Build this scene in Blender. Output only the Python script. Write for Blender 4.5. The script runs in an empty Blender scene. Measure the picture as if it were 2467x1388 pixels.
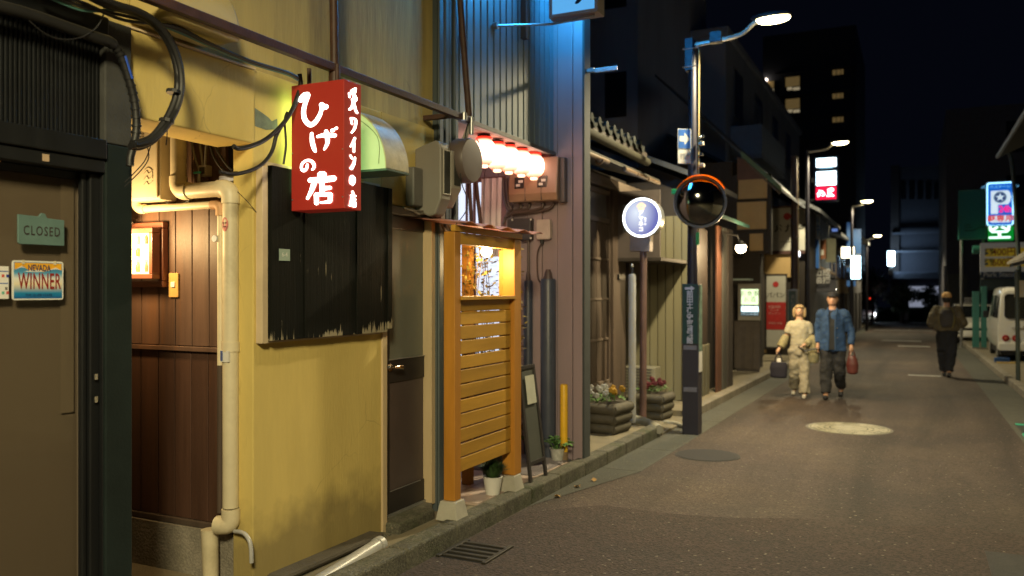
import bpy, bmesh, math, random
from math import sin, cos, tan, atan, pi, radians, sqrt
from mathutils import Vector, Matrix

random.seed(7)
SC = bpy.context.scene
COL = SC.collection

# ---------------------------------------------------------------- camera, sky, exposure
FPX, PCX, HOR, CZ, SLOPE = 2000.0, 1233.5, 700.0, 1.62, 0.0125
YAW = atan((2200 - PCX) / FPX)
cam = bpy.data.cameras.new('camera')
cam.sensor_width = 36.0
cam.lens = FPX / 2467 * 36.0
cam.shift_y = (HOR - 694) / 2467
cam.clip_start = 0.05
cam.clip_end = 600
cam.dof.use_dof = True
cam.dof.focus_distance = 4.6
cam.dof.aperture_fstop = 1.9
camo = bpy.data.objects.new('camera', cam)
COL.objects.link(camo)
camo.location = (0, 0, CZ)
camo.rotation_euler = (pi / 2, 0, YAW)
SC.camera = camo

W = bpy.data.worlds.new('World')
SC.world = W
W.use_nodes = True
nt = W.node_tree
bg = nt.nodes['Background']
bg.inputs['Color'].default_value = (0.20, 0.27, 0.60, 1)
bg.inputs['Strength'].default_value = 0.006
SC.view_settings.view_transform = 'Standard'
SC.view_settings.look = 'None'
SC.view_settings.gamma = 1
SC.view_settings.use_curve_mapping = False
SC.view_settings.exposure = 0.0
SC.cycles.use_denoising = True
SC.cycles.max_bounces = 8
SC.cycles.sample_clamp_indirect = 4.0
SC.cycles.caustics_reflective = False
SC.cycles.caustics_refractive = False

# ---------------------------------------------------------------- measuring the street
# X to the right across the street, Y along it, Z up; the lane falls gently away from the camera
def phi(px): return YAW - atan((px - PCX) / FPX)
def yat(px, X): return -X / tan(phi(px))
def fr(px, Y): return -Y * tan(phi(px))
def dep(X, Y): return -X * sin(YAW) + Y * cos(YAW)
def zat(py, X, Y): return CZ + (HOR - py) / FPX * dep(X, Y)
def A(px, py, X):
    y = yat(px, X); return Vector((X, y, zat(py, X, y)))
def B(px, py, Y):
    x = fr(px, Y); return Vector((x, Y, zat(py, x, Y)))
def G(y): return -SLOPE * y

# ---------------------------------------------------------------- mesh builder
class MB:
    def __init__(s): s.v, s.f, s.m = [], [], Matrix.Identity(4)
    def add(s, vs, fs):
        n = len(s.v); s.v += [s.m @ Vector(p) for p in vs]
        s.f += [tuple(i + n for i in f) for f in fs]; return s
    def hexa(s, p):
        return s.add(p, [(0, 3, 2, 1), (4, 5, 6, 7), (0, 1, 5, 4), (1, 2, 6, 5), (2, 3, 7, 6), (3, 0, 4, 7)])
    def box(s, x0, x1, y0, y1, z0, z1):
        return s.hexa([(x0, y0, z0), (x1, y0, z0), (x1, y1, z0), (x0, y1, z0), (x0, y0, z1), (x1, y0, z1), (x1, y1, z1), (x0, y1, z1)])
    def gbox(s, x0, x1, y0, y1, d0, d1):      # follows the fall of the lane
        a, b = G(y0), G(y1)
        return s.hexa([(x0, y0, a + d0), (x1, y0, a + d0), (x1, y1, b + d0), (x0, y1, b + d0), (x0, y0, a + d1), (x1, y0, a + d1), (x1, y1, b + d1), (x0, y1, b + d1)])
    def prism(s, pts, ax, a0, a1):
        n = len(pts)
        def P(p, a):
            return (a, p[0], p[1]) if ax == 'x' else (p[0], a, p[1]) if ax == 'y' else (p[0], p[1], a)
        return s.add([P(p, a0) for p in pts] + [P(p, a1) for p in pts],
                     [tuple(range(n))[::-1], tuple(range(n, 2 * n))] + [(i, (i + 1) % n, n + (i + 1) % n, n + i) for i in range(n)])
    def tube(s, pts, r, n=8, caps=True):
        pts = [Vector(p) for p in pts]; k = len(pts)
        rs = r if isinstance(r, (list, tuple)) else [r] * k
        vs, fs, up = [], [], None
        for i in range(k):
            t = (pts[min(i + 1, k - 1)] - pts[max(i - 1, 0)]).normalized()
            if up is None: up = Vector((0, 0, 1)) if abs(t.z) < .9 else Vector((1, 0, 0))
            u = t.cross(up).normalized(); w = u.cross(t).normalized(); up = w
            for j in range(n):
                a = 2 * pi * j / n; vs.append(pts[i] + (u * cos(a) + w * sin(a)) * rs[i])
        for i in range(k - 1):
            for j in range(n):
                fs.append((i * n + j, i * n + (j + 1) % n, (i + 1) * n + (j + 1) % n, (i + 1) * n + j))
        if caps: fs += [tuple(range(n))[::-1], tuple(range((k - 1) * n, k * n))]
        return s.add(vs, fs)
    def lathe(s, c, prof, n=20, ax='z', sc=(1, 1)):
        vs, fs = [], []; k = len(prof)
        for r, h in prof:
            for j in range(n):
                a = 2 * pi * j / n; p, q = r * cos(a) * sc[0], r * sin(a) * sc[1]
                o = (p, q, h) if ax == 'z' else (h, p, q) if ax == 'x' else (p, h, q)
                vs.append((c[0] + o[0], c[1] + o[1], c[2] + o[2]))
        for i in range(k - 1):
            for j in range(n):
                fs.append((i * n + j, i * n + (j + 1) % n, (i + 1) * n + (j + 1) % n, (i + 1) * n + j))
        fs += [tuple(range(n))[::-1], tuple(range((k - 1) * n, k * n))]
        return s.add(vs, fs)
    def ball(s, c, r, n=12, m=7):
        rr = r if isinstance(r, (tuple, list)) else (r, r, r)
        vs, fs = [], []
        for i in range(m + 1):
            t = pi * (i + .02) / (m + .04)
            for j in range(n):
                a = 2 * pi * j / n
                vs.append((c[0] + rr[0] * sin(t) * cos(a), c[1] + rr[1] * sin(t) * sin(a), c[2] - rr[2] * cos(t)))
        for i in range(m):
            for j in range(n): fs.append((i * n + j, i * n + (j + 1) % n, (i + 1) * n + (j + 1) % n, (i + 1) * n + j))
        fs += [tuple(range(n))[::-1], tuple(range(m * n, (m + 1) * n))]
        return s.add(vs, fs)
    def quad(s, *p): return s.add(p, [tuple(range(len(p)))])
    def rbox(s, x0, x1, y0, y1, z0, z1, r=.02, ax='y', n=4):   # box whose outline seen along ax has round corners
        d = {'y': (x0, x1, z0, z1, y0, y1), 'x': (y0, y1, z0, z1, x0, x1), 'z': (x0, x1, y0, y1, z0, z1)}[ax]
        return s.prism(rrect(d[0], d[1], d[2], d[3], r, n), ax, d[4], d[5])
    def build(s, name, mat, parent=None, smooth=False, bevel=0, label=None, subsurf=0):
        org = Vector((0, 0, 0)); p = parent
        while p is not None: org += p.location; p = p.parent
        me = bpy.data.meshes.new(name)
        me.from_pydata([tuple(v - org) for v in s.v], [], s.f); me.update()
        bm = bmesh.new(); bm.from_mesh(me); bmesh.ops.recalc_face_normals(bm, faces=bm.faces); bm.to_mesh(me); bm.free()
        if smooth: me.polygons.foreach_set('use_smooth', [True] * len(me.polygons))
        me.materials.append(mat)
        o = bpy.data.objects.new(name, me); COL.objects.link(o)
        if parent is not None: o.parent = parent
        if smooth and smooth != 'all':
            for e in me.edges: pass
            me.set_sharp_from_angle(angle=radians(45))
        if bevel:
            b = o.modifiers.new('edge', 'BEVEL'); b.width = bevel; b.segments = 2; b.limit_method = 'ANGLE'; b.angle_limit = radians(40)
        if subsurf:
            b = o.modifiers.new('sub', 'SUBSURF'); b.levels = b.render_levels = subsurf
        if label: o['label'] = label
        return o

def rrect(a0, a1, b0, b1, r, n=4):
    out = []
    for cx, cy, t in ((a1 - r, b1 - r, 0), (a0 + r, b1 - r, pi / 2), (a0 + r, b0 + r, pi), (a1 - r, b0 + r, 1.5 * pi)):
        for i in range(n + 1):
            a = t + pi / 2 * i / n; out.append((cx + r * cos(a), cy + r * sin(a)))
    return out

def smoothpath(pts, n=5):
    pts = [Vector(p) for p in pts]; out = []
    for i in range(len(pts) - 1):
        p0, p1, p2, p3 = pts[max(i - 1, 0)], pts[i], pts[i + 1], pts[min(i + 2, len(pts) - 1)]
        for k in range(n):
            t = k / n
            out.append(.5 * (2 * p1 + (p2 - p0) * t + (2 * p0 - 5 * p1 + 4 * p2 - p3) * t * t + (3 * p1 - p0 - 3 * p2 + p3) * t ** 3))
    out.append(pts[-1]); return out

def T(name, label, cat, loc, group=None):
    o = bpy.data.objects.new(name, None); COL.objects.link(o)
    o.location = loc; o.empty_display_size = .1
    o['label'] = label; o['category'] = cat
    if group: o['group'] = group
    return o
def tag(o, label, cat, group=None):
    o['label'] = label; o['category'] = cat
    if group: o['group'] = group
    return o
def struct(o, kind='structure'):
    o['kind'] = kind; return o
def clone(o, parent, d):
    c = o.copy(); COL.objects.link(c); c.parent = parent
    if parent is None: c.location = o.location + Vector(d)
    for ch in o.children: clone(ch, c, (0, 0, 0))
    return c
def share(o, d, parent=None):        # one more piece with the same mesh, moved by d
    c = o.copy(); COL.objects.link(c); c.location = o.location + Vector(d)
    return c

# ---------------------------------------------------------------- materials
MATS = {}
def M(name, col, rough=.7, metal=0., var=.18, scale=6., st=(1, 1, 1), bump=0., bscale=80., spec=.5, col2=None, bst=None, rnd=0., c2lo=.45, c2hi=.65, coat=0.):
    if name in MATS: return MATS[name]
    m = bpy.data.materials.new(name); m.use_nodes = True; N = m.node_tree.nodes; L = m.node_tree.links
    p = N['Principled BSDF']; p.inputs['Roughness'].default_value = rough; p.inputs['Metallic'].default_value = metal
    p.inputs['Specular IOR Level'].default_value = spec; p.inputs['Coat Weight'].default_value = coat
    tc = N.new('ShaderNodeTexCoord'); mp = N.new('ShaderNodeMapping'); mp.inputs['Scale'].default_value = st
    oi = N.new('ShaderNodeObjectInfo')
    L.new(tc.outputs['Object'], mp.inputs['Vector'])
    no = N.new('ShaderNodeTexNoise'); no.inputs['Scale'].default_value = scale; no.inputs['Detail'].default_value = 6; no.inputs['Roughness'].default_value = .65
    L.new(mp.outputs[0], no.inputs['Vector'])
    r = N.new('ShaderNodeValToRGB'); L.new(no.outputs['Fac'], r.inputs[0])
    r.color_ramp.elements[0].position = .3; r.color_ramp.elements[1].position = .7
    a = [c * (1 - var) for c in col]; b = [min(1, c * (1 + var)) for c in col]
    r.color_ramp.elements[0].color = (*a, 1); r.color_ramp.elements[1].color = (*b, 1)
    out = r.outputs[0]
    if col2 is not None:
        n2 = N.new('ShaderNodeTexNoise'); n2.inputs['Scale'].default_value = scale * .35; n2.inputs['Detail'].default_value = 8; n2.inputs['Roughness'].default_value = .7
        L.new(mp.outputs[0], n2.inputs['Vector'])
        mr = N.new('ShaderNodeMapRange'); mr.inputs[1].default_value = c2lo; mr.inputs[2].default_value = c2hi
        L.new(n2.outputs['Fac'], mr.inputs[0])
        mx = N.new('ShaderNodeMix'); mx.data_type = 'RGBA'; L.new(mr.outputs[0], mx.inputs[0]); L.new(out, mx.inputs[6]); mx.inputs[7].default_value = (*col2, 1)
        out = mx.outputs[2]
    if rnd:
        hs = N.new('ShaderNodeHueSaturation'); mr = N.new('ShaderNodeMapRange')
        mr.inputs[3].default_value = 1 - rnd; mr.inputs[4].default_value = 1 + rnd
        L.new(oi.outputs['Random'], mr.inputs[0]); L.new(mr.outputs[0], hs.inputs['Value']); L.new(out, hs.inputs['Color']); out = hs.outputs[0]
    L.new(out, p.inputs['Base Color'])
    rr = N.new('ShaderNodeMapRange'); rr.inputs[3].default_value = max(0, rough - .1); rr.inputs[4].default_value = min(1, rough + .12)
    L.new(no.outputs['Fac'], rr.inputs[0]); L.new(rr.outputs[0], p.inputs['Roughness'])
    if bump:
        n3 = N.new('ShaderNodeTexNoise'); n3.inputs['Scale'].default_value = bscale; n3.inputs['Detail'].default_value = 5
        if bst:
            m2 = N.new('ShaderNodeMapping'); m2.inputs['Scale'].default_value = bst; L.new(tc.outputs['Object'], m2.inputs['Vector']); L.new(m2.outputs[0], n3.inputs['Vector'])
        else: L.new(mp.outputs[0], n3.inputs['Vector'])
        bp = N.new('ShaderNodeBump'); bp.inputs['Strength'].default_value = bump; bp.inputs['Distance'].default_value = .02
        L.new(n3.outputs['Fac'], bp.inputs['Height']); L.new(bp.outputs[0], p.inputs['Normal'])
    MATS[name] = m; return m
def wear(m, crack, amt, zlo=None):      # hairline cracks, and grime near the foot
    N = m.node_tree.nodes; L = m.node_tree.links; p = N['Principled BSDF']; src = p.inputs['Base Color'].links[0].from_socket; tc = N['Texture Coordinate']
    n0 = N.new('ShaderNodeTexNoise'); n0.inputs['Scale'].default_value = 2.2; n0.inputs['Detail'].default_value = 4; L.new(tc.outputs['Object'], n0.inputs['Vector'])
    wv = N.new('ShaderNodeVectorMath'); wv.operation = 'MULTIPLY_ADD'; wv.inputs[1].default_value = (.35, .35, .35); L.new(n0.outputs['Color'], wv.inputs[0]); L.new(tc.outputs['Object'], wv.inputs[2])
    v = N.new('ShaderNodeTexVoronoi'); v.feature = 'DISTANCE_TO_EDGE'; v.inputs['Scale'].default_value = crack; L.new(wv.outputs[0], v.inputs['Vector'])
    lt = N.new('ShaderNodeMapRange'); lt.inputs[1].default_value = .0; lt.inputs[2].default_value = .006; lt.inputs[3].default_value = .5; lt.inputs[4].default_value = 0; L.new(v.outputs['Distance'], lt.inputs[0])
    gm = N.new('ShaderNodeMapRange'); gm.inputs[1].default_value = .52; gm.inputs[2].default_value = .6; L.new(n0.outputs['Fac'], gm.inputs[0])
    mu = N.new('ShaderNodeMath'); mu.operation = 'MULTIPLY'; L.new(lt.outputs[0], mu.inputs[0]); L.new(gm.outputs[0], mu.inputs[1])
    fac = mu.outputs[0]
    if zlo is not None:
        sp = N.new('ShaderNodeSeparateXYZ'); L.new(tc.outputs['Object'], sp.inputs[0]); n1 = N.new('ShaderNodeTexNoise'); n1.inputs['Scale'].default_value = 5; n1.inputs['Detail'].default_value = 8; L.new(tc.outputs['Object'], n1.inputs['Vector'])
        ad = N.new('ShaderNodeMath'); ad.operation = 'MULTIPLY_ADD'; ad.inputs[1].default_value = -.5; L.new(n1.outputs['Fac'], ad.inputs[0]); L.new(sp.outputs[2], ad.inputs[2])
        mr = N.new('ShaderNodeMapRange'); mr.inputs[1].default_value = zlo - .25; mr.inputs[2].default_value = zlo; mr.inputs[3].default_value = .95; mr.inputs[4].default_value = 0; L.new(ad.outputs[0], mr.inputs[0])
        mx2 = N.new('ShaderNodeMath'); mx2.operation = 'MAXIMUM'; L.new(fac, mx2.inputs[0]); L.new(mr.outputs[0], mx2.inputs[1]); fac = mx2.outputs[0]
    sc = N.new('ShaderNodeMath'); sc.operation = 'MULTIPLY'; sc.inputs[1].default_value = amt; L.new(fac, sc.inputs[0])
    mx = N.new('ShaderNodeMix'); mx.data_type = 'RGBA'; L.new(sc.outputs[0], mx.inputs[0]); L.new(src, mx.inputs[6]); mx.inputs[7].default_value = (.06, .048, .03, 1); L.new(mx.outputs[2], p.inputs['Base Color'])
def EM(name, col, s, base=None):
    if name in MATS: return MATS[name]
    m = bpy.data.materials.new(name); m.use_nodes = True; p = m.node_tree.nodes['Principled BSDF']
    p.inputs['Base Color'].default_value = (*(base or [c * .6 for c in col]), 1); p.inputs['Roughness'].default_value = .4
    p.inputs['Emission Color'].default_value = (*col, 1); p.inputs['Emission Strength'].default_value = s
    MATS[name] = m; return m
def GLASS(name, tint=(.8, .85, .85), rough=.03, refl=1.0):
    m = bpy.data.materials.new(name); m.use_nodes = True; N = m.node_tree.nodes; L = m.node_tree.links
    N.remove(N['Principled BSDF']); t = N.new('ShaderNodeBsdfTransparent'); t.inputs[0].default_value = (*tint, 1)
    g = N.new('ShaderNodeBsdfGlossy'); g.inputs['Roughness'].default_value = rough
    f = N.new('ShaderNodeFresnel'); f.inputs[0].default_value = 1.5; x = N.new('ShaderNodeMixShader')
    ge = N.new('ShaderNodeNewGeometry'); iv = N.new('ShaderNodeMath'); iv.operation = 'SUBTRACT'; iv.inputs[0].default_value = 1; L.new(ge.outputs['Backfacing'], iv.inputs[1])
    ml = N.new('ShaderNodeMath'); ml.operation = 'MULTIPLY'; L.new(f.outputs[0], ml.inputs[0]); L.new(iv.outputs[0], ml.inputs[1])
    L.new(ml.outputs[0], x.inputs[0]); L.new(t.outputs[0], x.inputs[1]); L.new(g.outputs[0], x.inputs[2]); L.new(x.outputs[0], N['Material Output'].inputs[0])
    return m

CREAM = (.60, .465, .150)
plaster = M('cream_plaster', CREAM, .85, var=.10, scale=3.5, st=(1, 1, .22), bump=.14, bscale=60, col2=(.51, .385, .118), c2lo=.48, c2hi=.75)
plaster_st = M('streaked_plaster', (.50, .39, .145), .85, var=.15, scale=3.2, st=(1, 1, .12), bump=.15, bscale=60, col2=(.17, .125, .065), c2lo=.49, c2hi=.68)
wear(plaster, 1.3, .6, .20); wear(plaster_st, 1.1, .5)
pale_trim = M('pale_trim', (.58, .46, .30), .7, var=.1, scale=5, bump=.1)
black_metal = M('black_metal', (.005, .006, .0075), .45, var=.3, spec=.4)
black_wood = M('dark_frame', (.006, .007, .0085), .5, var=.25, scale=5, st=(1, 1, .2))
dark_green = M('dark_green_paint', (.009, .016, .0155), .7, spec=.25, var=.25, scale=4, bump=.08)
slate = M('slate_metal', (.085, .105, .115), .55, metal=.2, var=.12, scale=4, st=(1, 1, .15))
siding = M('blue_grey_siding', (.135, .185, .215), .5, var=.08, scale=3, st=(1, 1, .2), rnd=.05)
siding_lo = M('mauve_siding', (.32, .245, .27), .5, var=.08, scale=3, st=(1, 1, .2), rnd=.04)
rustbrown = M('rust_brown_paint', (.060, .027, .018), .55, var=.35, scale=14, bump=.1)
brownwood = M('brown_wood_board', (.108, .061, .042), .5, var=.35, scale=9, st=(1, 1, .06), bump=.12, bscale=60, bst=(6, 6, .3), rnd=.15, col2=(.2, .085, .03), c2lo=.55, c2hi=.8)
oldwood = M('old_brown_wood', (.065, .044, .032), .7, var=.35, scale=9, st=(1, 1, .08), bump=.15, bscale=60, bst=(6, 6, .3), rnd=.12)
darkwood = M('dark_old_wood', (.026, .020, .017), .7, var=.3, scale=9, st=(1, 1, .1), bump=.12, rnd=.1)
cedar = M('orange_cedar', (.50, .27, .032), .5, var=.22, scale=7, st=(1, .12, 1), bump=.08, bscale=50, bst=(6, .4, 6), rnd=.17, col2=(.30, .13, .02), c2lo=.58, c2hi=.72)
cedar_v = M('orange_cedar_post', (.46, .20, .025), .5, var=.22, scale=7, st=(1, 1, .12), bump=.08, bscale=50, bst=(6, 6, .4), rnd=.05)
pvc = M('cream_pvc', (.60, .53, .37), .45, var=.1, scale=5, bump=.05, bscale=20, col2=(.34, .29, .18), c2lo=.52, c2hi=.78)
pvc_w = M('grey_pvc', (.40, .40, .40), .35, var=.12, scale=6)
concrete = M('concrete', (.21, .19, .155), .9, var=.25, scale=5, bump=.35, bscale=70, col2=(.12, .115, .08), c2lo=.5, c2hi=.7)
mossy = M('mossy_concrete', (.10, .095, .072), .9, var=.35, scale=6, bump=.5, bscale=90, col2=(.045, .055, .025), c2lo=.5, c2hi=.65, rnd=.1)
gutterc = M('gutter_concrete', (.066, .067, .056), .85, var=.2, scale=5, bump=.2, bscale=150, rnd=.05)
rubber = M('black_cable', (.012, .012, .013), .5, var=.1)
teal_wire = M('teal_wire', (.08, .22, .19), .5, var=.1)
grey_box = M('taupe_plastic', (.22, .20, .175), .5, var=.06, scale=3)
grey_lt = M('light_taupe_plastic', (.36, .33, .28), .5, var=.06, scale=3)
white_paint = M('white_paint', (.72, .71, .68), .5, var=.06)
white_car = M('white_car_paint', (.74, .73, .68), .3, var=.03, coat=.6)
steel = M('galvanised_steel', (.42, .43, .44), .35, metal=.8, var=.15, scale=12)
chrome = M('chrome', (.75, .75, .74), .12, metal=1., var=.03)
darkglass = M('dark_window', (.02, .022, .026), .08, var=.05, spec=.6)
wall_dark = M('grey_concrete_wall', (.27, .30, .38), .85, var=.18, scale=.8, st=(1, 1, .3), bump=.1)
wall_brown = M('ochre_plaster', (.50, .35, .16), .85, var=.1, scale=2, bump=.08)
tile_m = M('roof_tile', (.026, .028, .026), .9, spec=.15, var=.25, scale=8, rnd=.25)
green_leaf = M('green_leaf', (.07, .14, .035), .55, var=.35, scale=20, rnd=.2)
dark_leaf = M('dark_leaf', (.03, .06, .025), .6, var=.4, scale=15)
# ---------------------------------------------------------------- lettering
def text(s, size, o, right, up, mat, parent, depth=.003, bold=0., space=1., line=1., name='lettering', sx=1., align='CENTER', label=None, split=False):
    if not split: return text1(s, size, o, right, up, mat, parent, depth, bold, space, line, name, sx, align, label)
    U = Vector(up).normalized(); L_ = s.split('\n')
    for i, ln in enumerate(L_):
        ob = text1(ln, size, Vector(o) + U * size * line * ((len(L_) - 1) / 2 - i), right, up, mat, parent, depth, bold, space, line, 'letter', sx, align)
        if len(ln) == 1: continue
        me = ob.data; R = Vector(right).normalized(); par = list(range(len(me.vertices)))
        def find(a):
            while par[a] != a: a = par[a] = par[par[a]]
            return a
        for p in me.polygons:
            for v in p.vertices[1:]: par[find(v)] = find(p.vertices[0])
        isl = {}
        for v in me.vertices: isl.setdefault(find(v.index), []).append(v.co @ R)
        rg = sorted((min(x), max(x), r) for r, x in isl.items()); grp = []
        for a, b, r in rg:
            if grp and a < grp[-1][1] - .15 * (b - a): grp[-1][1] = max(b, grp[-1][1]); grp[-1][2].append(r)
            else: grp.append([a, b, [r]])
        for g in grp:
            rs = set(g[2]); mb = MB(); fs = [tuple(p.vertices) for p in me.polygons if find(p.vertices[0]) in rs]
            used = sorted({v for f in fs for v in f}); ix = {v: k for k, v in enumerate(used)}; org = Vector((0, 0, 0)); p = parent
            while p is not None: org += p.location; p = p.parent
            mb.add([me.vertices[v].co + org for v in used], [tuple(ix[v] for v in f) for f in fs]); mb.build('letter', mat, parent)
        bpy.data.objects.remove(ob)
def text1(s, size, o, right, up, mat, parent, depth=.003, bold=0., space=1., line=1., name='lettering', sx=1., align='CENTER', label=None):
    cu = bpy.data.curves.new('lettering_source', 'FONT'); cu.body = s; cu.size = size; cu.align_x = align; cu.align_y = 'CENTER'
    cu.offset = bold; cu.space_character = space; cu.space_line = line; cu.resolution_u = 3
    t = bpy.data.objects.new('lettering_source', cu); COL.objects.link(t)
    dg = bpy.context.evaluated_depsgraph_get(); me = bpy.data.meshes.new_from_object(t.evaluated_get(dg))
    R, U = Vector(right).normalized(), Vector(up).normalized(); Nn = R.cross(U); o = Vector(o)
    mb = MB(); n = len(me.vertices)
    vs = [o + R * v.co.x * sx + U * v.co.y + Nn * depth for v in me.vertices]
    mb.add(vs, [tuple(p.vertices) for p in me.polygons])
    bpy.data.objects.remove(t); bpy.data.curves.remove(cu); bpy.data.meshes.remove(me)
    return mb.build(name, mat, parent, label=label)
def ribbon(mb, pts, ws, mp, k, n=5):       # a brush stroke with round ends
    P = smoothpath([Vector((p[0], p[1], w)) for p, w in zip(pts, ws)], n)
    L, R = [], []
    for i, p in enumerate(P):
        t = (P[min(i + 1, len(P) - 1)] - P[max(i - 1, 0)]); t = Vector((t.x, t.y)).normalized(); nn = Vector((-t.y, t.x)) * p.z / 2
        L.append((p.x + nn.x, p.y + nn.y)); R.append((p.x - nn.x, p.y - nn.y))
    for i in range(len(P) - 1):
        mb.add([mp(*L[i], k), mp(*L[i + 1], k), mp(*R[i + 1], k), mp(*R[i], k)], [(0, 1, 2, 3)])
    for e in (0, -1):
        p = P[e]; c = [(p.x + p.z / 2 * cos(a * pi / 6), p.y + p.z / 2 * sin(a * pi / 6)) for a in range(12)]
        mb.add([mp(*q, k + 1 + e) for q in c], [tuple(range(12))])

# ---------------------------------------------------------------- ground
asphalt = M('asphalt', (.052, .037, .031), .8, var=.3, scale=1.1, bump=.7, bscale=55, col2=(.085, .062, .045), c2lo=.45, c2hi=.7)
def speckle(m, scale, amt):
    N = m.node_tree.nodes; L = m.node_tree.links; p = N['Principled BSDF']; src = p.inputs['Base Color'].links[0].from_socket
    tc = N['Texture Coordinate']; v = N.new('ShaderNodeTexVoronoi'); v.inputs['Scale'].default_value = scale; L.new(tc.outputs['Object'], v.inputs['Vector'])
    sp = N.new('ShaderNodeSeparateColor'); L.new(v.outputs['Color'], sp.inputs[0]); mr = N.new('ShaderNodeMapRange')
    mr.inputs[3].default_value = 1 - amt; mr.inputs[4].default_value = 1 + amt; L.new(sp.outputs[0], mr.inputs[0])
    hs = N.new('ShaderNodeHueSaturation'); L.new(src, hs.inputs['Color']); L.new(mr.outputs[0], hs.inputs['Value'])
    gt = N.new('ShaderNodeMath'); gt.operation = 'GREATER_THAN'; gt.inputs[1].default_value = .994; L.new(sp.outputs[1], gt.inputs[0])
    mx = N.new('ShaderNodeMix'); mx.data_type = 'RGBA'; L.new(gt.outputs[0], mx.inputs[0]); L.new(hs.outputs[0], mx.inputs[6]); mx.inputs[7].default_value = (.2, .175, .13, 1)
    L.new(mx.outputs[2], p.inputs['Base Color'])
wear(asphalt, .55, .3)
N = asphalt.node_tree.nodes; L = asphalt.node_tree.links; p = N['Principled BSDF']; src = p.inputs['Base Color'].links[0].from_socket
bm_ = N.new('ShaderNodeMapping'); bm_.inputs['Scale'].default_value = (1.1, .09, 1); L.new(N['Texture Coordinate'].outputs['Object'], bm_.inputs[0])
bn = N.new('ShaderNodeTexNoise'); bn.inputs['Scale'].default_value = 1.0; bn.inputs['Detail'].default_value = 5; bn.inputs['Distortion'].default_value = .6; L.new(bm_.outputs[0], bn.inputs['Vector'])
br = N.new('ShaderNodeMapRange'); br.inputs[1].default_value = .35; br.inputs[2].default_value = .65; br.inputs[3].default_value = .55; br.inputs[4].default_value = 1.4; L.new(bn.outputs['Fac'], br.inputs[0])
bh = N.new('ShaderNodeHueSaturation'); L.new(src, bh.inputs['Color']); L.new(br.outputs[0], bh.inputs['Value']); L.new(bh.outputs[0], p.inputs['Base Color'])
speckle(asphalt, 70, .45)
speckle(mossy, 90, .35); speckle(gutterc, 110, .2); speckle(concrete, 100, .15)
mb = MB()
mb.quad((-70, -30, G(-30) - .03), (70, -30, G(-30) - .03), (70, 160, G(160) - .03), (-70, 160, G(160) - .03)); struct(mb.build('ground', concrete))
mb = MB(); ys = [-15 + i * 2.5 for i in range(36)]
for a, b in zip(ys, ys[1:]): mb.quad((-2.72, a, G(a)), (1.69, a, G(a)), (1.69, b, G(b)), (-2.72, b, G(b)))
mb.quad((-30, 75, G(75)), (30, 75, G(75)), (30, 88, G(88)), (-30, 88, G(88)))
struct(mb.build('road', asphalt))
# gutters of precast slabs: each slab is a piece
def slabs(name, x0, x1, y0, y1, step, d0, d1, mat, near=40):
    e = None; y = y0; root = None
    root = struct(T(name, '', '', (0, 0, 0))); del root['label']; del root['category']
    while y < y1:
        L_ = step if y < near else 6 * step
        MB().gbox(x0, x1, y, min(y1, y + L_) - .008, d0, d1).build('slab', mat, root, bevel=.004 if d1 < .05 else .015)
        y += L_
    return root
slabs('gutter', -2.715, -2.32, 7.6, 74, 1.2, -.02, .004, gutterc)
slabs('gutter', 1.15, 1.685, -4, 74, 1.2, -.02, .004, gutterc)
MB().add([(-2.716, 5.9, G(5.9) + .004), (-2.32, 7.59, G(7.59) + .004), (-2.716, 7.59, G(7.59) + .004)], [(0, 1, 2)]).build('slab', gutterc, [o for o in bpy.data.objects if o.name == 'gutter'][0])
slabs('kerb', -2.87, -2.72, 1.2, 9.75, .6, -.05, .125, mossy)
slabs('kerb', -2.87, -2.72, 11.3, 74, .6, -.05, .12, concrete)
slabs('kerb', 1.69, 1.84, -4, 74, .6, -.05, .12, concrete)
mb = MB(); mb.gbox(-4.2, -2.872, -6, 9.75, -.05, .10); mb.gbox(-9, -2.715, 9.75, 11.3, -.05, .03); mb.gbox(-9, -2.872, 11.3, 74, -.05, .105)
struct(mb.build('pavement', M('pavement', (.19, .165, .115), .9, var=.25, scale=3, bump=.3, bscale=90)))
mb = MB(); mb.gbox(1.842, 9, -6, 74, -.05, .105); struct(mb.build('pavement', MATS['pavement']))

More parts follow.
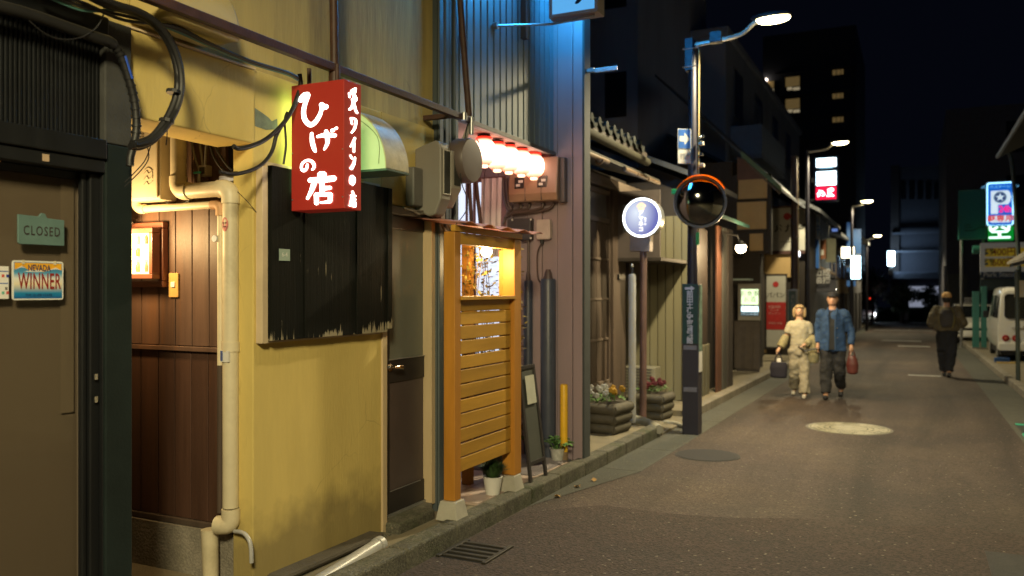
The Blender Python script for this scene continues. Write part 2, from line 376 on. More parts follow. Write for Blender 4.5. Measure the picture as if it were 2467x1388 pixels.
# covers and grates in the road
def disc_cover(cx, cy, r, mat, groove, label, ornate):
    z = G(cy) + .004; t = T('manhole_cover', label, 'manhole cover', (cx, cy, z))
    MB().lathe((cx, cy, z - .02), [(r, 0), (r, .022)], 36).build('frame', M('dark_iron_ring', (.03, .03, .03), .8) if not ornate else M('iron_ring', (.1, .09, .07), .6), t)
    MB().lathe((cx, cy, z - .02), [(r * .93, 0), (r * .93, .025)], 36).build('plate', mat, t)
    q = MB(); h = z + .0055
    def seg(a0, a1, r0, r1):
        n = max(2, int((a1 - a0) * 8))
        for i in range(n):
            p, s = a0 + (a1 - a0) * i / n, a0 + (a1 - a0) * (i + 1) / n
            q.quad((cx + r0 * cos(p), cy + r0 * sin(p), h), (cx + r1 * cos(p), cy + r1 * sin(p), h), (cx + r1 * cos(s), cy + r1 * sin(s), h), (cx + r0 * cos(s), cy + r0 * sin(s), h))
    if ornate:
        for k in range(6):
            a = k * pi / 3
            for d in (-.06, .06):
                seg(a + d - .012, a + d + .012, r * .08, r * .36)
            for j, rr in enumerate((.55, .70, .82)):
                c0 = a + pi / 6
                for t0 in range(8):
                    pass
                seg(c0 - .42 + j * .1, c0 + .42 - j * .1, r * rr, r * (rr + .035))
        seg(0, 2 * pi, r * .42, r * .45); seg(0, 2 * pi, r * .88, r * .9)
        for k in range(18):
            a = k * 2 * pi / 18; seg(a - .03, a + .03, r * .76, r * .80)
    else:
        for k in range(-5, 6):
            w = sqrt(max(0, (r * .88) ** 2 - (k * r * .16) ** 2)); q.quad((cx - w, cy + k * r * .16 - .006, h), (cx + w, cy + k * r * .16 - .006, h), (cx + w, cy + k * r * .16 + .006, h), (cx - w, cy + k * r * .16 + .006, h))
    q.build('relief', groove, t)['kind'] = 'stuff'
disc_cover(-.74, 11.40, .52, M('cream_cover', (.29, .27, .19), .6, var=.12), M('cover_line', (.06, .06, .04), .7), 'cream manhole cover with flower pattern in mid road', True)
disc_cover(-1.94, 8.72, .335, M('iron_cover', (.022, .022, .026), .8), M('iron_line', (.012, .012, .014), .8), 'plain dark iron manhole cover beside the left gutter', False)
t = T('drain_grate', 'slotted iron storm drain set against the mossy kerb', 'drain', (-2.5, 4.72, G(4.72)))
MB().gbox(-2.70, -2.36, 4.50, 4.88, -.1, .003).build('pit', M('pit_black', (.006, .006, .006), .9), t)
for i in range(5):
    y = 4.52 + i * .075; MB().gbox(-2.68, -2.38, y, y + .032, -.02, .014).build('bar', M('grate_iron', (.055, .05, .042), .5, metal=.5, var=.3), t, bevel=.003)
for x in (-2.705, -2.38): MB().gbox(x, x + .03, 4.49, 4.89, -.02, .016).build('rail', MATS['grate_iron'], t, bevel=.003)
mb = MB(); mb.gbox(.42, 1.5, 5.35, 6.2, -.02, .005); tag(mb.build('road_patch', M('patch', (.045, .045, .045), .85, var=.3, scale=10, bump=.5)), 'dark square asphalt repair patch nearest the viewer', 'road patch')
t = T('gutter_drain', 'green edged drain cover in the right gutter', 'drain', (1.36, 12.6, G(12.6)))
MB().gbox(1.22, 1.6, 11.2, 12.9, -.02, .006).build('plate', M('drain_plate', (.05, .06, .055), .5, metal=.4), t)
for b in ((1.22, 1.6, 12.75, 12.88), (1.22, 1.6, 11.9, 11.98), (1.20, 1.26, 11.2, 11.9)):
    MB().gbox(*b, -.01, .011).build('edge_strip', M('teal_strip', (.02, .42, .25), .35, var=.1), t)
for i, (x0, x1, y, dy) in enumerate(((-.1, .55, 20.3, .18), (-1.2, .3, 38, .4), (-.5, .55, 33.5, .35), (-2.1, 1.0, 52, .5))):
    tag(MB().gbox(x0, x1, y, y + dy, 0, .005).build('road_marking', M('worn_white_line', (.42, .42, .40), .7, var=.35, scale=14)), ['short worn white line beside the walking man', 'faint white stripe across the mid road', 'short white dash in front of the stripe', 'long white stop line near the far junction'][i], 'road marking')
random.seed(8); pts = [(-2.70, 5.7), (-2.70, -6), (1.14, -6), (1.14, 6.9)] + [(1.14 - i * .48, 6.9 - .11 * i + random.uniform(-.09, .09)) for i in range(1, 8)]
ra = M('red_brown_asphalt', (.047, .032, .0265), .85, var=.35, scale=1.6, bump=.7, bscale=55, col2=(.060, .042, .034), c2lo=.45, c2hi=.65); speckle(ra, 70, .5)
mb = MB(); mb.add([(x, y, G(y) + .0022) for x, y in pts], [tuple(range(len(pts)))]); tag(mb.build('road_patch', ra), 'wide darker reddish resurfaced strip of road across the foreground', 'road patch')
# fallen leaves along the kerb
random.seed(3)
for i in range(3):
    y = [6.3, 6.7, 7.0, 6.05, 8.6, 9.1, 7.6][i]; x = -2.66 + random.random() * .14; a = random.random() * 6
    mb = MB(); L_ = .035
    pts = [(L_ * cos(b) * (1.2 if k % 2 else .5), L_ * sin(b) * .7) for k, b in enumerate([j * pi / 4 for j in range(8)])]
    mb.add([(x + p * cos(a) - q * sin(a), y + p * sin(a) + q * cos(a), G(y) + .006 + .012 * ((k * 7) % 3)) for k, (p, q) in enumerate(pts)], [tuple(range(8))])
    tag(mb.build('fallen_leaf', M('dry_leaf', (.35, .2, .05), .7, var=.3)), ['dry brown leaf lying nearest the mossy kerb grate', 'middle dry brown leaf beside the porch kerb', 'dry brown leaf by the kerb below the bollard'][i], 'leaf', 'dry leaves along the kerb')
# ---------------------------------------------------------------- dark storefront at the left edge
XC = -3.05
t = T('dark_shopfront', 'black shopfront with slatted panel above a closed glass door', 'shopfront', (XC, 1.8, G(1.8) + .1))
yc0, yc1 = yat(255, XC), yat(319, XC)
zc = zat(345, XC, yc0)
MB().box(-3.75, XC, yc0, yc1, -.1, zc - .0).build('column', dark_green, t, bevel=.006)
MB().box(-3.75, XC - .004, yc0, yc1, zc + .003, zat(66, XC, yc1)).build('column_cap', M('grey_render', (.045, .046, .045), .8, var=.25, bump=.15), t, bevel=.006)
y0 = -1.0
MB().box(-3.75, -3.13, y0, yc0 - .002, zat(352, -3.1, yc0), zat(60, -3.1, yc0)).build('wall', black_metal, t)
# slats
yy = yc0 - .014; sl = None; k = 0
sz0, sz1 = zat(338, XC - .02, yc0), zat(105, XC - .02, yc0)
while yy > 1.72:
    if sl is None: sl = MB().box(-3.13, -3.075, yy - .0115, yy, sz0, sz1).build('slat', M('black_slat', (.006, .007, .0085), .5, rnd=.25, spec=.4), t, bevel=.002)
    else: share(sl, (0, -k * .0185, 0))
    yy -= .0185; k += 1
MB().box(-3.12, -3.035, y0, yc0 - .004, sz0 - .085, sz0 - .002).build('header', black_wood, t, bevel=.006)
MB().box(-3.12, -3.05, y0, yc0 - .004, sz0 - .14, sz0 - .088).build('header', black_wood, t, bevel=.004)
MB().box(-3.14, -3.02, y0, yc0 - .004, sz1 + .002, sz1 + .10).build('header', black_wood, t, bevel=.01)
yp = yat(215, -3.05)
tag(MB().box(-3.05, -3.046, yat(102, XC), yat(117, XC), sz0 - .128, sz0 - .100).build('paper_label', M('tan_paper', (.5, .36, .24), .8)), 'tan paper sticker on the header above the door', 'sticker')
yd = yat(190, -3.12)
dz = sz0 - .14
for a, b, x in ((yd, yd + .022, -3.10), (yd + .026, yd + .07, -3.085), (yd + .074, yc0 - .004, -3.065)):
    MB().box(-3.128, x, a, b, -.1, dz - .002).build('door_frame', black_wood, t, bevel=.005)
dr = MB().box(-3.16, -3.125, y0, yd - .002, dz - .03, dz - .003).build('door', black_wood, t)
MB().box(-3.135, -3.130, y0, yd - .002, -.1, dz - .032).build('glass', GLASS('shop_glass', (.80, .78, .74)), dr)
for zz in (zat(910, -3.08, yd), zat(965, -3.08, yd)): MB().box(-3.075, -3.069, yd + .035, yd + .05, zz - .012, zz + .012).build('lock', chrome, t)
cur = MB(); 
for i in range(24):
    ya = yd + .06 - i * .13; cur.quad((-3.165, ya, -.1), (-3.165, ya - .13, -.1), (-3.165, ya - .13, dz), (-3.165, ya, dz))
cur.build('blind', M('brown_blind', (.25, .21, .175), .85, var=.08, scale=3, st=(1, 1, .1)), t)
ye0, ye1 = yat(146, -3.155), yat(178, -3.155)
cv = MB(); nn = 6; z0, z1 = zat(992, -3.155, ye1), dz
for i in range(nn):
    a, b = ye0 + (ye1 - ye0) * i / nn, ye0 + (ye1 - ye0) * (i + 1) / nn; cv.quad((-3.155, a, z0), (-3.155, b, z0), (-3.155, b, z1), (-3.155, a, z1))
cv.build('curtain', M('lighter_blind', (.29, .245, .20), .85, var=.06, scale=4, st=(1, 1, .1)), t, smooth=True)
# notices on the glass
XG = -3.126
ya, yb = yat(28, XG), yat(151, XG); za, zb = zat(722, XG, yb), zat(631, XG, yb)
t = T('licence_plate', 'souvenir NEVADA licence plate reading WINNER on the glass', 'licence plate', (XG, ya, za))
MB().rbox(XG, XG + .004, ya, yb, za, zb, .010, 'x').build('plate', white_paint, t)
def grad(name, stops, axis=2, lo=0., hi=1.):      # printed colour bands
    m = bpy.data.materials.new(name); m.use_nodes = True; N = m.node_tree.nodes; L = m.node_tree.links; p = N['Principled BSDF']; p.inputs['Roughness'].default_value = .45
    tc = N.new('ShaderNodeTexCoord'); sp = N.new('ShaderNodeSeparateXYZ'); L.new(tc.outputs['Generated'], sp.inputs[0]); r = N.new('ShaderNodeValToRGB'); L.new(sp.outputs[axis], r.inputs[0])
    e = r.color_ramp.elements
    while len(e) < len(stops): e.new(.5)
    for q, (pos, c) in zip(e, stops): q.position = pos; q.color = (*c, 1)
    L.new(r.outputs[0], p.inputs['Base Color']); return m
pw, ph = yb - ya, zb - za
MB().box(XG + .0042, XG + .0046, ya + .006, yb - .006, za + .006, zb - .006).build('print', grad('plate_print', [(0, (.01, .10, .32)), (.15, (.01, .22, .45)), (.40, (.75, .68, .48)), (.55, (.72, .74, .70)), (.70, (.08, .33, .55)), (.76, (.06, .25, .45))]), t)
mt = MB()
mt.add([(XG + .005, ya + u * pw, za + v * ph) for u, v in ((.04, .77), (.12, .82), (.2, .86), (.3, .76), (.42, .73), (.6, .72), (.74, .78), (.84, .84), (.96, .77), (.96, .945), (.04, .945))], [tuple(range(11))[::-1]])
mt.build('sunset_print', M('sunset', (.75, .38, .02), .45, var=.2), t)
mt = MB()
for pk in (((.05, .77), (.17, .865), (.31, .755), (.25, .80), (.17, .83), (.11, .80)), ((.70, .765), (.84, .845), (.95, .775), (.84, .80)), ((.2, .72), (.4, .77), (.6, .75), (.73, .76), (.5, .715))):
    mt.add([(XG + .0054, ya + u * pw, za + v * ph) for u, v in pk], [tuple(range(len(pk)))])
mt.build('snow_print', white_paint, t)
text('NEVADA', ph * .23, (XG + .006, ya + pw * .51, za + ph * .81), (0, 1, 0), (0, 0, 1), M('navy_ink', (.02, .03, .12), .5), t, .0004, bold=.0006, sx=.68, split=True)
text('WINNER', ph * .58, (XG + .006, ya + pw * .52, za + ph * .46), (0, 1, 0), (0, 0, 1), M('red_ink', (.25, .02, .015), .5), t, .0004, bold=.0012, sx=.48, space=1.08, split=True)
text('THE SILVER STATE', ph * .09, (XG + .006, ya + pw * .5, za + ph * .12), (0, 1, 0), (0, 0, 1), MATS['navy_ink'], t, .0004)
for u in (.2, .82): MB().box(XG + .005, XG + .008, ya + u * pw - .005, ya + u * pw + .005, zb - .014, zb + .002).build('tape', M('cream_tape', (.6, .55, .4), .6), t)
ya, yb = yat(40, XG), yat(151, XG); za, zb = zat(590, XG, yb), zat(527, XG, yb)
t = T('closed_sign', 'teal wooden board reading CLOSED behind the door glass', 'sign', (XG, ya, za))
o_ = []
for u, v in ((0, .0), (.04, -.06), (.5, -.05), (1, -.05), (1, .93), (.62, .96), (.57, 1.12), (.5, 1.14), (.43, 1.0), (0, 1.02)): o_.append((ya + u * (yb - ya), za + v * (zb - za)))
MB().prism(o_, 'x', XG + .001, XG + .011).build('board', M('teal_board', (.10, .175, .165), .7, var=.12, scale=12), t, bevel=.002)
text('CLOSED', .052, (XG + .0112, (ya + yb) / 2, (za + zb) / 2 - .006), (0, 1, 0), (0, 0, 1), M('dark_ink', (.035, .03, .03), .6), t, .001, bold=.0007, sx=.70, space=1.22, split=True)
ya, yb = yat(-40, XG), yat(20, XG); za, zb = zat(720, XG, yb), zat(642, XG, yb)
t = T('payment_leaflet', 'white printed leaflet cut off by the left edge', 'leaflet', (XG, ya, za))
MB().box(XG, XG + .002, ya, yb, za, zb).build('sheet', white_paint, t)
for v in (.46, .83): MB().box(XG + .0022, XG + .0026, ya, yb - .002, za + v * (zb - za), za + (v + .03) * (zb - za)).build('blue_rule', M('blue_ink', (.05, .12, .4), .5), t)
for i, c in enumerate(((.6, .06, .03), (.03, .05, .3), (.6, .1, .1), (.1, .4, .3), (.15, .15, .15))):
    u, v = ((.72, .66), (.9, .66), (.9, .14), (.72, .14), (.85, .27))[i]
    MB().box(XG + .0022, XG + .0026, ya + u * (yb - ya), ya + (u + .1) * (yb - ya), za + v * (zb - za), za + (v + .09) * (zb - za)).build('printed_logo', M('ink%d' % i, c, .5), t)

# ---------------------------------------------------------------- cream building
XW = -3.10
YR = yat(610, XW)                       # corner of the alcove
t = cream = T('cream_building', 'cream plastered two storey building with boarded window', 'building', (XW, YR, G(YR) + .1))
Yd0, Yd1 = yat(929, XW), yat(1040, XW); Yend = yat(1052, XW)
zl0 = zat(345, -3.05, YR); zl1 = zat(168, -3.05, YR)
MB().box(-3.4, XW - .012, 1.0, Yend, zl1 + .012, 7.5).build('upper_wall', plaster_st, t)
MB().box(-3.35, -3.088, yc1 + .002, YR, zl0, zl1).build('lintel', plaster, t, bevel=.008)
MB().box(-3.35, -3.080, yc1 + .002, YR, zl1 + .002, zl1 + .011).build('ledge', pale_trim, t)
zdt = zat(522, XW, yat(990, XW)); zbt = zat(820, XW, yat(780, XW))
MB().box(-3.24, XW, YR, Yd0 - .045, -.1, zl1 + .010).build('wall', plaster, t, bevel=.006)
MB().box(-3.24, XW, Yd0 - .043, Yend, zdt + .06, zl1 + .010).build('wall', plaster, t)
# peeled grey paint on the pillar below the bar
mt = MB(); px0 = 612
pp = [(614, 260), (632, 272), (648, 284), (655, 292), (668, 286), (669, 312), (640, 313), (614, 304)]
mt.add([A(a, b, XW + .0015) for a, b in pp], [tuple(range(len(pp)))]); mt.build('peeled_patch', M('grey_underpaint', (.16, .19, .15), .85, var=.25, scale=20), t)
# alcove: plank wall that faces the viewer
YP = YR + .06
xl, xr = -4.35, fr(572, YR)
MB().box(xl, -3.25, YP + .025, YP + .2, -.1, 3.1).build('alcove_wall', darkwood, t)
zr = zat(840, fr(430, YP), YP); zb0 = zat(1246, fr(430, YP), YP)
edges = [fr(p, YP) for p in (300, 342, 384, 424, 464, 505, 546)]
for a, b in zip(edges, edges[1:]):
    MB().box(a, b - .006, YP - .001, YP + .022, zr + .018, 3.05).build('plank', brownwood, t, bevel=.003)
    MB().box(a - .01, b - .016, YP + .003, YP + .022, zb0, zr - .012).build('plank', M('wainscot_wood', (.07, .034, .022), .5, var=.35, scale=9, st=(1, 1, .06), bump=.12, bscale=60, bst=(6, 6, .3), rnd=.15, col2=(.12, .05, .02), c2lo=.55, c2hi=.8), t, bevel=.003)
MB().box(xl, -3.25, YP - .02, YP + .02, zr - .012, zr + .015).build('dado_rail', brownwood, t, bevel=.004)
MB().box(xl, -3.25, YP - .015, YP + .02, zb0 - .035, zb0 - .002).build('bottom_rail', oldwood, t, bevel=.004)
MB().box(xl, -3.25, YP - .03, YP + .1, -.12, zb0 - .037).build('concrete_base', concrete, t)
MB().box(xl, -3.2, yc1, YP - .03, -.12, .045).build('alcove_floor', concrete, t)
MB().box(-4.5, -4.36, yc1, YP + .1, -.1, 3.2).build('back_wall', brownwood, t)
MB().box(-4.4, -3.36, yc1, YP + .1, 3.06, 3.1).build('alcove_ceiling', oldwood, t)
# boarded window: planks with peeling black paint
mboard = bpy.data.materials.new('peeling_black_board'); mboard.use_nodes = True
N = mboard.node_tree.nodes; L = mboard.node_tree.links; p = N['Principled BSDF']; p.inputs['Roughness'].default_value = .6; p.inputs['Specular IOR Level'].default_value = .04
tc = N.new('ShaderNodeTexCoord'); mp = N.new('ShaderNodeMapping'); mp.inputs['Scale'].default_value = (60, 60, 2.2); L.new(tc.outputs['Object'], mp.inputs[0])
no = N.new('ShaderNodeTexNoise'); no.inputs['Scale'].default_value = 1; no.inputs['Detail'].default_value = 7; no.inputs['Roughness'].default_value = .7; L.new(mp.outputs[0], no.inputs['Vector'])
sx = N.new('ShaderNodeSeparateXYZ'); L.new(tc.outputs['Generated'], sx.inputs[0])
rm = N.new('ShaderNodeMapRange'); rm.inputs[1].default_value = 0; rm.inputs[2].default_value = .14; rm.inputs[3].default_value = .40; rm.inputs[4].default_value = .70; L.new(sx.outputs[2], rm.inputs[0])
n9 = N.new('ShaderNodeTexNoise'); n9.inputs['Scale'].default_value = 5.5; L.new(tc.outputs['Object'], n9.inputs['Vector'])
m9 = N.new('ShaderNodeMapRange'); m9.inputs[1].default_value = .35; m9.inputs[2].default_value = .7; m9.inputs[3].default_value = -.22; m9.inputs[4].default_value = .10; L.new(n9.outputs['Fac'], m9.inputs[0])
a9 = N.new('ShaderNodeMath'); a9.operation = 'ADD'; L.new(no.outputs['Fac'], a9.inputs[0]); L.new(m9.outputs[0], a9.inputs[1])
ad = N.new('ShaderNodeMath'); ad.operation = 'SUBTRACT'; L.new(a9.outputs[0], ad.inputs[0]); L.new(rm.outputs[0], ad.inputs[1])
m5 = N.new('ShaderNodeMapRange'); m5.inputs[1].default_value = 0; m5.inputs[2].default_value = .03; L.new(ad.outputs[0], m5.inputs[0])
rp = N.new('ShaderNodeValToRGB'); L.new(no.outputs['Fac'], rp.inputs[0]); rp.color_ramp.elements[0].color = (.006, .0065, .006, 1); rp.color_ramp.elements[1].color = (.014, .0148, .013, 1)
mx = N.new('ShaderNodeMix'); mx.data_type = 'RGBA'; L.new(m5.outputs[0], mx.inputs[0]); L.new(rp.outputs[0], mx.inputs[6]); mx.inputs[7].default_value = (.30, .26, .18, 1); L.new(mx.outputs[2], p.inputs['Base Color'])
bp = N.new('ShaderNodeBump'); bp.inputs['Strength'].default_value = .3; bp.inputs['Distance'].default_value = .01; L.new(no.outputs['Fac'], bp.inputs['Height']); L.new(bp.outputs[0], p.inputs['Normal'])
XB = -3.035
b0 = yat(655, XB); b1 = yat(946, XB); bz0 = zat(822, XB, b0); bz1 = zat(398, XB, b0)
cuts = [b0 + (b1 - b0) * u for u in (0, .05, .235, .46, .66, .84, .955, 1)]
for i, (a, b) in enumerate(zip(cuts, cuts[1:])):
    MB().box(XB - .03, XB - (.004 if i % 2 else 0), a, b - .003, bz0 + (.02 if i == 6 else 0), bz1).build('shutter_plank', mboard, t, bevel=.002)
MB().box(XW, XB - .031, b0 - .004, yat(925, XB), bz0 - .012, bz1 + .02).build('window_frame', pale_trim, t, bevel=.003)
MB().box(XW, XB - .02, b0 - .05, b0 - .006, bz0 - .012, bz1 - .01).build('window_frame', pale_trim, t, bevel=.003)
tag(MB().box(XB + .0005, XB + .002, yat(672, XB), yat(698, XB), zat(627, XB, b0), zat(598, XB, b0)).build('number_plate', M('pale_green_plate', (.30, .40, .35), .5, var=.1)), 'small pale green number plate on the black boarded window', 'number plate')
text('6-4', .035, (XB + .002, yat(685, XB), zat(612, XB, b0)), (0, 1, 0), (0, 0, 1), white_paint, bpy.data.objects['number_plate'], .0006)
# door
XD = -3.15
Ya, Yb = yat(932, XD), yat(1036, XD); zd0 = zat(1246, XD, Ya); zd1 = zdt
jb = M('pale_jamb', (.52, .40, .24), .7, var=.12, scale=6, st=(1, 1, .2))
MB().box(-3.22, XW + .015, yat(918, XW), Yd0 - .002, zd0 - .09, bz0 - .002).build('jamb', jb, t, bevel=.003)
MB().box(-3.22, XW + .010, yat(1037, XW), yat(1052, XW), zd0 - .02, zdt + .03).build('jamb', jb, t, bevel=.003)
MB().box(-3.22, XW + .012, Yd0, yat(1037, XW) - .002, zdt + .004, zdt + .055).build('door_head', oldwood, t, bevel=.003)
MB().box(-3.22, XW + .018, Yd0 - .02, yat(1037, XW), zd0 - .09, zd0 - .006).build('threshold', concrete, t, bevel=.006)
dk = M('brown_aluminium', (.030, .026, .025), .4, metal=.3, var=.15)
d = MB(); fw = .035
zmid0, zmid1 = zat(925, XD, Ya), zat(868, XD, Ya)
d.box(XD - .03, XD, Ya, Ya + fw, zd0, zd1); d.box(XD - .03, XD, Yb - fw, Yb, zd0, zd1)
d.box(XD - .03, XD - .001, Ya + fw, Yb - fw, zd1 - .09, zd1); d.box(XD - .03, XD - .001, Ya + fw, Yb - fw, zmid0, zmid1); d.box(XD - .03, XD - .001, Ya + fw, Yb - fw, zd0, zd0 + .16)
door = d.build('door', dk, t, bevel=.004)
MB().box(XD - .02, XD - .012, Ya + fw, Yb - fw, zmid1, zd1 - .09).build('frosted_pane', M('frosted_glass', (.135, .14, .115), .35, var=.12, scale=2, bump=.05, bscale=200), door)
MB().box(XD - .02, XD - .010, Ya + fw, Yb - fw, zd0 + .16, zmid0).build('lower_panel', M('brown_panel', (.075, .056, .052), .45, var=.1), door)
MB().box(XD - .001, XD + .008, Ya + fw * .7, Yb - fw * .7, zmid1 - .004, zmid1 + .003).build('bead', steel, door)
MB().box(XD - .001, XD + .006, Ya + fw, Yb - fw - .1, zd0 + .16, zd0 + .164).build('bead', steel, door)
MB().box(XD - .001, XD + .014, Ya, Yb, zd0 - .004, zd0 + .012).build('kick_strip', steel, door)
kz = zat(885, XD, Ya + .03)
k = MB(); k.tube([(XD, Ya + .022, kz), (XD + .012, Ya + .022, kz)], .028, 16); k.tube([(XD + .01, Ya + .022, kz), (XD + .05, Ya + .025, kz)], .010, 10); k.tube([(XD + .05, Ya + .015, kz), (XD + .052, Ya + .07, kz), (XD + .048, Ya + .11, kz - .004)], [.011, .014, .016], 10)
k.build('handle', chrome, door, smooth=True)
for zz in (zat(600, XD, Yb), zat(1150, XD, Yb)): MB().box(XD + .001, XW + .014, Yb - .012, Yb + .014, zz - .065, zz + .065).build('hinge', steel, door, bevel=.002)
# plinth and step in front
MB().gbox(-3.4, -3.02, YR - .1, Yd0 - .03, -.05, .115).build('plinth', mossy, t, bevel=.02)
MB().gbox(-3.3, -2.985, Yd0 - .02, yat(1045, -3.0), -.05, .17).build('step', mossy, t, bevel=.02)
MB().gbox(-3.2, -3.0, YR + .1, Yd0 - .15, .11, .15).build('plinth', M('dark_slab', (.07, .06, .045), .85, var=.3, bump=.3), t, bevel=.02)
# ---------------------------------------------------------------- things in the alcove
def pb(px, py, Y=None): return B(px, py, Y if Y else YP - .085)
YQ = YP - .085
t = T('drain_pipe', 'thick cream plastic drainpipe with two elbows down the alcove corner', 'pipe', pb(555, 1240))
R_ = .042
zt = zl0 + .02
v1 = pb(430, 440); top = Vector((v1.x, YQ, zt + .3))
c1 = pb(432, 462); c2 = pb(548, 456); c3 = pb(556, 1245)
MB().tube([top, Vector((v1.x, YQ, c1.z + .05))], R_, 16).build('pipe', pvc, t, smooth=True)
MB().tube([c1 + Vector((.05, 0, 0)), Vector((c2.x - .05, YQ, c1.z))], R_, 16).build('pipe', pvc, t, smooth=True)
dx = pb(556, 700).x
MB().tube([Vector((dx, YQ, c1.z - .05)), Vector((dx, YQ, c3.z + .05))], R_, 16).build('pipe', pvc, t, smooth=True)
def elbow(c, d0, d1, r, n=6, R=.052):
    pts = []
    for i in range(n + 1):
        a = pi / 2 * i / n; pts.append(Vector(c) + Vector(d0) * R * (1 - sin(a)) + Vector(d1) * R * (1 - cos(a)))
    pts = [Vector(c) + Vector(d0) * (R + .03)] + pts + [Vector(c) + Vector(d1) * (R + .03)]
    return MB().tube(pts, r, 16)
elbow(Vector((v1.x, YQ, c1.z)), (0, 0, 1), (1, 0, 0), R_ + .006).build('elbow', pvc, t, smooth=True)
elbow(Vector((dx, YQ, c1.z)), (-1, 0, 0), (0, 0, -1), R_ + .006).build('elbow', pvc, t, smooth=True)
MB().tube([Vector((dx, YQ, pb(556, 833).z + .02)), Vector((dx, YQ, pb(556, 833).z - .03))], R_ + .005, 16).build('collar', pvc, t, smooth=True)
q = pb(556, 1262)
MB().tube(smoothpath([Vector((dx, YQ, q.z + .08)), Vector((dx, YQ, q.z + .02)), Vector((dx - .02, YQ - .01, q.z - .005)), Vector((dx - .075, YQ - .02, q.z - .01))]), R_ + .007, 16).build('elbow', pvc, t, smooth=True)
s0 = pb(505, 1275, YQ - .02); s1 = pb(508, 1392, YQ - .02)
MB().tube([s0, s1], [.045, .040], 16).build('pipe', pvc, t, smooth=True)
h = [pb(565, 1280), pb(588, 1285, YQ - .02), pb(603, 1310, YQ - .03), pb(606, 1356, YQ - .03)]
MB().tube(smoothpath(h), .011, 10).build('hose', pvc_w, t, smooth=True)
# stickers on the pipe
def sticker(px, py, w, hh, mat, label, nm='sticker', cat='sticker'):
    c = pb(px, py); c = Vector((dx + (c.x - dx) * .6, YQ - R_ - .0005, c.z)); mb = MB()
    n = 12; mb.add([(c.x + w * cos(k * 2 * pi / n), c.y - .001 + abs(cos(k * 2 * pi / n)) * .004, c.z + hh * sin(k * 2 * pi / n)) for k in range(n)], [tuple(range(n))])
    return tag(mb.build(nm, mat), label, cat)
st_ = sticker(556, 542, .022, .038, M('pink_print', (.50, .17, .16), .6, var=.5, scale=40), 'pink oval face sticker on the thick drainpipe')
for dx_, dz_, w_ in ((-.008, .008, .005), (.008, .008, .005), (0, -.012, .009)):
    c = st_.data.vertices[0].co; MB().box(dx + dx_ - w_, dx + dx_ + w_, YQ - R_ - .004, YQ - R_ - .002, pb(556, 542).z + dz_ - .003, pb(556, 542).z + dz_ + .003).build('print', M('maroon_print', (.12, .03, .03), .6), st_)
mb = MB(); c = pb(552, 857); mb.box(dx - .028, dx + .028, YQ - R_ - .003, YQ - R_ + .01, c.z - .03, c.z + .03); o = tag(mb.build('sticker', M('white_sticker', (.62, .62, .60), .5, var=.1)), 'torn white sticker with blue corner low on the drainpipe', 'sticker')
MB().box(dx - .027, dx - .012, YQ - R_ - .005, YQ - R_ - .003, c.z - .024, c.z + .028).build('print', M('blue_print', (.06, .09, .25), .6, var=.5, scale=60), o)
# thin pipe
t = T('water_pipe', 'thin cream water pipe running under the gas heater', 'pipe', pb(532, 1200, YP - .05))
Y2 = YP - .05; r2 = .021
e0 = pb(328, 505, Y2); e1 = pb(531, 497, Y2)
MB().tube([e0 + Vector((.05, 0, 0)), Vector((e1.x - .03, Y2, e0.z))], r2, 12).build('pipe', pvc, t, smooth=True)
elbow(e0, (0, 0, 1), (1, 0, 0), r2 + .006, R=.045).build('elbow', pvc, t, smooth=True)
elbow(Vector((e1.x, Y2, e0.z)), (-1, 0, 0), (0, 0, -1), r2 + .004, R=.03).build('elbow', M('rusty_pvc', (.5, .30, .16), .6, var=.2), t, smooth=True)
MB().tube([Vector((e0.x, Y2, e0.z + .06)), Vector((e0.x, Y2, e0.z + .2))], r2, 12).build('pipe', pvc, t, smooth=True)
MB().tube([Vector((e1.x, Y2, e0.z - .05)), Vector((e1.x, Y2, pb(531, 880, Y2).z))], r2 * .8, 12).build('pipe', pvc, t, smooth=True)
MB().tube([Vector((e1.x, Y2, pb(531, 880, Y2).z)), Vector((e1.x, Y2, pb(531, 1235, Y2).z))], r2 * .85, 12).build('pipe', oldwood, t, smooth=True)
c = pb(517, 575, Y2 - .02); tag(MB().lathe((c.x, c.y, c.z), [(.018, -.004), (.018, .004)], 16, 'y').build('round_tag', M('pale_blue_tag', (.40, .45, .52), .5)), 'small round pale blue tag beside the thin pipe', 'tag')
# gas heater
Yh0, Yh1 = YP - .12, YP - .002
hx0, hx1 = fr(296, Yh0), fr(386, Yh0); hz0 = zat(481, hx1, Yh0); hz1 = zat(300, hx1, Yh0)
t = T('gas_heater', 'cream wall mounted gas water heater half hidden by the column', 'water heater', ((hx0 + hx1) / 2, Yh0, hz0))
hm = M('heater_enamel', (.62, .54, .38), .4, var=.05)
MB().box(hx0, hx1, Yh0, Yh1, hz0, hz1).build('casing', hm, t, bevel=.01)
MB().box(hx0, hx1 - .012, Yh0 - .012, Yh0 - .002, hz0 + .012, hz1 - .004).build('front_cover', hm, t, bevel=.004)
v = MB()
for i in range(5):
    for j in range(4): v.box(fr(335, Yh0) + i * .012, fr(335, Yh0) + i * .012 + .006, Yh0 - .0145, Yh0 - .011, hz1 - .075 + j * .014, hz1 - .069 + j * .014)
v.build('vent', M('vent_dark', (.05, .04, .025), .7), t)
v = MB(); bx, bz = fr(362, Yh0), zat(430, hx1, Yh0)
for i in range(3): v.tube(smoothpath([(bx - .035, Yh0 - .013, bz - .03 + i * .03), (bx - .01, Yh0 - .013, bz - .015 + i * .03), (bx + .005, Yh0 - .013, bz - .03 + i * .03), (bx + .035, Yh0 - .013, bz - .012 + i * .03)]), .0022, 5)
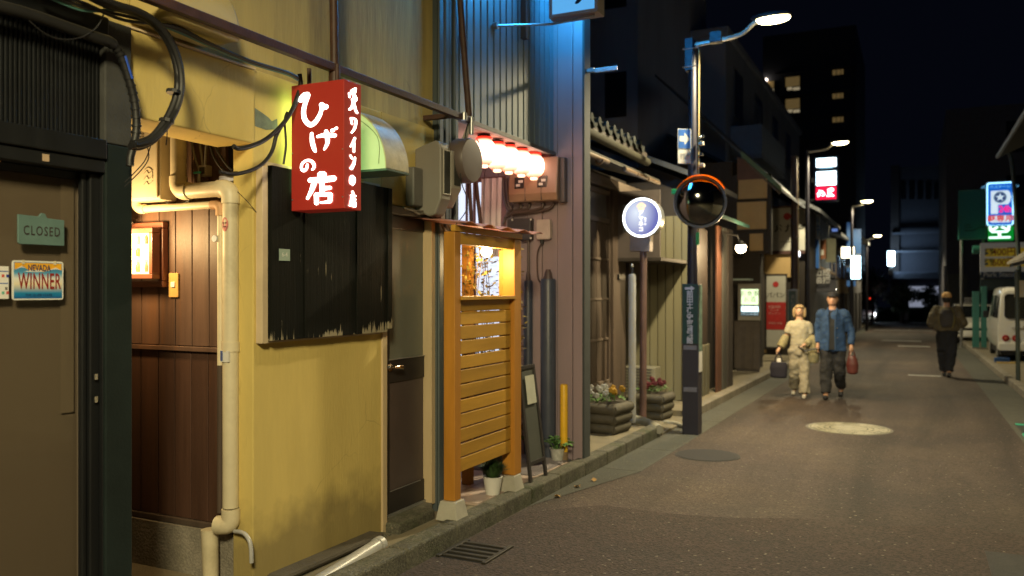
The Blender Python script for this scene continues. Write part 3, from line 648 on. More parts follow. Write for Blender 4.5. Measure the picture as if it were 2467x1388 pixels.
v.tube(smoothpath([(bx - .03, Yh0 - .013, bz + .05), (bx, Yh0 - .013, bz + .062), (bx + .03, Yh0 - .013, bz + .045), (bx + .034, Yh0 - .013, bz)]), .0022, 5)
v.build('emblem', M('grey_print', (.22, .19, .12), .6), t)
for zz in (hz0 + .06, hz1 - .12): MB().box(hx1 + .001, hx1 + .02, YP - .04, YP - .002, zz, zz + .05).build('bracket', hm, t, bevel=.003)
# valve, outlet and wires
t = T('valve', 'small teal handled water valve between pipe and outlet box', 'valve', pb(478, 415, YP - .04))
c = pb(475, 416, YP - .06); MB().box(c.x - .026, c.x + .026, c.y - .006, c.y + .006, c.z - .006, c.z + .006).build('handle', M('teal_plastic', (.03, .30, .22), .5), t, bevel=.003)
MB().tube([c + Vector((.004, .01, -.06)), c + Vector((.004, .01, 0))], .010, 10).build('body', steel, t, smooth=True)
c = pb(492, 412, YP - .03); t = T('outlet_box', 'small beige outlet box under grey cables', 'outlet', c)
MB().rbox(c.x - .03, c.x + .03, YP - .045, YP - .002, c.z - .03, c.z + .03, .006).build('box', grey_lt, t, bevel=.003)
MB().box(c.x - .018, c.x + .018, YP - .048, YP - .044, c.z - .018, c.z + .018).build('socket', M('vent_dark', (.05, .04, .025), .7), t)
t = T('grey_wires', 'grey cables looping down from the alcove ceiling to the outlet box', 'cables', pb(500, 350, YP - .04))
wm = M('grey_cable', (.22, .21, .19), .6)
for k, pts in enumerate((((478, 312), (462, 340), (470, 380), (482, 420), (476, 436)), ((492, 315), (482, 345), (486, 380), (488, 398)), ((502, 318), (497, 350), (494, 398)), ((512, 318), (522, 360), (548, 400), (560, 412)), ((505, 318), (512, 370), (540, 412), (572, 415)))):
    MB().tube(smoothpath([pb(a, b, YP - .03 - .008 * k) for a, b in pts]), .006, 6).build('cable', wm if k < 3 else rubber, t, smooth=True)
MB().tube(smoothpath([pb(a, b, YP - .05) for a, b in ((398, 482), (408, 492), (430, 494), (452, 486), (458, 478))]), .007, 6).build('cable', rubber, t, smooth=True)
tag(MB().box(fr(538, YP), fr(572, YP), YP - .03, YP - .012, zat(438, -3.3, YP), zat(424, -3.3, YP)).build('paper_card', M('pale_card', (.62, .60, .66), .6)), 'pale card tucked behind the drainpipe elbow', 'card')
# framed menu case, lit inside
Yf = YP - .04
fx0, fx1 = fr(250, Yf), fr(392, Yf); fz0, fz1 = zat(692, fx1, Yf), zat(534, fx1, Yf)
t = T('menu_case', 'lit wooden framed display case on the plank wall', 'display case', ((fx0 + fx1) / 2, Yf, fz0))
red_w = M('red_brown_wood', (.24, .085, .05), .4, var=.25, scale=8, st=(.2, 1, 1), coat=.2)
def frame(mb, x0, x1, z0, z1, w, y0, y1):
    mb.box(x0, x1, y0, y1, z1 - w, z1); mb.box(x0, x1, y0, y1, z0, z0 + w); mb.box(x0, x0 + w, y0, y1, z0 + w, z1 - w); mb.box(x1 - w, x1, y0, y1, z0 + w, z1 - w); return mb
frame(MB(), fx0, fx1, fz0, fz1, .035, Yf, YP).build('outer_frame', red_w, t, bevel=.006)
ix1 = fr(366, Yf - .06); iz0, iz1 = zat(672, ix1, Yf - .06), zat(548, ix1, Yf - .06)
frame(MB(), fx0 + .03, ix1, iz0, iz1, .028, Yf - .06, Yf - .002).build('inner_frame', red_w, t, bevel=.005)
lx0, lx1, lz0, lz1 = fx0 + .058, ix1 - .028, iz0 + .028, iz1 - .028
MB().box(lx0, lx1, Yf - .03, Yf - .02, lz0, lz1).build('backlight', EM('case_light', (1, .80, .36), 1.5), t)
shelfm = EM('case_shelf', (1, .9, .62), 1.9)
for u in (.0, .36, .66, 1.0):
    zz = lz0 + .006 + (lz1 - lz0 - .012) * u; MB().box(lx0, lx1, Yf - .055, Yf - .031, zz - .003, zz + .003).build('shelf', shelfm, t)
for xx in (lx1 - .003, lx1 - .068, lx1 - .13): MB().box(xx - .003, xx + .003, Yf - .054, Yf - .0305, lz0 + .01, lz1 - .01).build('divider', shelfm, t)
for i, (u, w, c) in enumerate(((.15, .02, (.25, .2, .1)), (.15, .03, (.2, .25, .12)), (.72, .022, (.3, .12, .05)), (.72, .02, (.12, .15, .2)), (.42, .03, (.35, .25, .05)))):
    xx = (lx1 - .035, lx1 - .1, lx1 - .035, lx1 - .1, lx1 - .098)[i]; zz = lz0 + (lz1 - lz0) * (u, u, u, u, u)[i] + .004
    if i in (0, 1): zz = lz0 + .012
    MB().lathe((xx, Yf - .043, zz), [(w * .4, 0), (w * .5, .02), (w * .45, .035), (w * .2, .045), (w * .18, .055)], 10).build('miniature', M('mini%d' % i, c, .5), t, smooth=True)
c = pb(418, 687, YP - .01); t = T('switch_plate', 'yellowed switch plate with white button on the planks', 'switch', c)
MB().rbox(c.x - .036, c.x + .036, YP - .012, YP - .002, c.z - .068, c.z + .068, .006).build('plate', M('yellowed_plastic', (.55, .33, .10), .45), t, bevel=.002)
MB().rbox(c.x - .015, c.x + .015, YP - .018, YP - .012, c.z - .012, c.z + .018, .004).build('button', white_paint, t, bevel=.002)
# alcove wall lamp behind the column
t = T('alcove_lamp', 'warm wall lamp hidden behind the dark column', 'lamp', (-3.95, YP - .2, 1.98))
MB().lathe((-4.0, YP - .14, 1.98), [(.05, 0), (.07, .02), (.02, .06)], 16).build('holder', steel, t, smooth=True)
MB().ball((-4.0, YP - .14, 1.93), .045).build('bulb', EM('warm_bulb', (1, .72, .34), 12), t, smooth=True)
def lamp_light(name, kind, loc, power, col, size, parent, spot=None, rot=None):
    l = bpy.data.lights.new(name, kind); l.energy = power; l.color = col
    if kind == 'AREA': l.size = size
    else: l.shadow_soft_size = size
    if kind == 'SPOT': l.spot_size = radians(spot); l.spot_blend = .15
    o = bpy.data.objects.new(name, l); COL.objects.link(o); org = Vector((0, 0, 0)); p = parent
    while p is not None: org += p.location; p = p.parent
    o.parent = parent; o.location = Vector(loc) - org
    if rot: o.rotation_euler = rot
    return o
lamp_light('alcove_light', 'POINT', (-3.86, YP - .30, 1.92), 26, (1, .66, .28), .05, t)

# ---------------------------------------------------------------- cables and bar across the cream wall
XS = -2.85
t = T('steel_bar_frame', 'rusty brown steel bar along the wall carrying the red sign', 'bar', (XS, 3.6, 2.8))
b1_ = A(1133, 292, XS); zb = b1_.z
MB().box(XS - .021, XS + .021, 1.2, b1_.y, zb - .018, zb + .026).build('bar', rustbrown, t, bevel=.004)
for a, b in (((800, -300), (806, 186)), ((1096, -160), (1131, 290))):
    MB().tube([A(*a, XS), A(*b, XS)], .023, 12).build('upright', rustbrown, t, smooth=True)
q = A(806, 184, XS); MB().tube([q - Vector((0, 0, .03)), q + Vector((0, 0, .04))], .032, 12).build('collar', rustbrown, t, smooth=True)
MB().box(-3.098, XS, b1_.y - .24, b1_.y - .20, zb - .015, zb + .018).build('bracket', rustbrown, t, bevel=.003)
for a, b, r in (((1118, 290), (1118, 272), .022), ((1136, 325), (1136, 283), .016)):
    MB().tube([A(*a, XS + .02), A(*b, XS + .02)], r, 12).build('insulator', steel, t, smooth=True)
t = T('cable_loop', 'thick black cable bundle looping down from the bar', 'cables', A(430, 190, -2.88))
lp = [(185, -30), (260, 8), (330, 30), (378, 62), (412, 110), (431, 170), (430, 230), (408, 285), (372, 330), (338, 348), (318, 350)]
for k in range(5):
    MB().tube(smoothpath([A(a + 5 * cos(k * 1.3 + a * .01), b + 5 * sin(k * 1.7 + a * .008), -2.90 + .014 * (k % 3)) for a, b in lp], 6), .0145, 8).build('cable', rubber, t, smooth=True)
for a, b in ((419, 222), (402, 292)):
    MB().tube([A(a, b - 4, -2.886), A(a - 1, b + 4, -2.886)], .031, 10).build('cable_tie', rubber, t)
for pts in (((353, 345), (358, 380), (340, 410), (300, 450)), ((366, 342), (350, 385), (325, 415), (300, 440)), ((410, 265), (404, 300), (402, 330), (400, 350))):
    MB().tube(smoothpath([A(a, b, -2.93) for a, b in pts]), .0025, 5).build('wire', rubber, t, smooth=True)
t = T('black_conduit', 'black corrugated conduit bending down over the dark column', 'conduit', A(300, 150, -2.99))
cp = smoothpath([A(a, b, -2.985) for a, b in ((-60, 2), (60, 32), (160, 66), (235, 92), (268, 104), (292, 135), (312, 195), (325, 250), (329, 310), (322, 350), (314, 380), (313, 400))], 6)
MB().tube(cp, [.024 if i < 26 else .017 for i in range(len(cp))], 10).build('conduit', rubber, t, smooth=True)
for i in range(27, 50, 2):
    if i + 1 < len(cp): MB().tube([cp[i], cp[i] + (cp[i + 1] - cp[i]).normalized() * .009], .0205, 10).build('ridge', rubber, t, smooth=True)
MB().tube(smoothpath([A(a, b, -2.96) for a, b in ((302, 135), (311, 165), (319, 190))]), .005, 6).build('blue_wire', M('blue_wire', (.03, .09, .5), .4), t, smooth=True)
MB().tube(smoothpath([A(a, b, -2.96) for a, b in ((70, 50), (110, 82), (150, 95), (195, 90), (232, 66), (250, 30), (245, -10))]), .003, 5).build('wire', rubber, t, smooth=True)
for k, lab in enumerate(('cable', 'cable', 'cable')):
    pts = ((95, -20), (200, 10 + 6 * k), (300, 52 - 14 * k), (420, 66 + 2 * k), (500, 105), (600, 148), (690, 176), (718, 190))
    MB().tube(smoothpath([A(a, b + (k - 1) * 3, -2.93 - .012 * k) for a, b in pts], 5), .007, 6).build(lab, teal_wire if k == 2 else rubber, t, smooth=True)
t = T('sign_cables', 'black and teal cables sagging from the red sign to the alcove', 'cables', A(690, 290, -2.97))
for k, (pts, m, r) in enumerate(((((722, 178), (724, 205), (714, 240), (700, 272), (676, 305), (640, 336), (605, 352), (575, 358), (562, 352)), rubber, .012),
        (((724, 205), (712, 250), (690, 288), (668, 320), (655, 365), (632, 395), (600, 412), (560, 420), (530, 414)), rubber, .010),
        (((728, 195), (722, 235), (700, 275), (682, 300), (664, 335)), teal_wire, .006), (((726, 200), (716, 245), (694, 280), (672, 312), (652, 330)), teal_wire, .005),
        (((683, 395), (689, 350), (686, 290), (692, 270)), rubber, .006))):
    MB().tube(smoothpath([A(a, b, -2.98 - .02 * (k == 4)) for a, b in pts], 5), r, 8).build('cable', m, t, smooth=True)
MB().tube(smoothpath([A(a, b, -3.095) for a, b in ((572, 462), (600, 490), (628, 525))], 4), .002, 5).build('wire', oldwood, t)

# ---------------------------------------------------------------- red lit sign
YS = 3.52
sx0, sx1 = fr(702, YS), fr(829, YS); sz0_ = zat(502, sx1, YS); sz1_ = zat(190, sx1, YS); YS1 = yat(870, sx1)
t = T('red_lightbox', 'red lit box sign with white brush lettering hanging from the bar', 'sign', ((sx0 + sx1) / 2, YS, sz0_))
def signface(name, mark):
    return EM(name, (.36, .022, .012), .2, base=(.34, .028, .02))
rf = signface('red_acrylic', None)
MB().box(sx0, sx1, YS, YS1, sz0_, sz1_).build('box', rf, t, bevel=.003)
for a in (sx0 + .008, sx1 - .008):
    for z in (sz0_ + .06, sz0_ + .31): MB().lathe((a, YS - .002, z), [(.004, -.002), (.004, .002)], 8, 'y').build('screw', steel, t)
MB().tube([(sx1 - .1, (YS + YS1) / 2, sz1_), (sx1 - .1, (YS + YS1) / 2, zb)], .012, 8).build('hanger', rustbrown, t)
MB().tube([(sx0 + .06, (YS + YS1) / 2, sz1_), (sx0 + .06, (YS + YS1) / 2, zb)], .012, 8).build('hanger', rustbrown, t)
litw = EM('lit_letters', (1, .98, .86), 5.5)
def fmap(u, v, k): return Vector((sx0 + (u - 44) / (590 - 44) * (sx1 - sx0), YS - .0012 - .0002 * k, sz1_ - (v - 52) / (1352 - 52) * (sz1_ - sz0_)))
S = [([(150, 205), (185, 172), (222, 170), (196, 240), (176, 320), (182, 400), (215, 455), (255, 478), (300, 452), (340, 395), (360, 340), (362, 285)], [62, 66, 46, 44, 46, 48, 48, 48, 46, 42, 36, 34]),
     ([(362, 285), (385, 310), (408, 312)], [48, 56, 50]),
     ([(260, 570), (266, 650), (284, 720), (298, 755)], [32, 44, 42, 26]), ([(322, 606), (400, 598), (500, 612)], [26, 44, 36]),
     ([(410, 562), (424, 640), (420, 690), (392, 742)], [38, 44, 36, 20]), ([(470, 560), (482, 558)], [32, 34]), ([(508, 544), (516, 540)], [26, 28]),
     ([(216, 885), (206, 925), (178, 942), (154, 918), (162, 870), (205, 842), (252, 848), (284, 885), (284, 920), (268, 938)], [24, 30, 30, 26, 26, 26, 28, 32, 28, 20]),
     ([(355, 998), (384, 1000)], [66, 62]), ([(246, 1046), (360, 1050), (488, 1046)], [48, 60, 56]), ([(290, 1070), (262, 1150), (218, 1232)], [56, 46, 26]),
     ([(368, 1085), (372, 1190)], [48, 52]), ([(375, 1138), (452, 1138)], [44, 36]), ([(310, 1200), (314, 1282)], [46, 46]),
     ([(325, 1198), (450, 1204)], [40, 42]), ([(456, 1210), (452, 1272)], [46, 40]), ([(360, 1282), (448, 1280)], [20, 30])]
for a, b in ((0, 2), (2, 7), (7, 8), (8, len(S))):
    lm = MB()
    for k in range(a, b): ribbon(lm, S[k][0], S[k][1], fmap, k)
    lm.build('letter', litw, t)
def smap(u, v, k): return Vector((sx1 + .0012 + .0002 * k, YS + (u - 592) / (756 - 592) * (YS1 - YS), sz1_ - (v - 52) / (1345 - 52) * (sz1_ - sz0_)))
S2 = [([(700, 108), (684, 140), (672, 160)], [20, 44, 50]), ([(636, 180), (642, 215)], [16, 20]), ([(682, 180), (694, 212), (676, 240)], [36, 46, 40]), ([(680, 250), (664, 310), (640, 345)], [26, 24, 18]), ([(686, 275), (698, 325), (712, 350)], [26, 26, 24]),
      ([(655, 428), (664, 480)], [22, 18]), ([(655, 426), (700, 428), (692, 510), (660, 570)], [18, 24, 22, 14]), ([(692, 615), (676, 660), (650, 712)], [20, 22, 14]), ([(682, 665), (682, 758)], [22, 18]),
      ([(650, 805), (662, 830)], [20, 18]), ([(692, 815), (680, 880), (656, 932)], [18, 26, 30]), ([(668, 1020), (664, 1070), (648, 1085), (644, 1045), (660, 1008), (684, 1020), (686, 1062), (668, 1100)], [14, 16, 16, 16, 16, 18, 18, 12]),
      ([(668, 1165), (676, 1195)], [20, 22]), ([(652, 1205), (695, 1205)], [16, 18]), ([(662, 1215), (640, 1312)], [22, 14]), ([(676, 1215), (676, 1262)], [16, 16]), ([(676, 1240), (696, 1240)], [14, 14]), ([(668, 1265), (668, 1312)], [16, 16]), ([(668, 1266), (692, 1266), (692, 1312), (668, 1312)], [14, 14, 16, 14])]
for a, b in ((0, 5), (5, 7), (7, 9), (9, 11), (11, 12), (12, len(S2))):
    lm = MB()
    for k in range(a, b): ribbon(lm, S2[k][0], S2[k][1], smap, k)
    lm.build('letter', litw, t)
# the panel on its far side, turned to the lane beyond, is lit too
MB().box(sx0 + .03, sx1 - .03, YS1 + .001, YS1 + .004, sz0_ + .05, sz1_ - .05).build('back_panel', EM('green_white_panel', (.58, 1, .46), 2.3), t)
MB().box(sx0 - .004, sx0 - .001, YS + .02, YS1 - .02, sz0_ + .1, sz1_ - .04).build('side_panel', EM('green_white_side', (.72, 1, .34), 4.0), t)

# ---------------------------------------------------------------- hood, meters, drum
XH = -2.76
Yh = yat(930, XH); hz0 = zat(405, XH, Yh)
t = T('vent_hood', 'rounded pale plastic window hood behind the red sign', 'hood', (XH, Yh, hz0))
Yhe = yat(984, XH); rr = abs(XH - XW); hh = zat(262, XW, Yh) - hz0
pro = [(XH - (1 - cos(a)) * rr, hz0 + sin(a) * hh) for a in [i * pi / 2 / 8 for i in range(9)]] + [(XW, hz0)]
MB().prism(pro, 'y', Yh, Yh + .004).build('end_panel', M('pale_green_plastic', (.55, .62, .42), .45, var=.05), t)
pro2 = [(XH - (1 - cos(a)) * rr + .003, hz0 + .003 + sin(a) * hh) for a in [i * pi / 2 / 10 for i in range(11)]]
mb = MB(); k = len(pro2); dirty = M('dirty_cream_plastic', (.42, .36, .22), .5, var=.3, scale=8, col2=(.2, .13, .06), c2lo=.5, c2hi=.7)
mb.add([(p[0], y, p[1]) for y in (Yh - .002, Yhe) for p in pro2] + [(p[0] - .006, y, p[1] - .006) for y in (Yh - .002, Yhe) for p in pro2],
       [(i, i + 1, k + i + 1, k + i) for i in range(k - 1)] + [(2 * k + i, 3 * k + i, 3 * k + i + 1, 2 * k + i + 1) for i in range(k - 1)] + [(i, 2 * k + i, 2 * k + i + 1, i + 1) for i in range(k - 1)] + [(k + i, k + i + 1, 3 * k + i + 1, 3 * k + i) for i in range(k - 1)] + [(0, k, 3 * k, 2 * k)])
mb.build('canopy', dirty, t, smooth=True)
MB().box(XW + .001, XH + .006, Yh - .004, Yhe, hz0 - .014, hz0 - .001).build('rim', M('dark_green_rim', (.05, .09, .07), .5), t, bevel=.002)
frame_o = MB().tube(smoothpath([(XH - .05, Yh - .003, hz0 + .03), (XH - .06, Yh - .003, hz0 + hh * .5), (XW + .12, Yh - .003, hz0 + hh * .85)]), .002, 5).build('seam', M('seam_green', (.2, .25, .14), .6), t)
# half seen hood of the upper window
t = T('upper_hood', 'pale rounded window hood cut off by the top edge', 'hood', (-2.8, 2.6, 2.9))
o1, o2 = A(395, 55, -2.95), A(585, -5, -2.95)
pr = [(-2.86 - (1 - cos(a)) * .24, 0 + sin(a) * .3) for a in [i * pi / 2 / 8 for i in range(9)]] + [(XW - .01, 0)]
mb = MB(); z0 = A(470, 62, -2.87).z; mb.prism([(p[0], z0 + p[1]) for p in pr], 'y', yat(400, -2.87), yat(580, -2.87)); mb.build('canopy', M('old_cream_plastic', (.50, .40, .16), .45, var=.08), t, smooth=True, bevel=.02)

t = T('meter_box', 'large taupe electricity meter box with rounded top', 'meter box', A(1030, 500, -2.95))
Ym = yat(998, XW); 
xm = -2.885; zt_, zb_ = zat(336, xm, Ym), zat(520, xm, Ym)
prof = [(XW + .002, zt_ - .05), (XW + .06, zt_ - .03), (xm - .05, zt_), (xm - .02, zt_ - .01), (xm, zt_ - .05), (xm, zt_ - .40), (xm - .05, zb_ + .01), (xm - .10, zb_), (XW + .002, zb_ + .05)]
MB().prism(prof, 'y', Ym, Ym + .13).build('casing', grey_box, t, bevel=.012)
MB().box(XW + .002, XW + .075, Ym - .12, Ym - .002, zat(500, XW, Ym), zat(408, XW, Ym)).build('terminal_box', M('dark_taupe', (.13, .125, .115), .5), t, bevel=.012)
MB().box(xm + .001, xm + .006, Ym + .03, Ym + .115, zt_ - .36, zt_ - .07).build('window', M('meter_window', (.05, .05, .045), .15), t, bevel=.004)
frame(MB(), 0, 0, 0, 0, 0, 0, 0)
mb = MB()
for b in ((Ym + .022, Ym + .03, zt_ - .37, zt_ - .06), (Ym + .115, Ym + .122, zt_ - .37, zt_ - .06)): mb.box(xm, xm + .008, *b)
mb.box(xm, xm + .008, Ym + .03, Ym + .115, zt_ - .37, zt_ - .361); mb.box(xm, xm + .008, Ym + .03, Ym + .115, zt_ - .069, zt_ - .06)
mb.build('window_frame', grey_lt, t, bevel=.002)
t = T('small_meter_box', 'small pale meter box beside the large taupe one', 'meter box', A(1090, 480, -2.93))
Yn = Ym + .17; xn = -2.90; zt2, zb2 = zat(362, xn, Yn), zat(452, xn, Yn)
MB().prism([(XW, zt2), (xn, zt2), (xn, zb2), (xn - .07, zb2 - .13), (XW, zb2 - .13)], 'y', Yn, Yn + .14).build('casing', grey_lt, t, bevel=.008)
MB().box(xn + .001, xn + .005, Yn + .03, Yn + .12, zb2 + .02, zt2 - .03).build('window', M('meter_window', (.05, .05, .045), .15), t, bevel=.003)
t = T('junction_wires', 'tangled cables under the meter boxes above the door', 'cables', A(1070, 540, -2.98))
for pts, r in ((((972, 500), (1000, 508), (1040, 512), (1075, 535), (1088, 560), (1100, 580)), .008), (((990, 503), (1010, 515), (1035, 510)), .009), (((1052, 500), (1058, 520), (1066, 545), (1085, 562), (1098, 556)), .007), (((1066, 545), (1080, 570), (1098, 572)), .01)):
    MB().tube(smoothpath([A(a, b, -3.03) for a, b in pts], 4), r, 6).build('cable', M('grimy_cable', (.14, .12, .10), .7, var=.3), t, smooth=True)
c = A(1062, 518, -3.03); MB().box(c.x - .02, c.x + .02, c.y - .03, c.y + .03, c.z - .035, c.z + .035).build('connector', grey_lt, t, bevel=.004)
MB().tube(smoothpath([A(a, b, -2.87) for a, b in ((1126, 300), (1118, 345), (1110, 390), (1112, 440), (1126, 480), (1122, 510), (1095, 545))], 5), .004, 5).build('wire', rubber, t, smooth=True)
t = T('round_sign_drum', 'round grey drum hanging at the end of the steel bar', 'drum sign', A(1134, 385, XS))
c = A(1135, 387, XS)
MB().lathe((c.x, c.y, c.z), [(.150, -.12), (.160, -.11), (.160, 0), (.152, .012), (.10, .016)], 32, 'x').build('drum', M('brown_grey_drum', (.12, .09, .08), .45, var=.08), t, smooth=True)
MB().tube([c + Vector((-.06, 0, .15)), Vector((XS, c.y, zb))], .018, 10).build('hanger', grey_lt, t)
# ---------------------------------------------------------------- blue grey siding building
YN = 7.36                     # the wall that faces the viewer
XE = fr(1406, YN)             # its street corner
t = T('siding_building', 'blue grey metal clad building with porch and wing wall', 'building', (XE, YN, G(YN) + .1))
Yc0, Yc1 = yat(1057, -3.06), yat(1101, -3.06)
MB().box(-3.5, -3.075, Yc0, Yc1, G(5.5) + .1, 7.5).build('pier', slate, t)
for i, (a, b, x) in enumerate(((0, .24, -3.055), (.30, .50, -3.05), (.56, .74, -3.06), (.8, 1, -3.045))):
    MB().box(-3.074, x, Yc0 + (Yc1 - Yc0) * a, Yc0 + (Yc1 - Yc0) * b, G(5.5) + .1, 7.5).build('pier_rib', slate, t, bevel=.008)
XF = -3.10
zs = zat(297, XF, yat(1142, XF))
MB().box(-4.8, XF - .022, Yc1 + .002, YN - .002, zs + .03, 7.5).build('overhang', siding, t)
n = 17; y0 = Yc1 + .004; w = (YN - .004 - y0) / n
for i in range(n):
    mb = MB(); a = y0 + i * w
    mb.box(XF - .02, XF, a, a + w * .78, zs + .02, 7.5); mb.build('siding_panel', siding, t, bevel=.003)
MB().box(XF - .035, XF + .012, Yc1 + .004, YN - .003, zs - .02, zs + .018).build('drip_edge', M('dark_flashing', (.10, .09, .085), .5), t, bevel=.003)
MB().box(-4.8, XF - .04, Yc1 + .004, YN - .003, zs + .0, zs + .028).build('soffit', M('soffit', (.48, .40, .36), .7, var=.06, scale=3), t)
# wing wall of vertical panels
MB().box(-5.0, XE - .01, YN + .02, YN + .14, -.2, 7.5).build('wing_wall', siding_lo, t)
x = XE - .012; i = 0
while x > -4.75:
    wd = .158 if i else .10
    MB().box(x - wd + .007, x, YN - .002 - .008 * (i % 2), YN + .018, G(YN) + .1, 7.5).build('siding_panel', siding_lo, t, bevel=.004); x -= wd; i += 1
MB().box(XE - .010, XE + .012, YN - .012, YN + .15, G(YN) + .06, 7.5).build('corner_trim', M('trim_grey', (.05, .058, .062), .8), t, bevel=.004)
MB().box(-4.9, -4.75, Yc1, YN, -.2, 3.1).build('porch_back_wall', siding_lo, t)
MB().box(-4.8, -3.3, Yc1 - .05, Yc1, -.2, 3.1).build('porch_side_wall', siding_lo, t)
ftile = M('pink_floor_tile', (.46, .36, .31), .5, var=.08, scale=6, rnd=.06)
for i in range(6):
    for j in range(8):
        a = Yc1 + .01 + j * .2225; b = -4.74 + i * .31
        MB().gbox(b, b + .305, a, a + .217, .08, .118).build('tile', ftile, t)
dm = t
# lit entrance in the wing wall, seen through the screen
xa, xb = fr(1108, YN), fr(1214, YN)
Ye = YN - .025
dr = MB().box(xa - .3, xb + .03, Ye + .005, Ye + .012, G(YN) + .12, 2.75).build('entrance', M('entrance_frame', (.20, .09, .075), .5), t)
glow = EM('entrance_glow', (.72, .82, 1.0), 1.1)
for a, b in ((xa - .26, xa - .02), (xa + .0, xa + .075), (xa + .11, xa + .16), (xa + .20, xb - .04)):
    MB().box(a, b, Ye - .003, Ye + .004, .95, 2.70).build('lit_pane', glow, dr)
cm = M('pale_curtain', (.66, .60, .64), .9, var=.04)
cv = MB(); nn = 14; xx0, xx1 = fr(1158, YN - .1), fr(1206, YN - .1)
for i in range(nn):
    a, b = xx0 + (xx1 - xx0) * i / nn, xx0 + (xx1 - xx0) * (i + 1) / nn
    cv.quad((a, YN - .12 + .015 * sin(i * 1.4), 1.95), (b, YN - .12 + .015 * sin((i + 1) * 1.4), 1.95), (b + .02, YN - .12 + .015 * sin((i + 1) * 1.4), 2.72), (a + .02, YN - .12 + .015 * sin(i * 1.4), 2.72))
tag(cv.build('shop_curtain', cm), 'pale cloth hanging below the lanterns in the porch', 'curtain')
pl_ = T('leaning_poles', 'two dark red poles leaning below the round drum', 'poles', B(1150, 530, YN - .3))
for a, b in (((1130, 430), (1137, 560)), ((1146, 430), (1160, 560))): MB().tube([B(*a, YN - .3), B(*b, YN - .3)], .02, 8).build('pole', rustbrown, pl_, smooth=True)

# meters and boxes on the wing wall
bx = lambda px: fr(px, YN - .02)
def wz(py, Y=YN - .02): return zat(py, fr(1300, Y), Y)
t = T('double_meter', 'brown cabinet with two electricity meters under the lanterns', 'meter cabinet', (bx(1290), YN, wz(490)))
x0, x1 = fr(1226, YN - .15), fr(1343, YN - .15)
MB().prism([(YN - .013, wz(488)), (YN - .15, wz(488)), (YN - .17, wz(470)), (YN - .13, wz(384)), (YN - .013, wz(384))], 'x', x0, x1).build('cabinet', M('brown_cabinet', (.30, .185, .125), .4, var=.05), t, bevel=.01)
MB().box(x1 + .001, x1 + .05, YN - .10, YN - .012, wz(492), wz(386)).build('side_box', M('dark_brown_box', (.11, .09, .09), .5), t, bevel=.008)
for u in (.13, .60):
    mx_ = x0 + (x1 - x0) * u
    MB().box(mx_, mx_ + .10, YN - .166, YN - .15, wz(452, YN - .16), wz(424, YN - .16)).build('window', M('meter_window2', (.05, .045, .045), .2), t, bevel=.003)
    for a, b, z_ in ((.02, .06, 447), (.045, .09, 438)):
        MB().box(mx_ + a, mx_ + b, YN - .172, YN - .167, wz(z_, YN - .16), wz(z_ - 6, YN - .16)).build('tag', white_paint, t)
for u in (.35, .68): MB().box(x0 + (x1 - x0) * u, x0 + (x1 - x0) * u + .004, YN - .172, YN - .13, wz(486), wz(455)).build('seam', M('dark_brown_box', (.11, .09, .09), .5), t)
t = T('meter_cables', 'dark cables gathered under the double meter cabinet', 'cables', (bx(1240), YN - .05, wz(520)))
for k, pts in enumerate((((1250, 488), (1255, 500), (1238, 508), (1222, 515), (1212, 540)), ((1275, 488), (1272, 502), (1240, 512), (1215, 525)), ((1308, 488), (1305, 500), (1280, 508), (1240, 514)), ((1335, 488), (1325, 502), (1285, 512), (1235, 517)), ((1212, 430), (1214, 470), (1222, 500), (1230, 508)), ((1220, 430), (1222, 470), (1228, 498), (1234, 506)))):
    MB().tube(smoothpath([B(a, b, YN - .04 - .01 * (k % 3)) for a, b in pts], 5), .014, 7).build('cable', M('brown_cable', (.085, .055, .05), .5), t, smooth=True)
t = T('black_junction_box', 'black junction box with white screws below the meter cables', 'junction box', (bx(1258), YN, wz(580)))
MB().box(bx(1230), bx(1286), YN - .10, YN - .012, wz(579), wz(526)).build('box', M('dark_box', (.05, .045, .055), .5), t, bevel=.008)
for a, b in ((1234, 530), (1279, 529), (1279, 574)): c = B(a, b, YN - .103); MB().lathe((c.x, c.y, c.z), [(.009, -.003), (.009, .003)], 10, 'y').build('screw', white_paint, t)
t = T('pale_junction_box', 'small pale rounded box with a cable loop beneath it', 'junction box', (bx(1313), YN, wz(580)))
MB().rbox(bx(1297), bx(1330), YN - .07, YN - .012, wz(578), wz(530), .02).build('box', M('pale_pink_box', (.52, .44, .42), .5), t, bevel=.008)
MB().tube([B(1306, 578, YN - .04), B(1306, 588, YN - .04)], .018, 10).build('gland', rubber, t)
MB().tube(smoothpath([B(a, b, YN - .03) for a, b in ((1306, 586), (1296, 605), (1294, 640), (1297, 672), (1306, 680), (1313, 664), (1320, 655), (1326, 664))], 5), .008, 7).build('cable', M('brown_cable', (.085, .055, .05), .5), t, smooth=True)
def duct(px0, px1, pyt, label):
    r = (fr(px1, YN - .06) - fr(px0, YN - .06)) / 2; cx = (fr(px1, YN - .06) + fr(px0, YN - .06)) / 2; zt = zat(pyt, cx, YN - .06)
    t = T('duct_cover', label, 'duct', (cx, YN - .07, G(YN) + .1))
    MB().lathe((cx, YN - .025 - r * .9, 0), [(r, G(YN) + .1), (r, zt - .02), (r * .9, zt)], 16).build('pipe', M('indigo_duct', (.055, .065, .095), .4, var=.1), t, smooth=True)
    MB().lathe((cx, YN - .025 - r * .9, 0), [(r * .6, zt), (r * .5, zt + .05), (r * .3, zt + .09)], 12).build('neck', M('brown_cable', (.085, .055, .05), .5), t, smooth=True)
    return cx, zt
c1, z1 = duct(1263, 1283, 676, 'slim dark duct rising to the black junction box')
MB().tube([(c1, YN - .06, z1 + .08), (c1, YN - .06, wz(580))], .014, 8).build('riser', M('brown_cable', (.085, .055, .05), .5), bpy.data.objects['duct_cover'])
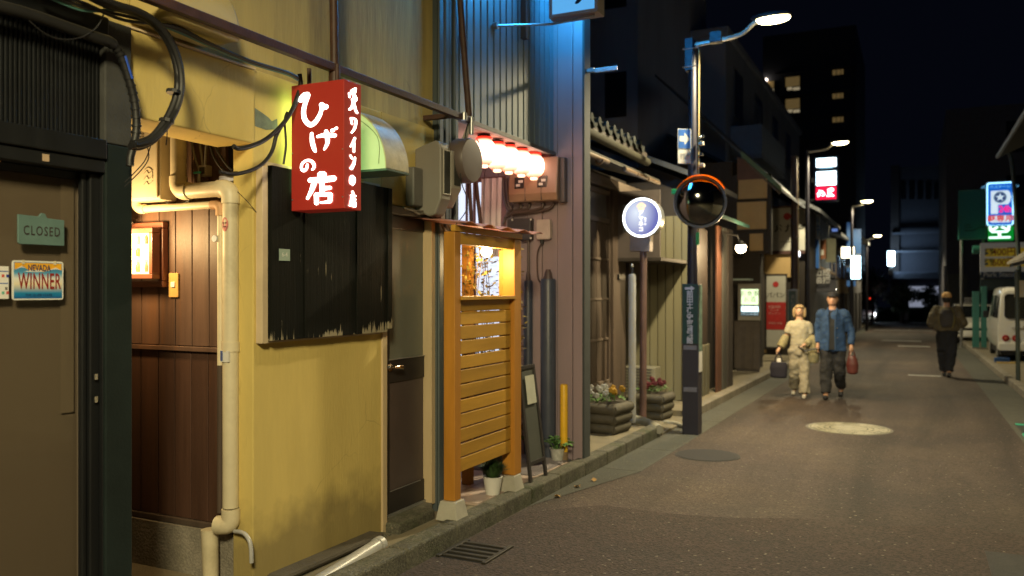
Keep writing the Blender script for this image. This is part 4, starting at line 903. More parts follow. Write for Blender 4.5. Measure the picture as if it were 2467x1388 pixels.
duct(1307, 1341, 672, 'wide dark duct beside the yellow bollard')

# ---------------------------------------------------------------- lanterns under the soffit
paper = EM('lit_paper', (1.0, .76, .62), 1.0, base=(.8, .7, .6))
N = paper.node_tree.nodes; L = paper.node_tree.links; tc = N.new('ShaderNodeTexCoord'); sp = N.new('ShaderNodeSeparateXYZ'); L.new(tc.outputs['Generated'], sp.inputs[0]); rp = N.new('ShaderNodeValToRGB'); L.new(sp.outputs[2], rp.inputs[0])
e = rp.color_ramp.elements; e[0].color = (.20, .030, .012, 1); e[1].position = 1; e[1].color = (.26, .03, .015, 1)
for pos, c_ in ((.16, (.55, .26, .16, 1)), (.34, (1, .62, .46, 1)), (.62, (1, .64, .48, 1)), (.84, (.62, .30, .20, 1))): q_ = e.new(pos); q_.color = c_
L.new(rp.outputs[0], N['Principled BSDF'].inputs['Emission Color']); N['Principled BSDF'].inputs['Emission Strength'].default_value = 6.0
paper_e = EM('lit_paper_end', (1.0, .50, .30), 3.5, base=(.8, .6, .5))
redcap = EM('lit_red_cap', (1.0, .03, .012), 1.4, base=(.6, .02, .01))
XL = -3.24
proto = None
for i, (px, py) in enumerate(((1166, 366), (1198, 378), (1226, 384), (1256, 392), (1286, 400))):
    if i == 0:
        y = yat(px, XL); z = zat(py, XL, y)
        t = T('paper_lantern', '', 'lantern', (XL, y, z), 'paper lanterns hanging under the soffit')
        R = .100
        pr = []
        for k in range(17):
            a = -pi / 2 + pi * k / 16; s_ = sin(a); pr.append((max(.05, R * max(0, cos(a)) ** .72 + (.003 if k % 2 else 0)), .112 * s_))
        MB().lathe((XL, y, z), pr[1:-1], 24).build('shade', paper, t, smooth='all')
        MB().lathe((XL, y, z), [(.050, .106), (.072, .1095), (.062, .123), (.045, .126)], 20).build('red_band', redcap, t, smooth=True)
        MB().lathe((XL, y, z), [(.05, .127), (.055, .13), (.055, .14), (.02, .142)], 16).build('cap', rubber, t)
        MB().lathe((XL, y, z), [(.030, -.132), (.036, -.126), (.034, -.108)], 16).build('base_ring', paper_e, t)
        MB().lathe((XL, y, z), [(.018, .14), (.022, .16), (.012, .185)], 10).build('socket', rubber, t)
        proto = t; py0, pz0 = y, z
        t['label'] = 'paper lantern nearest the round grey drum'
    else:
        y = yat(px, XL); z = zat(py, XL, y); c = clone(proto, None, (0, y - py0, z - pz0))
        c['label'] = ['', 'second paper lantern from the round drum', 'middle paper lantern of the hanging row', 'fourth paper lantern from the drum', 'paper lantern nearest the brown meter cabinet'][i]
t = T('lantern_cord', 'dark sagging cord from which the paper lanterns hang', 'cord', (XL, 6.6, zs))
MB().tube(smoothpath([(XL, yat(1150, XL) + .0 + i * .13, zs - .07 - .06 * (i % 2)) for i in range(10)], 4), .006, 6).build('cord', rubber, t, smooth=True)

# ---------------------------------------------------------------- blue white box sign at the top edge and its stay
YB = 6.62
x0, x1 = fr(1322, YB), fr(1440, YB); z0 = zat(36, (x0 + x1) / 2, YB)
t = T('blue_lightbox', 'blue white lit box sign projecting at the top edge', 'sign', ((x0 + x1) / 2, YB, z0))
YB1 = yat(1456, x1)
fr_ = MB(); frame(fr_, x0, x1, z0, z0 + 1.7, .03, YB, YB1); fr_.build('casing', M('sign_casing', (.34, .27, .25), .5), t, bevel=.003)
for y, y2 in ((YB + .004, YB + .01), (YB1 - .01, YB1 - .004)):
    MB().box(x0 + .031, x1 - .031, y, y2, z0 + .031, z0 + .34).build('face', EM('blue_white_face', (.10, .40, .80), 1.0, base=(.05, .10, .14)), t)
    MB().box(x0 + .031, x1 - .031, y, y2, z0 + .342, z0 + 1.669).build('face', EM('blue_tube_face', (.03, .34, .80), 62), t)
lm = MB()
def bmap(u, v, k): return Vector((x0 + u * (x1 - x0), YB + .003 - .0003 * k, z0 + v))
for k, (p, w) in enumerate([([(.55, .10), (.62, .12), (.74, .17)], [.02, .05, .04]), ([(.4, .3), (.6, .34)], [.05, .05])]): ribbon(lm, [(a, b) for a, b in p], w, bmap, k)
lm.build('lettering', M('sign_black', (.01, .015, .03), .5), t)
MB().tube([A(1197, 62, XF + .03), Vector((x0, YB + .06, z0 - .03)), Vector((x1 - .05, YB + .06, z0 - .012))], .012, 8).build('stay', steel, t)
q = A(1197, 62, XF + .03); MB().tube([q + Vector((-.03, 0, 0)), q + Vector((.01, 0, 0))], .03, 10).build('stay_plate', steel, t)
MB().box(XF, x0, YB + .05, YB + .10, z0 + 1.0, z0 + 1.05).build('arm', steel, t)
MB().box(XF + .0, XF + .05, YB - .03, YB + .03, zat(95, XF, YB), z0 + 1.2).build('arm_post', M('dark_flashing', (.10, .09, .085), .5), t)
t = T('wall_bracket', 'empty pale metal bracket sticking out of the wing wall corner', 'bracket', B(1410, 178, YN + .1))
a, b = B(1405, 174, YN + .1), B(1488, 174, YN + .1)
MB().box(XE - .02, b.x - .22, YN + .05, YN + .08, a.z - .02, a.z + .015).build('arm', steel, t)
MB().box(b.x - .235, b.x, YN + .085, YN + .10, a.z - .022, a.z + .020).build('plate', M('pink_steel', (.45, .38, .38), .45, metal=.3), t, bevel=.003)

# ---------------------------------------------------------------- cedar screen booth
XP = -2.815
ya = yat(1096, XP); zg = lambda y: G(y) + .115
t = T('cedar_screen', 'orange cedar slatted screen booth with small roof and window', 'screen', (XP, ya, zg(ya) + .12))
yb = yat(1240, XP); yb2 = yat(1256, XP)
ztop = zat(557, XP, ya)
zfoot = .24
MB().box(XP - .09, XP, ya, ya + .085, G(ya) + zfoot, ztop).build('post', cedar_v, t, bevel=.006)
MB().box(XP - .11, XP, yb, yb2, G(yb) + zfoot, ztop).build('post', cedar_v, t, bevel=.006)
for y in (yb,): MB().box(-3.30, -3.22, y + .01, y + .08, G(y) + .12, ztop).build('back_post', cedar_v, t, bevel=.006)
zh = zat(592, XP, ya + .3); zsill = zat(716, XP, ya + .3)
MB().box(XP - .05, XP - .008, ya + .087, yb - .002, zh, ztop - .002).build('header', cedar, t, bevel=.005)
MB().box(XP - .03, XP + .006, ya - .005, yb2 + .01, ztop + .001, ztop + .045).build('fascia', cedar, t, bevel=.004)
MB().box(XP - .13, XP + .012, ya + .087, yb - .002, zsill - .02, zsill + .008).build('sill', cedar, t, bevel=.004)
MB().box(XP - .10, XP - .04, ya + .087, yb - .002, zsill - .10, zsill - .022).build('rail', cedar, t, bevel=.004)
MB().box(XP - .15, XP - .112, yb + .02, yb + .045, zsill + .01, zh).build('side_board', cedar_v, t, bevel=.003)
slz1 = zat(748, XP - .03, ya + .1); slz0 = zat(1140, XP - .03, ya + .1); n = 11; pt = (slz1 - slz0) / n
for i in range(n):
    zz = slz0 + i * pt; MB().box(XP - .055, XP - .032, ya + .086, yb - .001, zz, zz + pt - .009 - .004 * (i % 3 == 1)).build('slat', cedar, t, bevel=.004)
# roof sheet with waves
mb = MB(); nw = 40; x0, x1 = -3.34, XP + .10; th = .004; y0, y1 = ya - .03, yb2 + .20
V = []
for i in range(nw + 1):
    y = y0 + (y1 - y0) * i / nw; zz = ztop + .055 + .012 * sin(i * 2 * pi / 9)
    V += [(x0, y, zz + .07), (x1, y, zz), (x0, y, zz + .07 - th), (x1, y, zz - th)]
F_ = []
for i in range(nw):
    a = 4 * i; F_ += [(a, a + 1, a + 5, a + 4), (a + 2, a + 6, a + 7, a + 3), (a + 1, a + 3, a + 7, a + 5), (a, a + 4, a + 6, a + 2)]
F_ += [(0, 2, 3, 1), (4 * nw, 4 * nw + 1, 4 * nw + 3, 4 * nw + 2)]
mb.add(V, F_); mb.build('roof_sheet', M('red_roof_sheet', (.40, .17, .13), .5, var=.1), t, smooth=True)
for y, x in ((ya + .04, XP - .045), (yb + .04, XP - .055)):
    mb = MB(); a, b = .062, .085
    zz = G(y); mb.hexa([(x - b, y - b, zz + .11), (x + b, y - b, zz + .11), (x + b, y + b, zz + .11), (x - b, y + b, zz + .11), (x - a, y - a, zz + zfoot), (x + a, y - a, zz + zfoot), (x + a, y + a, zz + zfoot), (x - a, y + a, zz + zfoot)])
    mb.build('concrete_foot', M('pale_concrete', (.42, .40, .34), .85, var=.12, bump=.2), t, bevel=.006)
yl = yat(1172, XP - .12); zl = zat(606, XP - .12, yl)
t = T('booth_bulb', 'glowing round bulb under the header of the cedar screen', 'bulb', (XP - .12, yl, zl))
MB().ball((XP - .12, yl, zl), .042, 16, 10).build('globe', EM('booth_glow', (1, .80, .46), 40), t, smooth='all')
MB().tube([(XP - .12, yl, zl + .035), (XP - .12, yl, zh + .02)], .018, 10).build('socket', rubber, t)
lamp_light('booth_light', 'POINT', (XP - .12, yl, zl - .075), 16, (1, .70, .34), .04, t)
t = T('twig_plant', 'tall leafy twigs behind the window of the cedar screen', 'plant', (-3.12, 6.15, .1))
random.seed(11); tw = MB(); lf = MB(); 
for i in range(16):
    y = 5.80 + .75 * (i / 15) + random.uniform(-.03, .03); x = -3.12 + random.uniform(-.1, .08); z = .35
    p = [Vector((x, y, z))]
    for k in range(6): p.append(p[-1] + Vector((random.uniform(-.04, .04), random.uniform(-.05, .05), random.uniform(.22, .31))))
    P = smoothpath(p, 3); tw.tube(P, [.007 - .0045 * j / (len(P) - 1) for j in range(len(P))], 5)
    for q in P[6:]:
        for j in range(7):
            d = Vector((random.gauss(0, 1), random.gauss(0, 1), random.gauss(.2, .7))).normalized(); c = q + d * random.uniform(.01, .07); u = d.cross(Vector((.3, .2, 1))).normalized() * .014; e = d * .042
            lf.add([c, c + e * .5 + u, c + e, c + e * .5 - u], [(0, 1, 2, 3)])
tw.build('stem', M('twig_brown', (.12, .07, .035), .8), t); struct(lf.build('leaves', M('yellow_leaf', (.26, .20, .035), .6, var=.4, scale=30), t), 'stuff')
mb = MB().lathe((-3.12, 6.15, G(6.1) + .12), [(.10, 0), (.14, .25), (.13, .26), (.12, .24)], 20); mb.build('pot', M('dark_pot', (.06, .055, .05), .6), t, smooth=True)

# ---------------------------------------------------------------- props on the porch edge
def pot(c, r, h, label, mat, leafm, n, spread, lh, kind, nm='potted_plant', cat='plant'):
    t = T(nm, label, cat, c); x, y, z = c
    MB().lathe(c, [(r * .72, 0), (r, h * .96), (r * 1.05, h * .97), (r * 1.05, h), (r * .9, h), (r * .88, h * .9)], 22).build('pot', mat, t, smooth=True)
    MB().lathe(c, [(r * .87, h * .85), (r * .87, h * .9)], 16).build('soil', M('soil', (.03, .022, .016), .95), t)
    lf = MB()
    for i in range(n):
        a = random.random() * 2 * pi; s = random.random() ** .6; top = Vector((x + spread * s * cos(a), y + spread * s * sin(a), z + h + lh * (1 - .5 * s * s) * random.uniform(.7, 1.05)))
        base = Vector((x + r * .5 * s * cos(a), y + r * .5 * s * sin(a), z + h * .88))
        if kind == 'grass':
            w = Vector((-sin(a), cos(a), 0)) * .0035; m_ = (base + top) / 2 + Vector((0, 0, lh * .2)); lf.add([base - w, base + w, m_ + w, top, m_ - w], [(0, 1, 2, 3, 4)])
        else:
            lf.tube([base, top], .003, 4); d = Vector((cos(a), sin(a), random.uniform(-.3, .4))).normalized(); w = d.cross(Vector((0, 0, 1))).normalized() * .03; L_ = d * .07; up = Vector((0, 0, .012))
            lf.add([top, top + L_ * .3 + w * .8 + up, top + L_ * .75 + w * .6 + up, top + L_, top + L_ * .75 - w * .6 + up, top + L_ * .3 - w * .8 + up, top + L_ * .5], [(0, 1, 6), (1, 2, 6), (2, 3, 6), (3, 4, 6), (4, 5, 6), (5, 0, 6)])
    struct(lf.build('leaves', leafm, t), 'stuff'); return t
random.seed(5)
pot((-2.93, 5.72, zg(5.7)), .075, .14, 'white pot of dark fine grass in front of the screen', white_paint, M('grass_green', (.035, .075, .02), .6, var=.4, scale=30), 420, .15, .15, 'grass')
pot((-2.99, 7.16, zg(7.16)), .07, .125, 'small white pot of broad leaves beside the yellow bollard', M('patterned_pot', (.5, .5, .47), .5, var=.25, scale=25), M('fresh_leaf', (.13, .27, .08), .5, var=.3, scale=20), 26, .12, .09, 'broad')
pot((-3.32, 6.85, zg(6.85)), .07, .13, 'dark pot of pink flowers behind the sandwich board', M('dark_pot', (.06, .055, .05), .6), green_leaf, 22, .1, .18, 'broad')
mb = MB(); random.seed(9)
for i in range(7): mb.ball((-3.3 + random.uniform(-.08, .08), 6.8 + random.uniform(-.1, .1), zg(6.8) + random.uniform(.3, .42)), .022, 8, 5)
mb.build('blossom', M('pink_petal', (.6, .12, .35), .6), bpy.data.objects['potted_plant.002'])
mb = MB(); y0, y1 = 6.45, 7.28; o = T('door_mat', 'grey ribbed door mat on the porch tiles', 'mat', (-3.1, 6.9, zg(6.9)))
mb.gbox(-3.55, -2.90, y0, y1, .118, .124); mb.build('base', M('mat_grey', (.20, .18, .19), .8), o)
r0 = None
for i in range(20):
    a = y0 + .01 + i * (y1 - y0 - .02) / 20; MB().gbox(-3.54, -2.91, a, a + .022, .1245, .131).build('rib', M('mat_rib', (.25, .225, .235), .8), o)
t = T('sandwich_board', 'slim black A frame board with a pale notice', 'sandwich board', (-2.87, 6.4, zg(6.4)))
bl = M('board_black', (.018, .015, .016), .5)
f0, f1 = Vector((-2.82, 6.19, zg(6.2) - .0)), Vector((-2.82, 6.50, zg(6.5)))
h0, h1 = Vector((-2.98, 6.30, .98)), Vector((-2.98, 6.58, .98))
def bar(mb, a, b, w=.016, d=.012):
    a, b = Vector(a), Vector(b); ax = (b - a).normalized(); u = ax.cross(Vector((1, 0, .15))).normalized() * w; v = ax.cross(u).normalized() * d
    return mb.hexa([a - u - v, a + u - v, a + u + v, a - u + v, b - u - v, b + u - v, b + u + v, b - u + v])
for a, b in ((f0, h0), (f1, h1)): bar(MB(), a, b).build('leg', bl, t, bevel=.002)
def lp(a, b, k): return a + (b - a) * k
bar(MB(), lp(f0, h0, .985), lp(f1, h1, .985)).build('rail', bl, t, bevel=.002); bar(MB(), lp(f0, h0, .16), lp(f1, h1, .16)).build('rail', bl, t, bevel=.002)
MB().add([lp(f0, h0, .17) + Vector((.001, 0, 0)), lp(f1, h1, .17) + Vector((.001, 0, 0)), lp(f1, h1, .98) + Vector((.001, 0, 0)), lp(f0, h0, .98) + Vector((.001, 0, 0))], [(0, 1, 2, 3)]).build('chalkboard', M('chalkboard', (.055, .06, .052), .7, var=.1), t)
def bp_(u, v): 
    a, b = lp(f0, h0, v), lp(f1, h1, v); return lp(a, b, u) + Vector((.016, 0, .002))
MB().add([bp_(.22, .66), bp_(.86, .66), bp_(.86, .91), bp_(.22, .91)], [(0, 1, 2, 3)]).build('notice', M('notice_paper', (.42, .43, .36), .7, var=.12), t)
g0, g1 = Vector((-3.22, 6.19, zg(6.2))), Vector((-3.22, 6.50, zg(6.5)))
for a, b in ((g0, h0 - Vector((.02, 0, .38))), (g1, h1 - Vector((.02, 0, .38)))): bar(MB(), a, b).build('back_leg', M('board_brown', (.05, .025, .03), .5), t, bevel=.002)
bar(MB(), lp(g0, h0, .2), lp(g1, h1, .2)).build('rail', bl, t)
t = T('bollard', 'yellow scuffed steel bollard at the wing wall', 'bollard', (-2.94, 7.2, zg(7.2)))
zz = zat(926, -2.94, 7.2)
MB().lathe((-2.94, 7.2, 0), [(.036, zg(7.2) + .09), (.036, zz - .012), (.030, zz)], 18).build('tube', M('yellow_paint', (.80, .47, .02), .45, var=.12, scale=14, col2=(.62, .5, .3), c2lo=.66, c2hi=.7), t, smooth=True)
MB().lathe((-2.94, 7.2, 0), [(.038, zg(7.2) - .02), (.038, zg(7.2) + .088)], 18).build('base', M('rusty_base', (.22, .15, .09), .7, var=.3), t, smooth=True)
t = T('fallen_pipe', 'grey plastic pipe lying along the foot of the cream wall', 'pipe', (-2.93, 4.1, G(4.1) + .15))
e0, e1 = A(795, 1388, -2.93), A(915, 1312, -2.96)
MB().tube([e0 - (e1 - e0) * .3, e1], .045, 18).build('pipe', pvc_w, t, smooth=True)
MB().tube([e1 - (e1 - e0).normalized() * .03, e1 + (e1 - e0).normalized() * .012], .051, 18).build('collar', pvc_w, t, smooth=True)
# ---------------------------------------------------------------- old wooden house
XO = -3.70
t = T('old_wooden_house', 'old low wooden house with tiled eave and lattice window', 'house', (XO, 9.5, G(9.5) + .1))
yA, yB_ = 7.53, 11.6
MB().box(-7.5, XO - .06, yA, yB_, -.3, 3.2).build('wall', darkwood, t)
w0, w1 = 8.6, yat(1471, XO)
zw0, zw1, ztr = zat(918, XO, w1), 2.98, zat(528, XO, yat(1440, XO))
for y in (w0, w1): MB().box(XO - .06, XO, y - .06, y, zw0, zw1).build('window_frame', oldwood, t, bevel=.004)
for z in (zw0, ztr, zw1 - .05): MB().box(XO - .06, XO + .01, w0, w1 - .061, z - .03, z + .03).build('window_rail', M('pale_old_wood', (.13, .098, .075), .7, var=.25, scale=9, st=(1, .1, 1)), t, bevel=.004)
MB().box(XO - .05, XO - .04, w0, w1 - .061, ztr + .031, zw1 - .081).build('transom_pane', M('grey_pane', (.16, .16, .17), .15, var=.1), t)
yy = w0
while yy < w1 - .1:
    MB().box(XO - .05, XO - .022, yy + .005, min(yy + .2, w1 - .065), zw0 + .031, ztr - .031).build('plank', oldwood, t, bevel=.004); yy += .205
for py in (626, 720, 815):
    z = zat(py, XO, w1); MB().box(XO - .045, XO - .008, w0, w1 - .062, z - .015, z + .015).build('window_rail', MATS['pale_old_wood'], t, bevel=.003)
MB().box(XO - .06, XO + .02, w0 - 1, w1 + .02, zw0 - .10, zw0 - .032).build('sill', MATS['pale_old_wood'], t, bevel=.005)
MB().box(XO - .06, XO - .02, w0 - 1, w1 + .02, -.2, zw0 - .102).build('skirting', M('grey_board', (.12, .13, .14), .7, var=.15), t)
for px0, px1 in ((1473, 1490), (1490, 1506)):
    MB().box(XO - .06, XO + .03 - .02 * (px0 > 1480), yat(px0, XO), yat(px1, XO) - .004, -.2, 3.1).build('post', oldwood, t, bevel=.006)
MB().box(XO - .1, XO + .05, yA, 12.2, 2.99, 3.12).build('beam', M('pale_old_wood', (.24, .18, .13)), t, bevel=.006)
MB().box(XO - .06, XO - .02, 11.62, 12.25, 1.75, 2.98).build('wall_board', M('brown_render', (.085, .068, .064), .8, var=.15), t)
MB().rbox(XO - .02, XO + .06, yat(1482, XO), yat(1496, XO), zat(674, XO, 11.3), zat(662, XO, 11.3), .01, 'x').build('door_bell', rubber, t)
# lower sheet eave with gutter, then the tiled eave above it
ze = lambda px, py, X: zat(py, X, yat(px, X))
XLo = -3.05
yl0, yl1 = 7.56, yat(1590, XLo)
zl_ = 3.06
mb = MB(); mb.hexa([(XLo, yl0, zl_), (XLo, yl1, zl_), (XO - .1, yl1, zl_ + .22), (XO - .1, yl0, zl_ + .22), (XLo, yl0, zl_ + .02), (XLo, yl1, zl_ + .02), (XO - .1, yl1, zl_ + .24), (XO - .1, yl0, zl_ + .24)])
mb.build('lower_eave', M('weathered_sheet', (.05, .048, .04), .8, metal=0, var=.3, scale=8), t)
for i in range(3):
    MB().hexa([(XLo + .004, yl0, zl_ + .021 + .0), (XLo + .004, yl1 - .02, zl_ + .021), (XLo - .03 - .1 * i, yl1 - .02, zl_ + .03 + .035 * i), (XLo - .03 - .1 * i, yl0, zl_ + .03 + .035 * i), (XLo + .004 - .1 * i, yl0, zl_ + .035 + .036 * i), (XLo + .004 - .1 * i, yl1 - .02, zl_ + .035 + .036 * i), (XLo - .03 - .1 * i, yl1 - .02, zl_ + .042 + .036 * i), (XLo - .03 - .1 * i, yl0, zl_ + .042 + .036 * i)]).build('sheet_course', MATS['weathered_sheet'], t)
for a, b in ((7.56, 8.72), (9.3, 9.75), (9.78, 10.2), (10.25, 10.75)):
    MB().tube([(XLo + .01, a, zl_ - .02), (XLo + .01, b, zl_ - .02)], .03, 10).build('gutter_pipe', M('copper_pipe', (.11, .07, .04), .55, metal=.2, var=.3), t, smooth=True)
mb = MB(); mb.tube([(XLo + .01 + .04 * cos(a), 8.45, zl_ - .03 + .05 * sin(a)) for a in [i * pi / 6 for i in range(-6, 1)]], .012, 6); mb.build('gutter_hook', MATS['copper_pipe'], t)
XT = -3.18; zt0 = 3.44
yt1 = yat(1548, XT)
MB().hexa([(XT + .06, yA, zt0 - .09), (XT + .06, yt1, zt0 - .09), (-7.6, yt1, zt0 + 1.7), (-7.6, yA, zt0 + 1.7), (XT + .06, yA, zt0 - .03), (XT + .06, yt1, zt0 - .03), (-7.6, yt1, zt0 + 1.76), (-7.6, yA, zt0 + 1.76)]).build('roof', darkwood, t)
MB().tube([(XT + .1, yA, zt0 - .15), (XT + .1, yt1 - .12, zt0 - .17)], .05, 12).build('gutter_pipe', M('olive_pipe', (.03, .028, .018), .85, spec=.2, var=.25), t, smooth=True)
tl = None; tw_ = .25; nrow = 5; ncol = int((yt1 - yA) / tw_)
for r in range(nrow):
    for c in range(ncol):
        if tl is None:
            mb = MB(); pts = []
            for k in range(9):
                u = k / 8; pts.append((u * tw_ * 1.02, .035 * sin(u * 2 * pi * .98 + .2) + .02))
            V = []
            for (u, h) in pts:
                for (x, z) in ((.0, 0), (-.36, .16)): V += [(XT + .09 + x, yA + u, zt0 + z + h), (XT + .09 + x, yA + u, zt0 + z + h - .05)]
            F_ = []
            for k in range(8):
                a = 4 * k; F_ += [(a, a + 4, a + 6, a + 2), (a, a + 1, a + 5, a + 4), (a + 1, a + 3, a + 7, a + 5)]
            mb.add(V, F_); mb.lathe((XT + .09, yA + .05, zt0 + .03), [(.045, -.02), (.05, .012), (.03, .016)], 12, 'x')
            tl = mb.build('roof_tile', tile_m, t)
        else: share(tl, (-.31 * r, c * tw_, .138 * r))

# cream panelled side wall of the next house
YK = 12.42
t = T('cream_panel_house', 'low brown house with cream panelled side wall and canopy', 'house', (-2.95, YK, G(YK) + .1))
xk1 = fr(1662, YK); cp_ = M('cream_panel', (.20, .182, .112), .6, var=.08, scale=4, st=(1, 1, .2), rnd=.05)
MB().box(-6, xk1 - .01, YK + .02, YK + .16, -.4, 2.9).build('side_wall', darkwood, t)
xx = xk1
while xx > -4.6:
    MB().box(xx - .118, xx - .006, YK - .012, YK + .018, G(YK) + .11, 2.75).build('siding_panel', cp_, t, bevel=.004); xx -= .124
X3 = -2.92
MB().box(X3 - .3, X3 - .22, YK + .18, 15.0, -.5, 2.9).build('front_wall', darkwood, t)
def post3(p0, p1, z0, z1, m=darkwood, X=X3): return MB().box(X - .035, X, yat(p0, X), yat(p1, X) - .005, z0, z1).build('post', m, t, bevel=.006)
post3(1728, 1739, -.15, 2.7, M('orange_post', (.085, .032, .016), .6, var=.2)); post3(1742, 1752, -.15, 2.7, M('grey_post', (.05, .05, .045), .6)); post3(1755, 1766, -.2, 2.7)
ya_, yb_ = yat(1690, X3), yat(1722, X3)
for i in range(7):
    a = ya_ + (yb_ - ya_) * i / 7; MB().box(X3 - .12, X3 - .08 + .01 * (i % 2), a, a + (yb_ - ya_) / 7 - .012, -.1, .75).build('corrugated_strip', M('grimy_sheet', (.12, .115, .08), .6, metal=.2, var=.25), t, bevel=.006)
MB().box(X3 - .2, X3 - .12, ya_, yb_, .77, 2.6).build('shutter', M('dark_brown_shutter', (.025, .017, .014), .6, var=.2), t)
for p0, p1 in ((1768, 1776),):
    y0_, y1_ = yat(p0, X3), yat(p1, X3); MB().box(X3 - .16, X3 - .12, y0_, y1_ - .02, -.2, 2.5).build('lattice_panel', oldwood, t, bevel=.004)
xe_ = -2.55
mb = MB(); yq = yat(1804, xe_); mb.hexa([(xe_, YK + .1, 2.70), (xe_, yq, 2.70), (X3 - .3, yq, 2.95), (X3 - .3, YK + .1, 2.95), (xe_, YK + .1, 2.74), (xe_, yq, 2.74), (X3 - .3, yq, 2.99), (X3 - .3, YK + .1, 2.99)])
mb.build('canopy', darkwood, t); MB().box(xe_ - .01, xe_ + .015, YK + .05, yq + .02, 2.695, 2.745).build('canopy_edge', M('verdigris', (.025, .075, .065), .5, var=.3), t)
MB().hexa([(X3 + .1, YK - .2, 3.25), (X3 + .1, 15.1, 3.25), (-7, 15.1, 5.0), (-7, YK - .2, 5.0), (X3 + .1, YK - .2, 3.33), (X3 + .1, 15.1, 3.33), (-7, 15.1, 5.08), (-7, YK - .2, 5.08)]).build('roof', M('dark_roof', (.055, .06, .07), .6, var=.2), t)
MB().box(-6.8, X3 - .25, YK + .1, 15.0, 2.9, 3.3).build('upper_wall', darkwood, t)
MB().box(-3.75, -3.06, 10.95, YK - .02, 2.02, 2.07).build('shadow_plank', darkwood, t, bevel=.004); MB().box(-3.72, -3.08, 10.96, 11.0, 2.071, 2.985).build('side_board', M('brown_render', (.085, .068, .064)), t)  # low plank added to throw the diagonal shadow on the cream panels
# air conditioner
t = T('air_conditioner', 'cream air conditioner outdoor unit against the panelled wall', 'air conditioner', (-3.7, 12.2, G(12.2) + .11))
xa, xb = fr(1500, 12.05), fr(1579, 12.05); zt = zat(886, xb, 12.05)
MB().box(xa, xb, 12.05, 12.34, G(12) + .15, zt).build('casing', M('ac_enamel', (.25, .235, .18), .45, var=.05), t, bevel=.015)
g = MB(); 
for i in range(9): g.box(xa + .05, xa + .45, 12.043, 12.049, G(12) + .22 + i * .045, G(12) + .235 + i * .045)
g.build('grille', M('ac_dark', (.06, .06, .05), .6), t)
for x in (xa + .08, xb - .08): MB().box(x - .04, x + .04, 12.06, 12.33, G(12) + .1, G(12) + .15).build('foot', rubber, t)

# ---------------------------------------------------------------- round sign on its rusty post, white pipe
c = gpos = None
def gp(px, py, dz=0.):
    a = (px - PCX) / FPX; b = (HOR - py) / FPX; cc, ss = cos(YAW), sin(YAW)
    k = (dz - CZ) / (b + SLOPE * (cc + a * ss)); return Vector((k * (a * cc - ss), k * (cc + a * ss), CZ + b * k))
P0 = gp(1549, 1008, .1); YR2 = P0.y; zc_ = zat(525, P0.x, YR2); R2 = 47.5 / FPX * dep(P0.x, YR2)
t = T('round_lit_sign', 'round navy lit sign with white rim on a rusty post', 'sign', P0)
MB().tube([P0 - Vector((0, 0, .05)), Vector((P0.x, P0.y + .02, zat(604, P0.x, YR2)))], .046, 12).build('post', M('rusty_post', (.11, .06, .05), .7, var=.4, scale=12, st=(1, 1, .3), bump=.2), t, smooth=True)
za, zb2 = zat(606, P0.x, YR2), zat(565, P0.x, YR2); xa, xb = fr(1519, YR2), fr(1568, YR2)
MB().prism([(xa, zb2), (xa, za), (xb - .01, za), (xb, zb2 - .03), (xb + .02, zb2 + .03)], 'y', YR2 - .03, YR2 + .12).build('mount_box', M('mauve_box', (.27, .22, .22), .6), t, bevel=.004)
MB().box(xa - .11, xa - .002, YR2 + .02, YR2 + .1, zb2 + .05, zc_ + .18).build('side_bracket', M('grey_bracket', (.13, .13, .13), .6), t, bevel=.004)
MB().lathe((P0.x, YR2, zc_), [(R2, -.055), (R2, .11)], 40, 'y').build('drum', steel, t, smooth=True)
ring = MB(); n = 48
for i in range(n):
    a, b = 2 * pi * i / n, 2 * pi * (i + 1) / n; r0, r1 = R2 * .895, R2 * .995
    ring.quad(*[(P0.x + r * cos(q), YR2 - .060, zc_ + r * sin(q)) for r, q in ((r0, a), (r1, a), (r1, b), (r0, b))])
ring.build('rim', EM('sign_rim_light', (.92, .96, 1), 4.0), t)
# face glows more where its lamp sits behind it
fm = bpy.data.materials.new('navy_face'); fm.use_nodes = True; N = fm.node_tree.nodes; L = fm.node_tree.links; p = N['Principled BSDF']; p.inputs['Base Color'].default_value = (.03, .035, .10, 1)
tc = N.new('ShaderNodeTexCoord'); mpn = N.new('ShaderNodeMapping'); mpn.inputs['Location'].default_value = (-.34, 0, -.52); mpn.inputs['Scale'].default_value = (1, 0, .8); L.new(tc.outputs['Generated'], mpn.inputs[0])
vl = N.new('ShaderNodeVectorMath'); vl.operation = 'LENGTH'; L.new(mpn.outputs[0], vl.inputs[0]); rp = N.new('ShaderNodeValToRGB'); L.new(vl.outputs['Value'], rp.inputs[0])
rp.color_ramp.elements[0].color = (.80, .88, 1.0, 1); rp.color_ramp.elements[1].color = (.13, .14, .42, 1); rp.color_ramp.elements[1].position = .60; L.new(rp.outputs[0], p.inputs['Emission Color']); p.inputs['Emission Strength'].default_value = 1.0
fc = MB(); fc.add([(P0.x + R2 * .88 * cos(2 * pi * i / n), YR2 - .058, zc_ + R2 * .88 * sin(2 * pi * i / n)) for i in range(n)], [tuple(range(n))]); fc.build('face', fm, t)
ink = EM('sign_ink_light', (1, .98, .95), 1.3); peach = EM('sign_emblem_light', (1, .72, .48), 1.2)
lm = MB(); k_ = R2 / 455
def rm_(u, v, k): return Vector((P0.x + (u - 480) * k_, YR2 - .061 - .0003 * k, zc_ - (v - 550) * k_))
for k, (p_, w_) in enumerate([([(395, 290), (470, 250), (555, 290)], [60, 90, 60]), ([(425, 350), (520, 350)], [60, 60])]): ribbon(lm, p_, w_, rm_, k)
lm.build('emblem', peach, t)
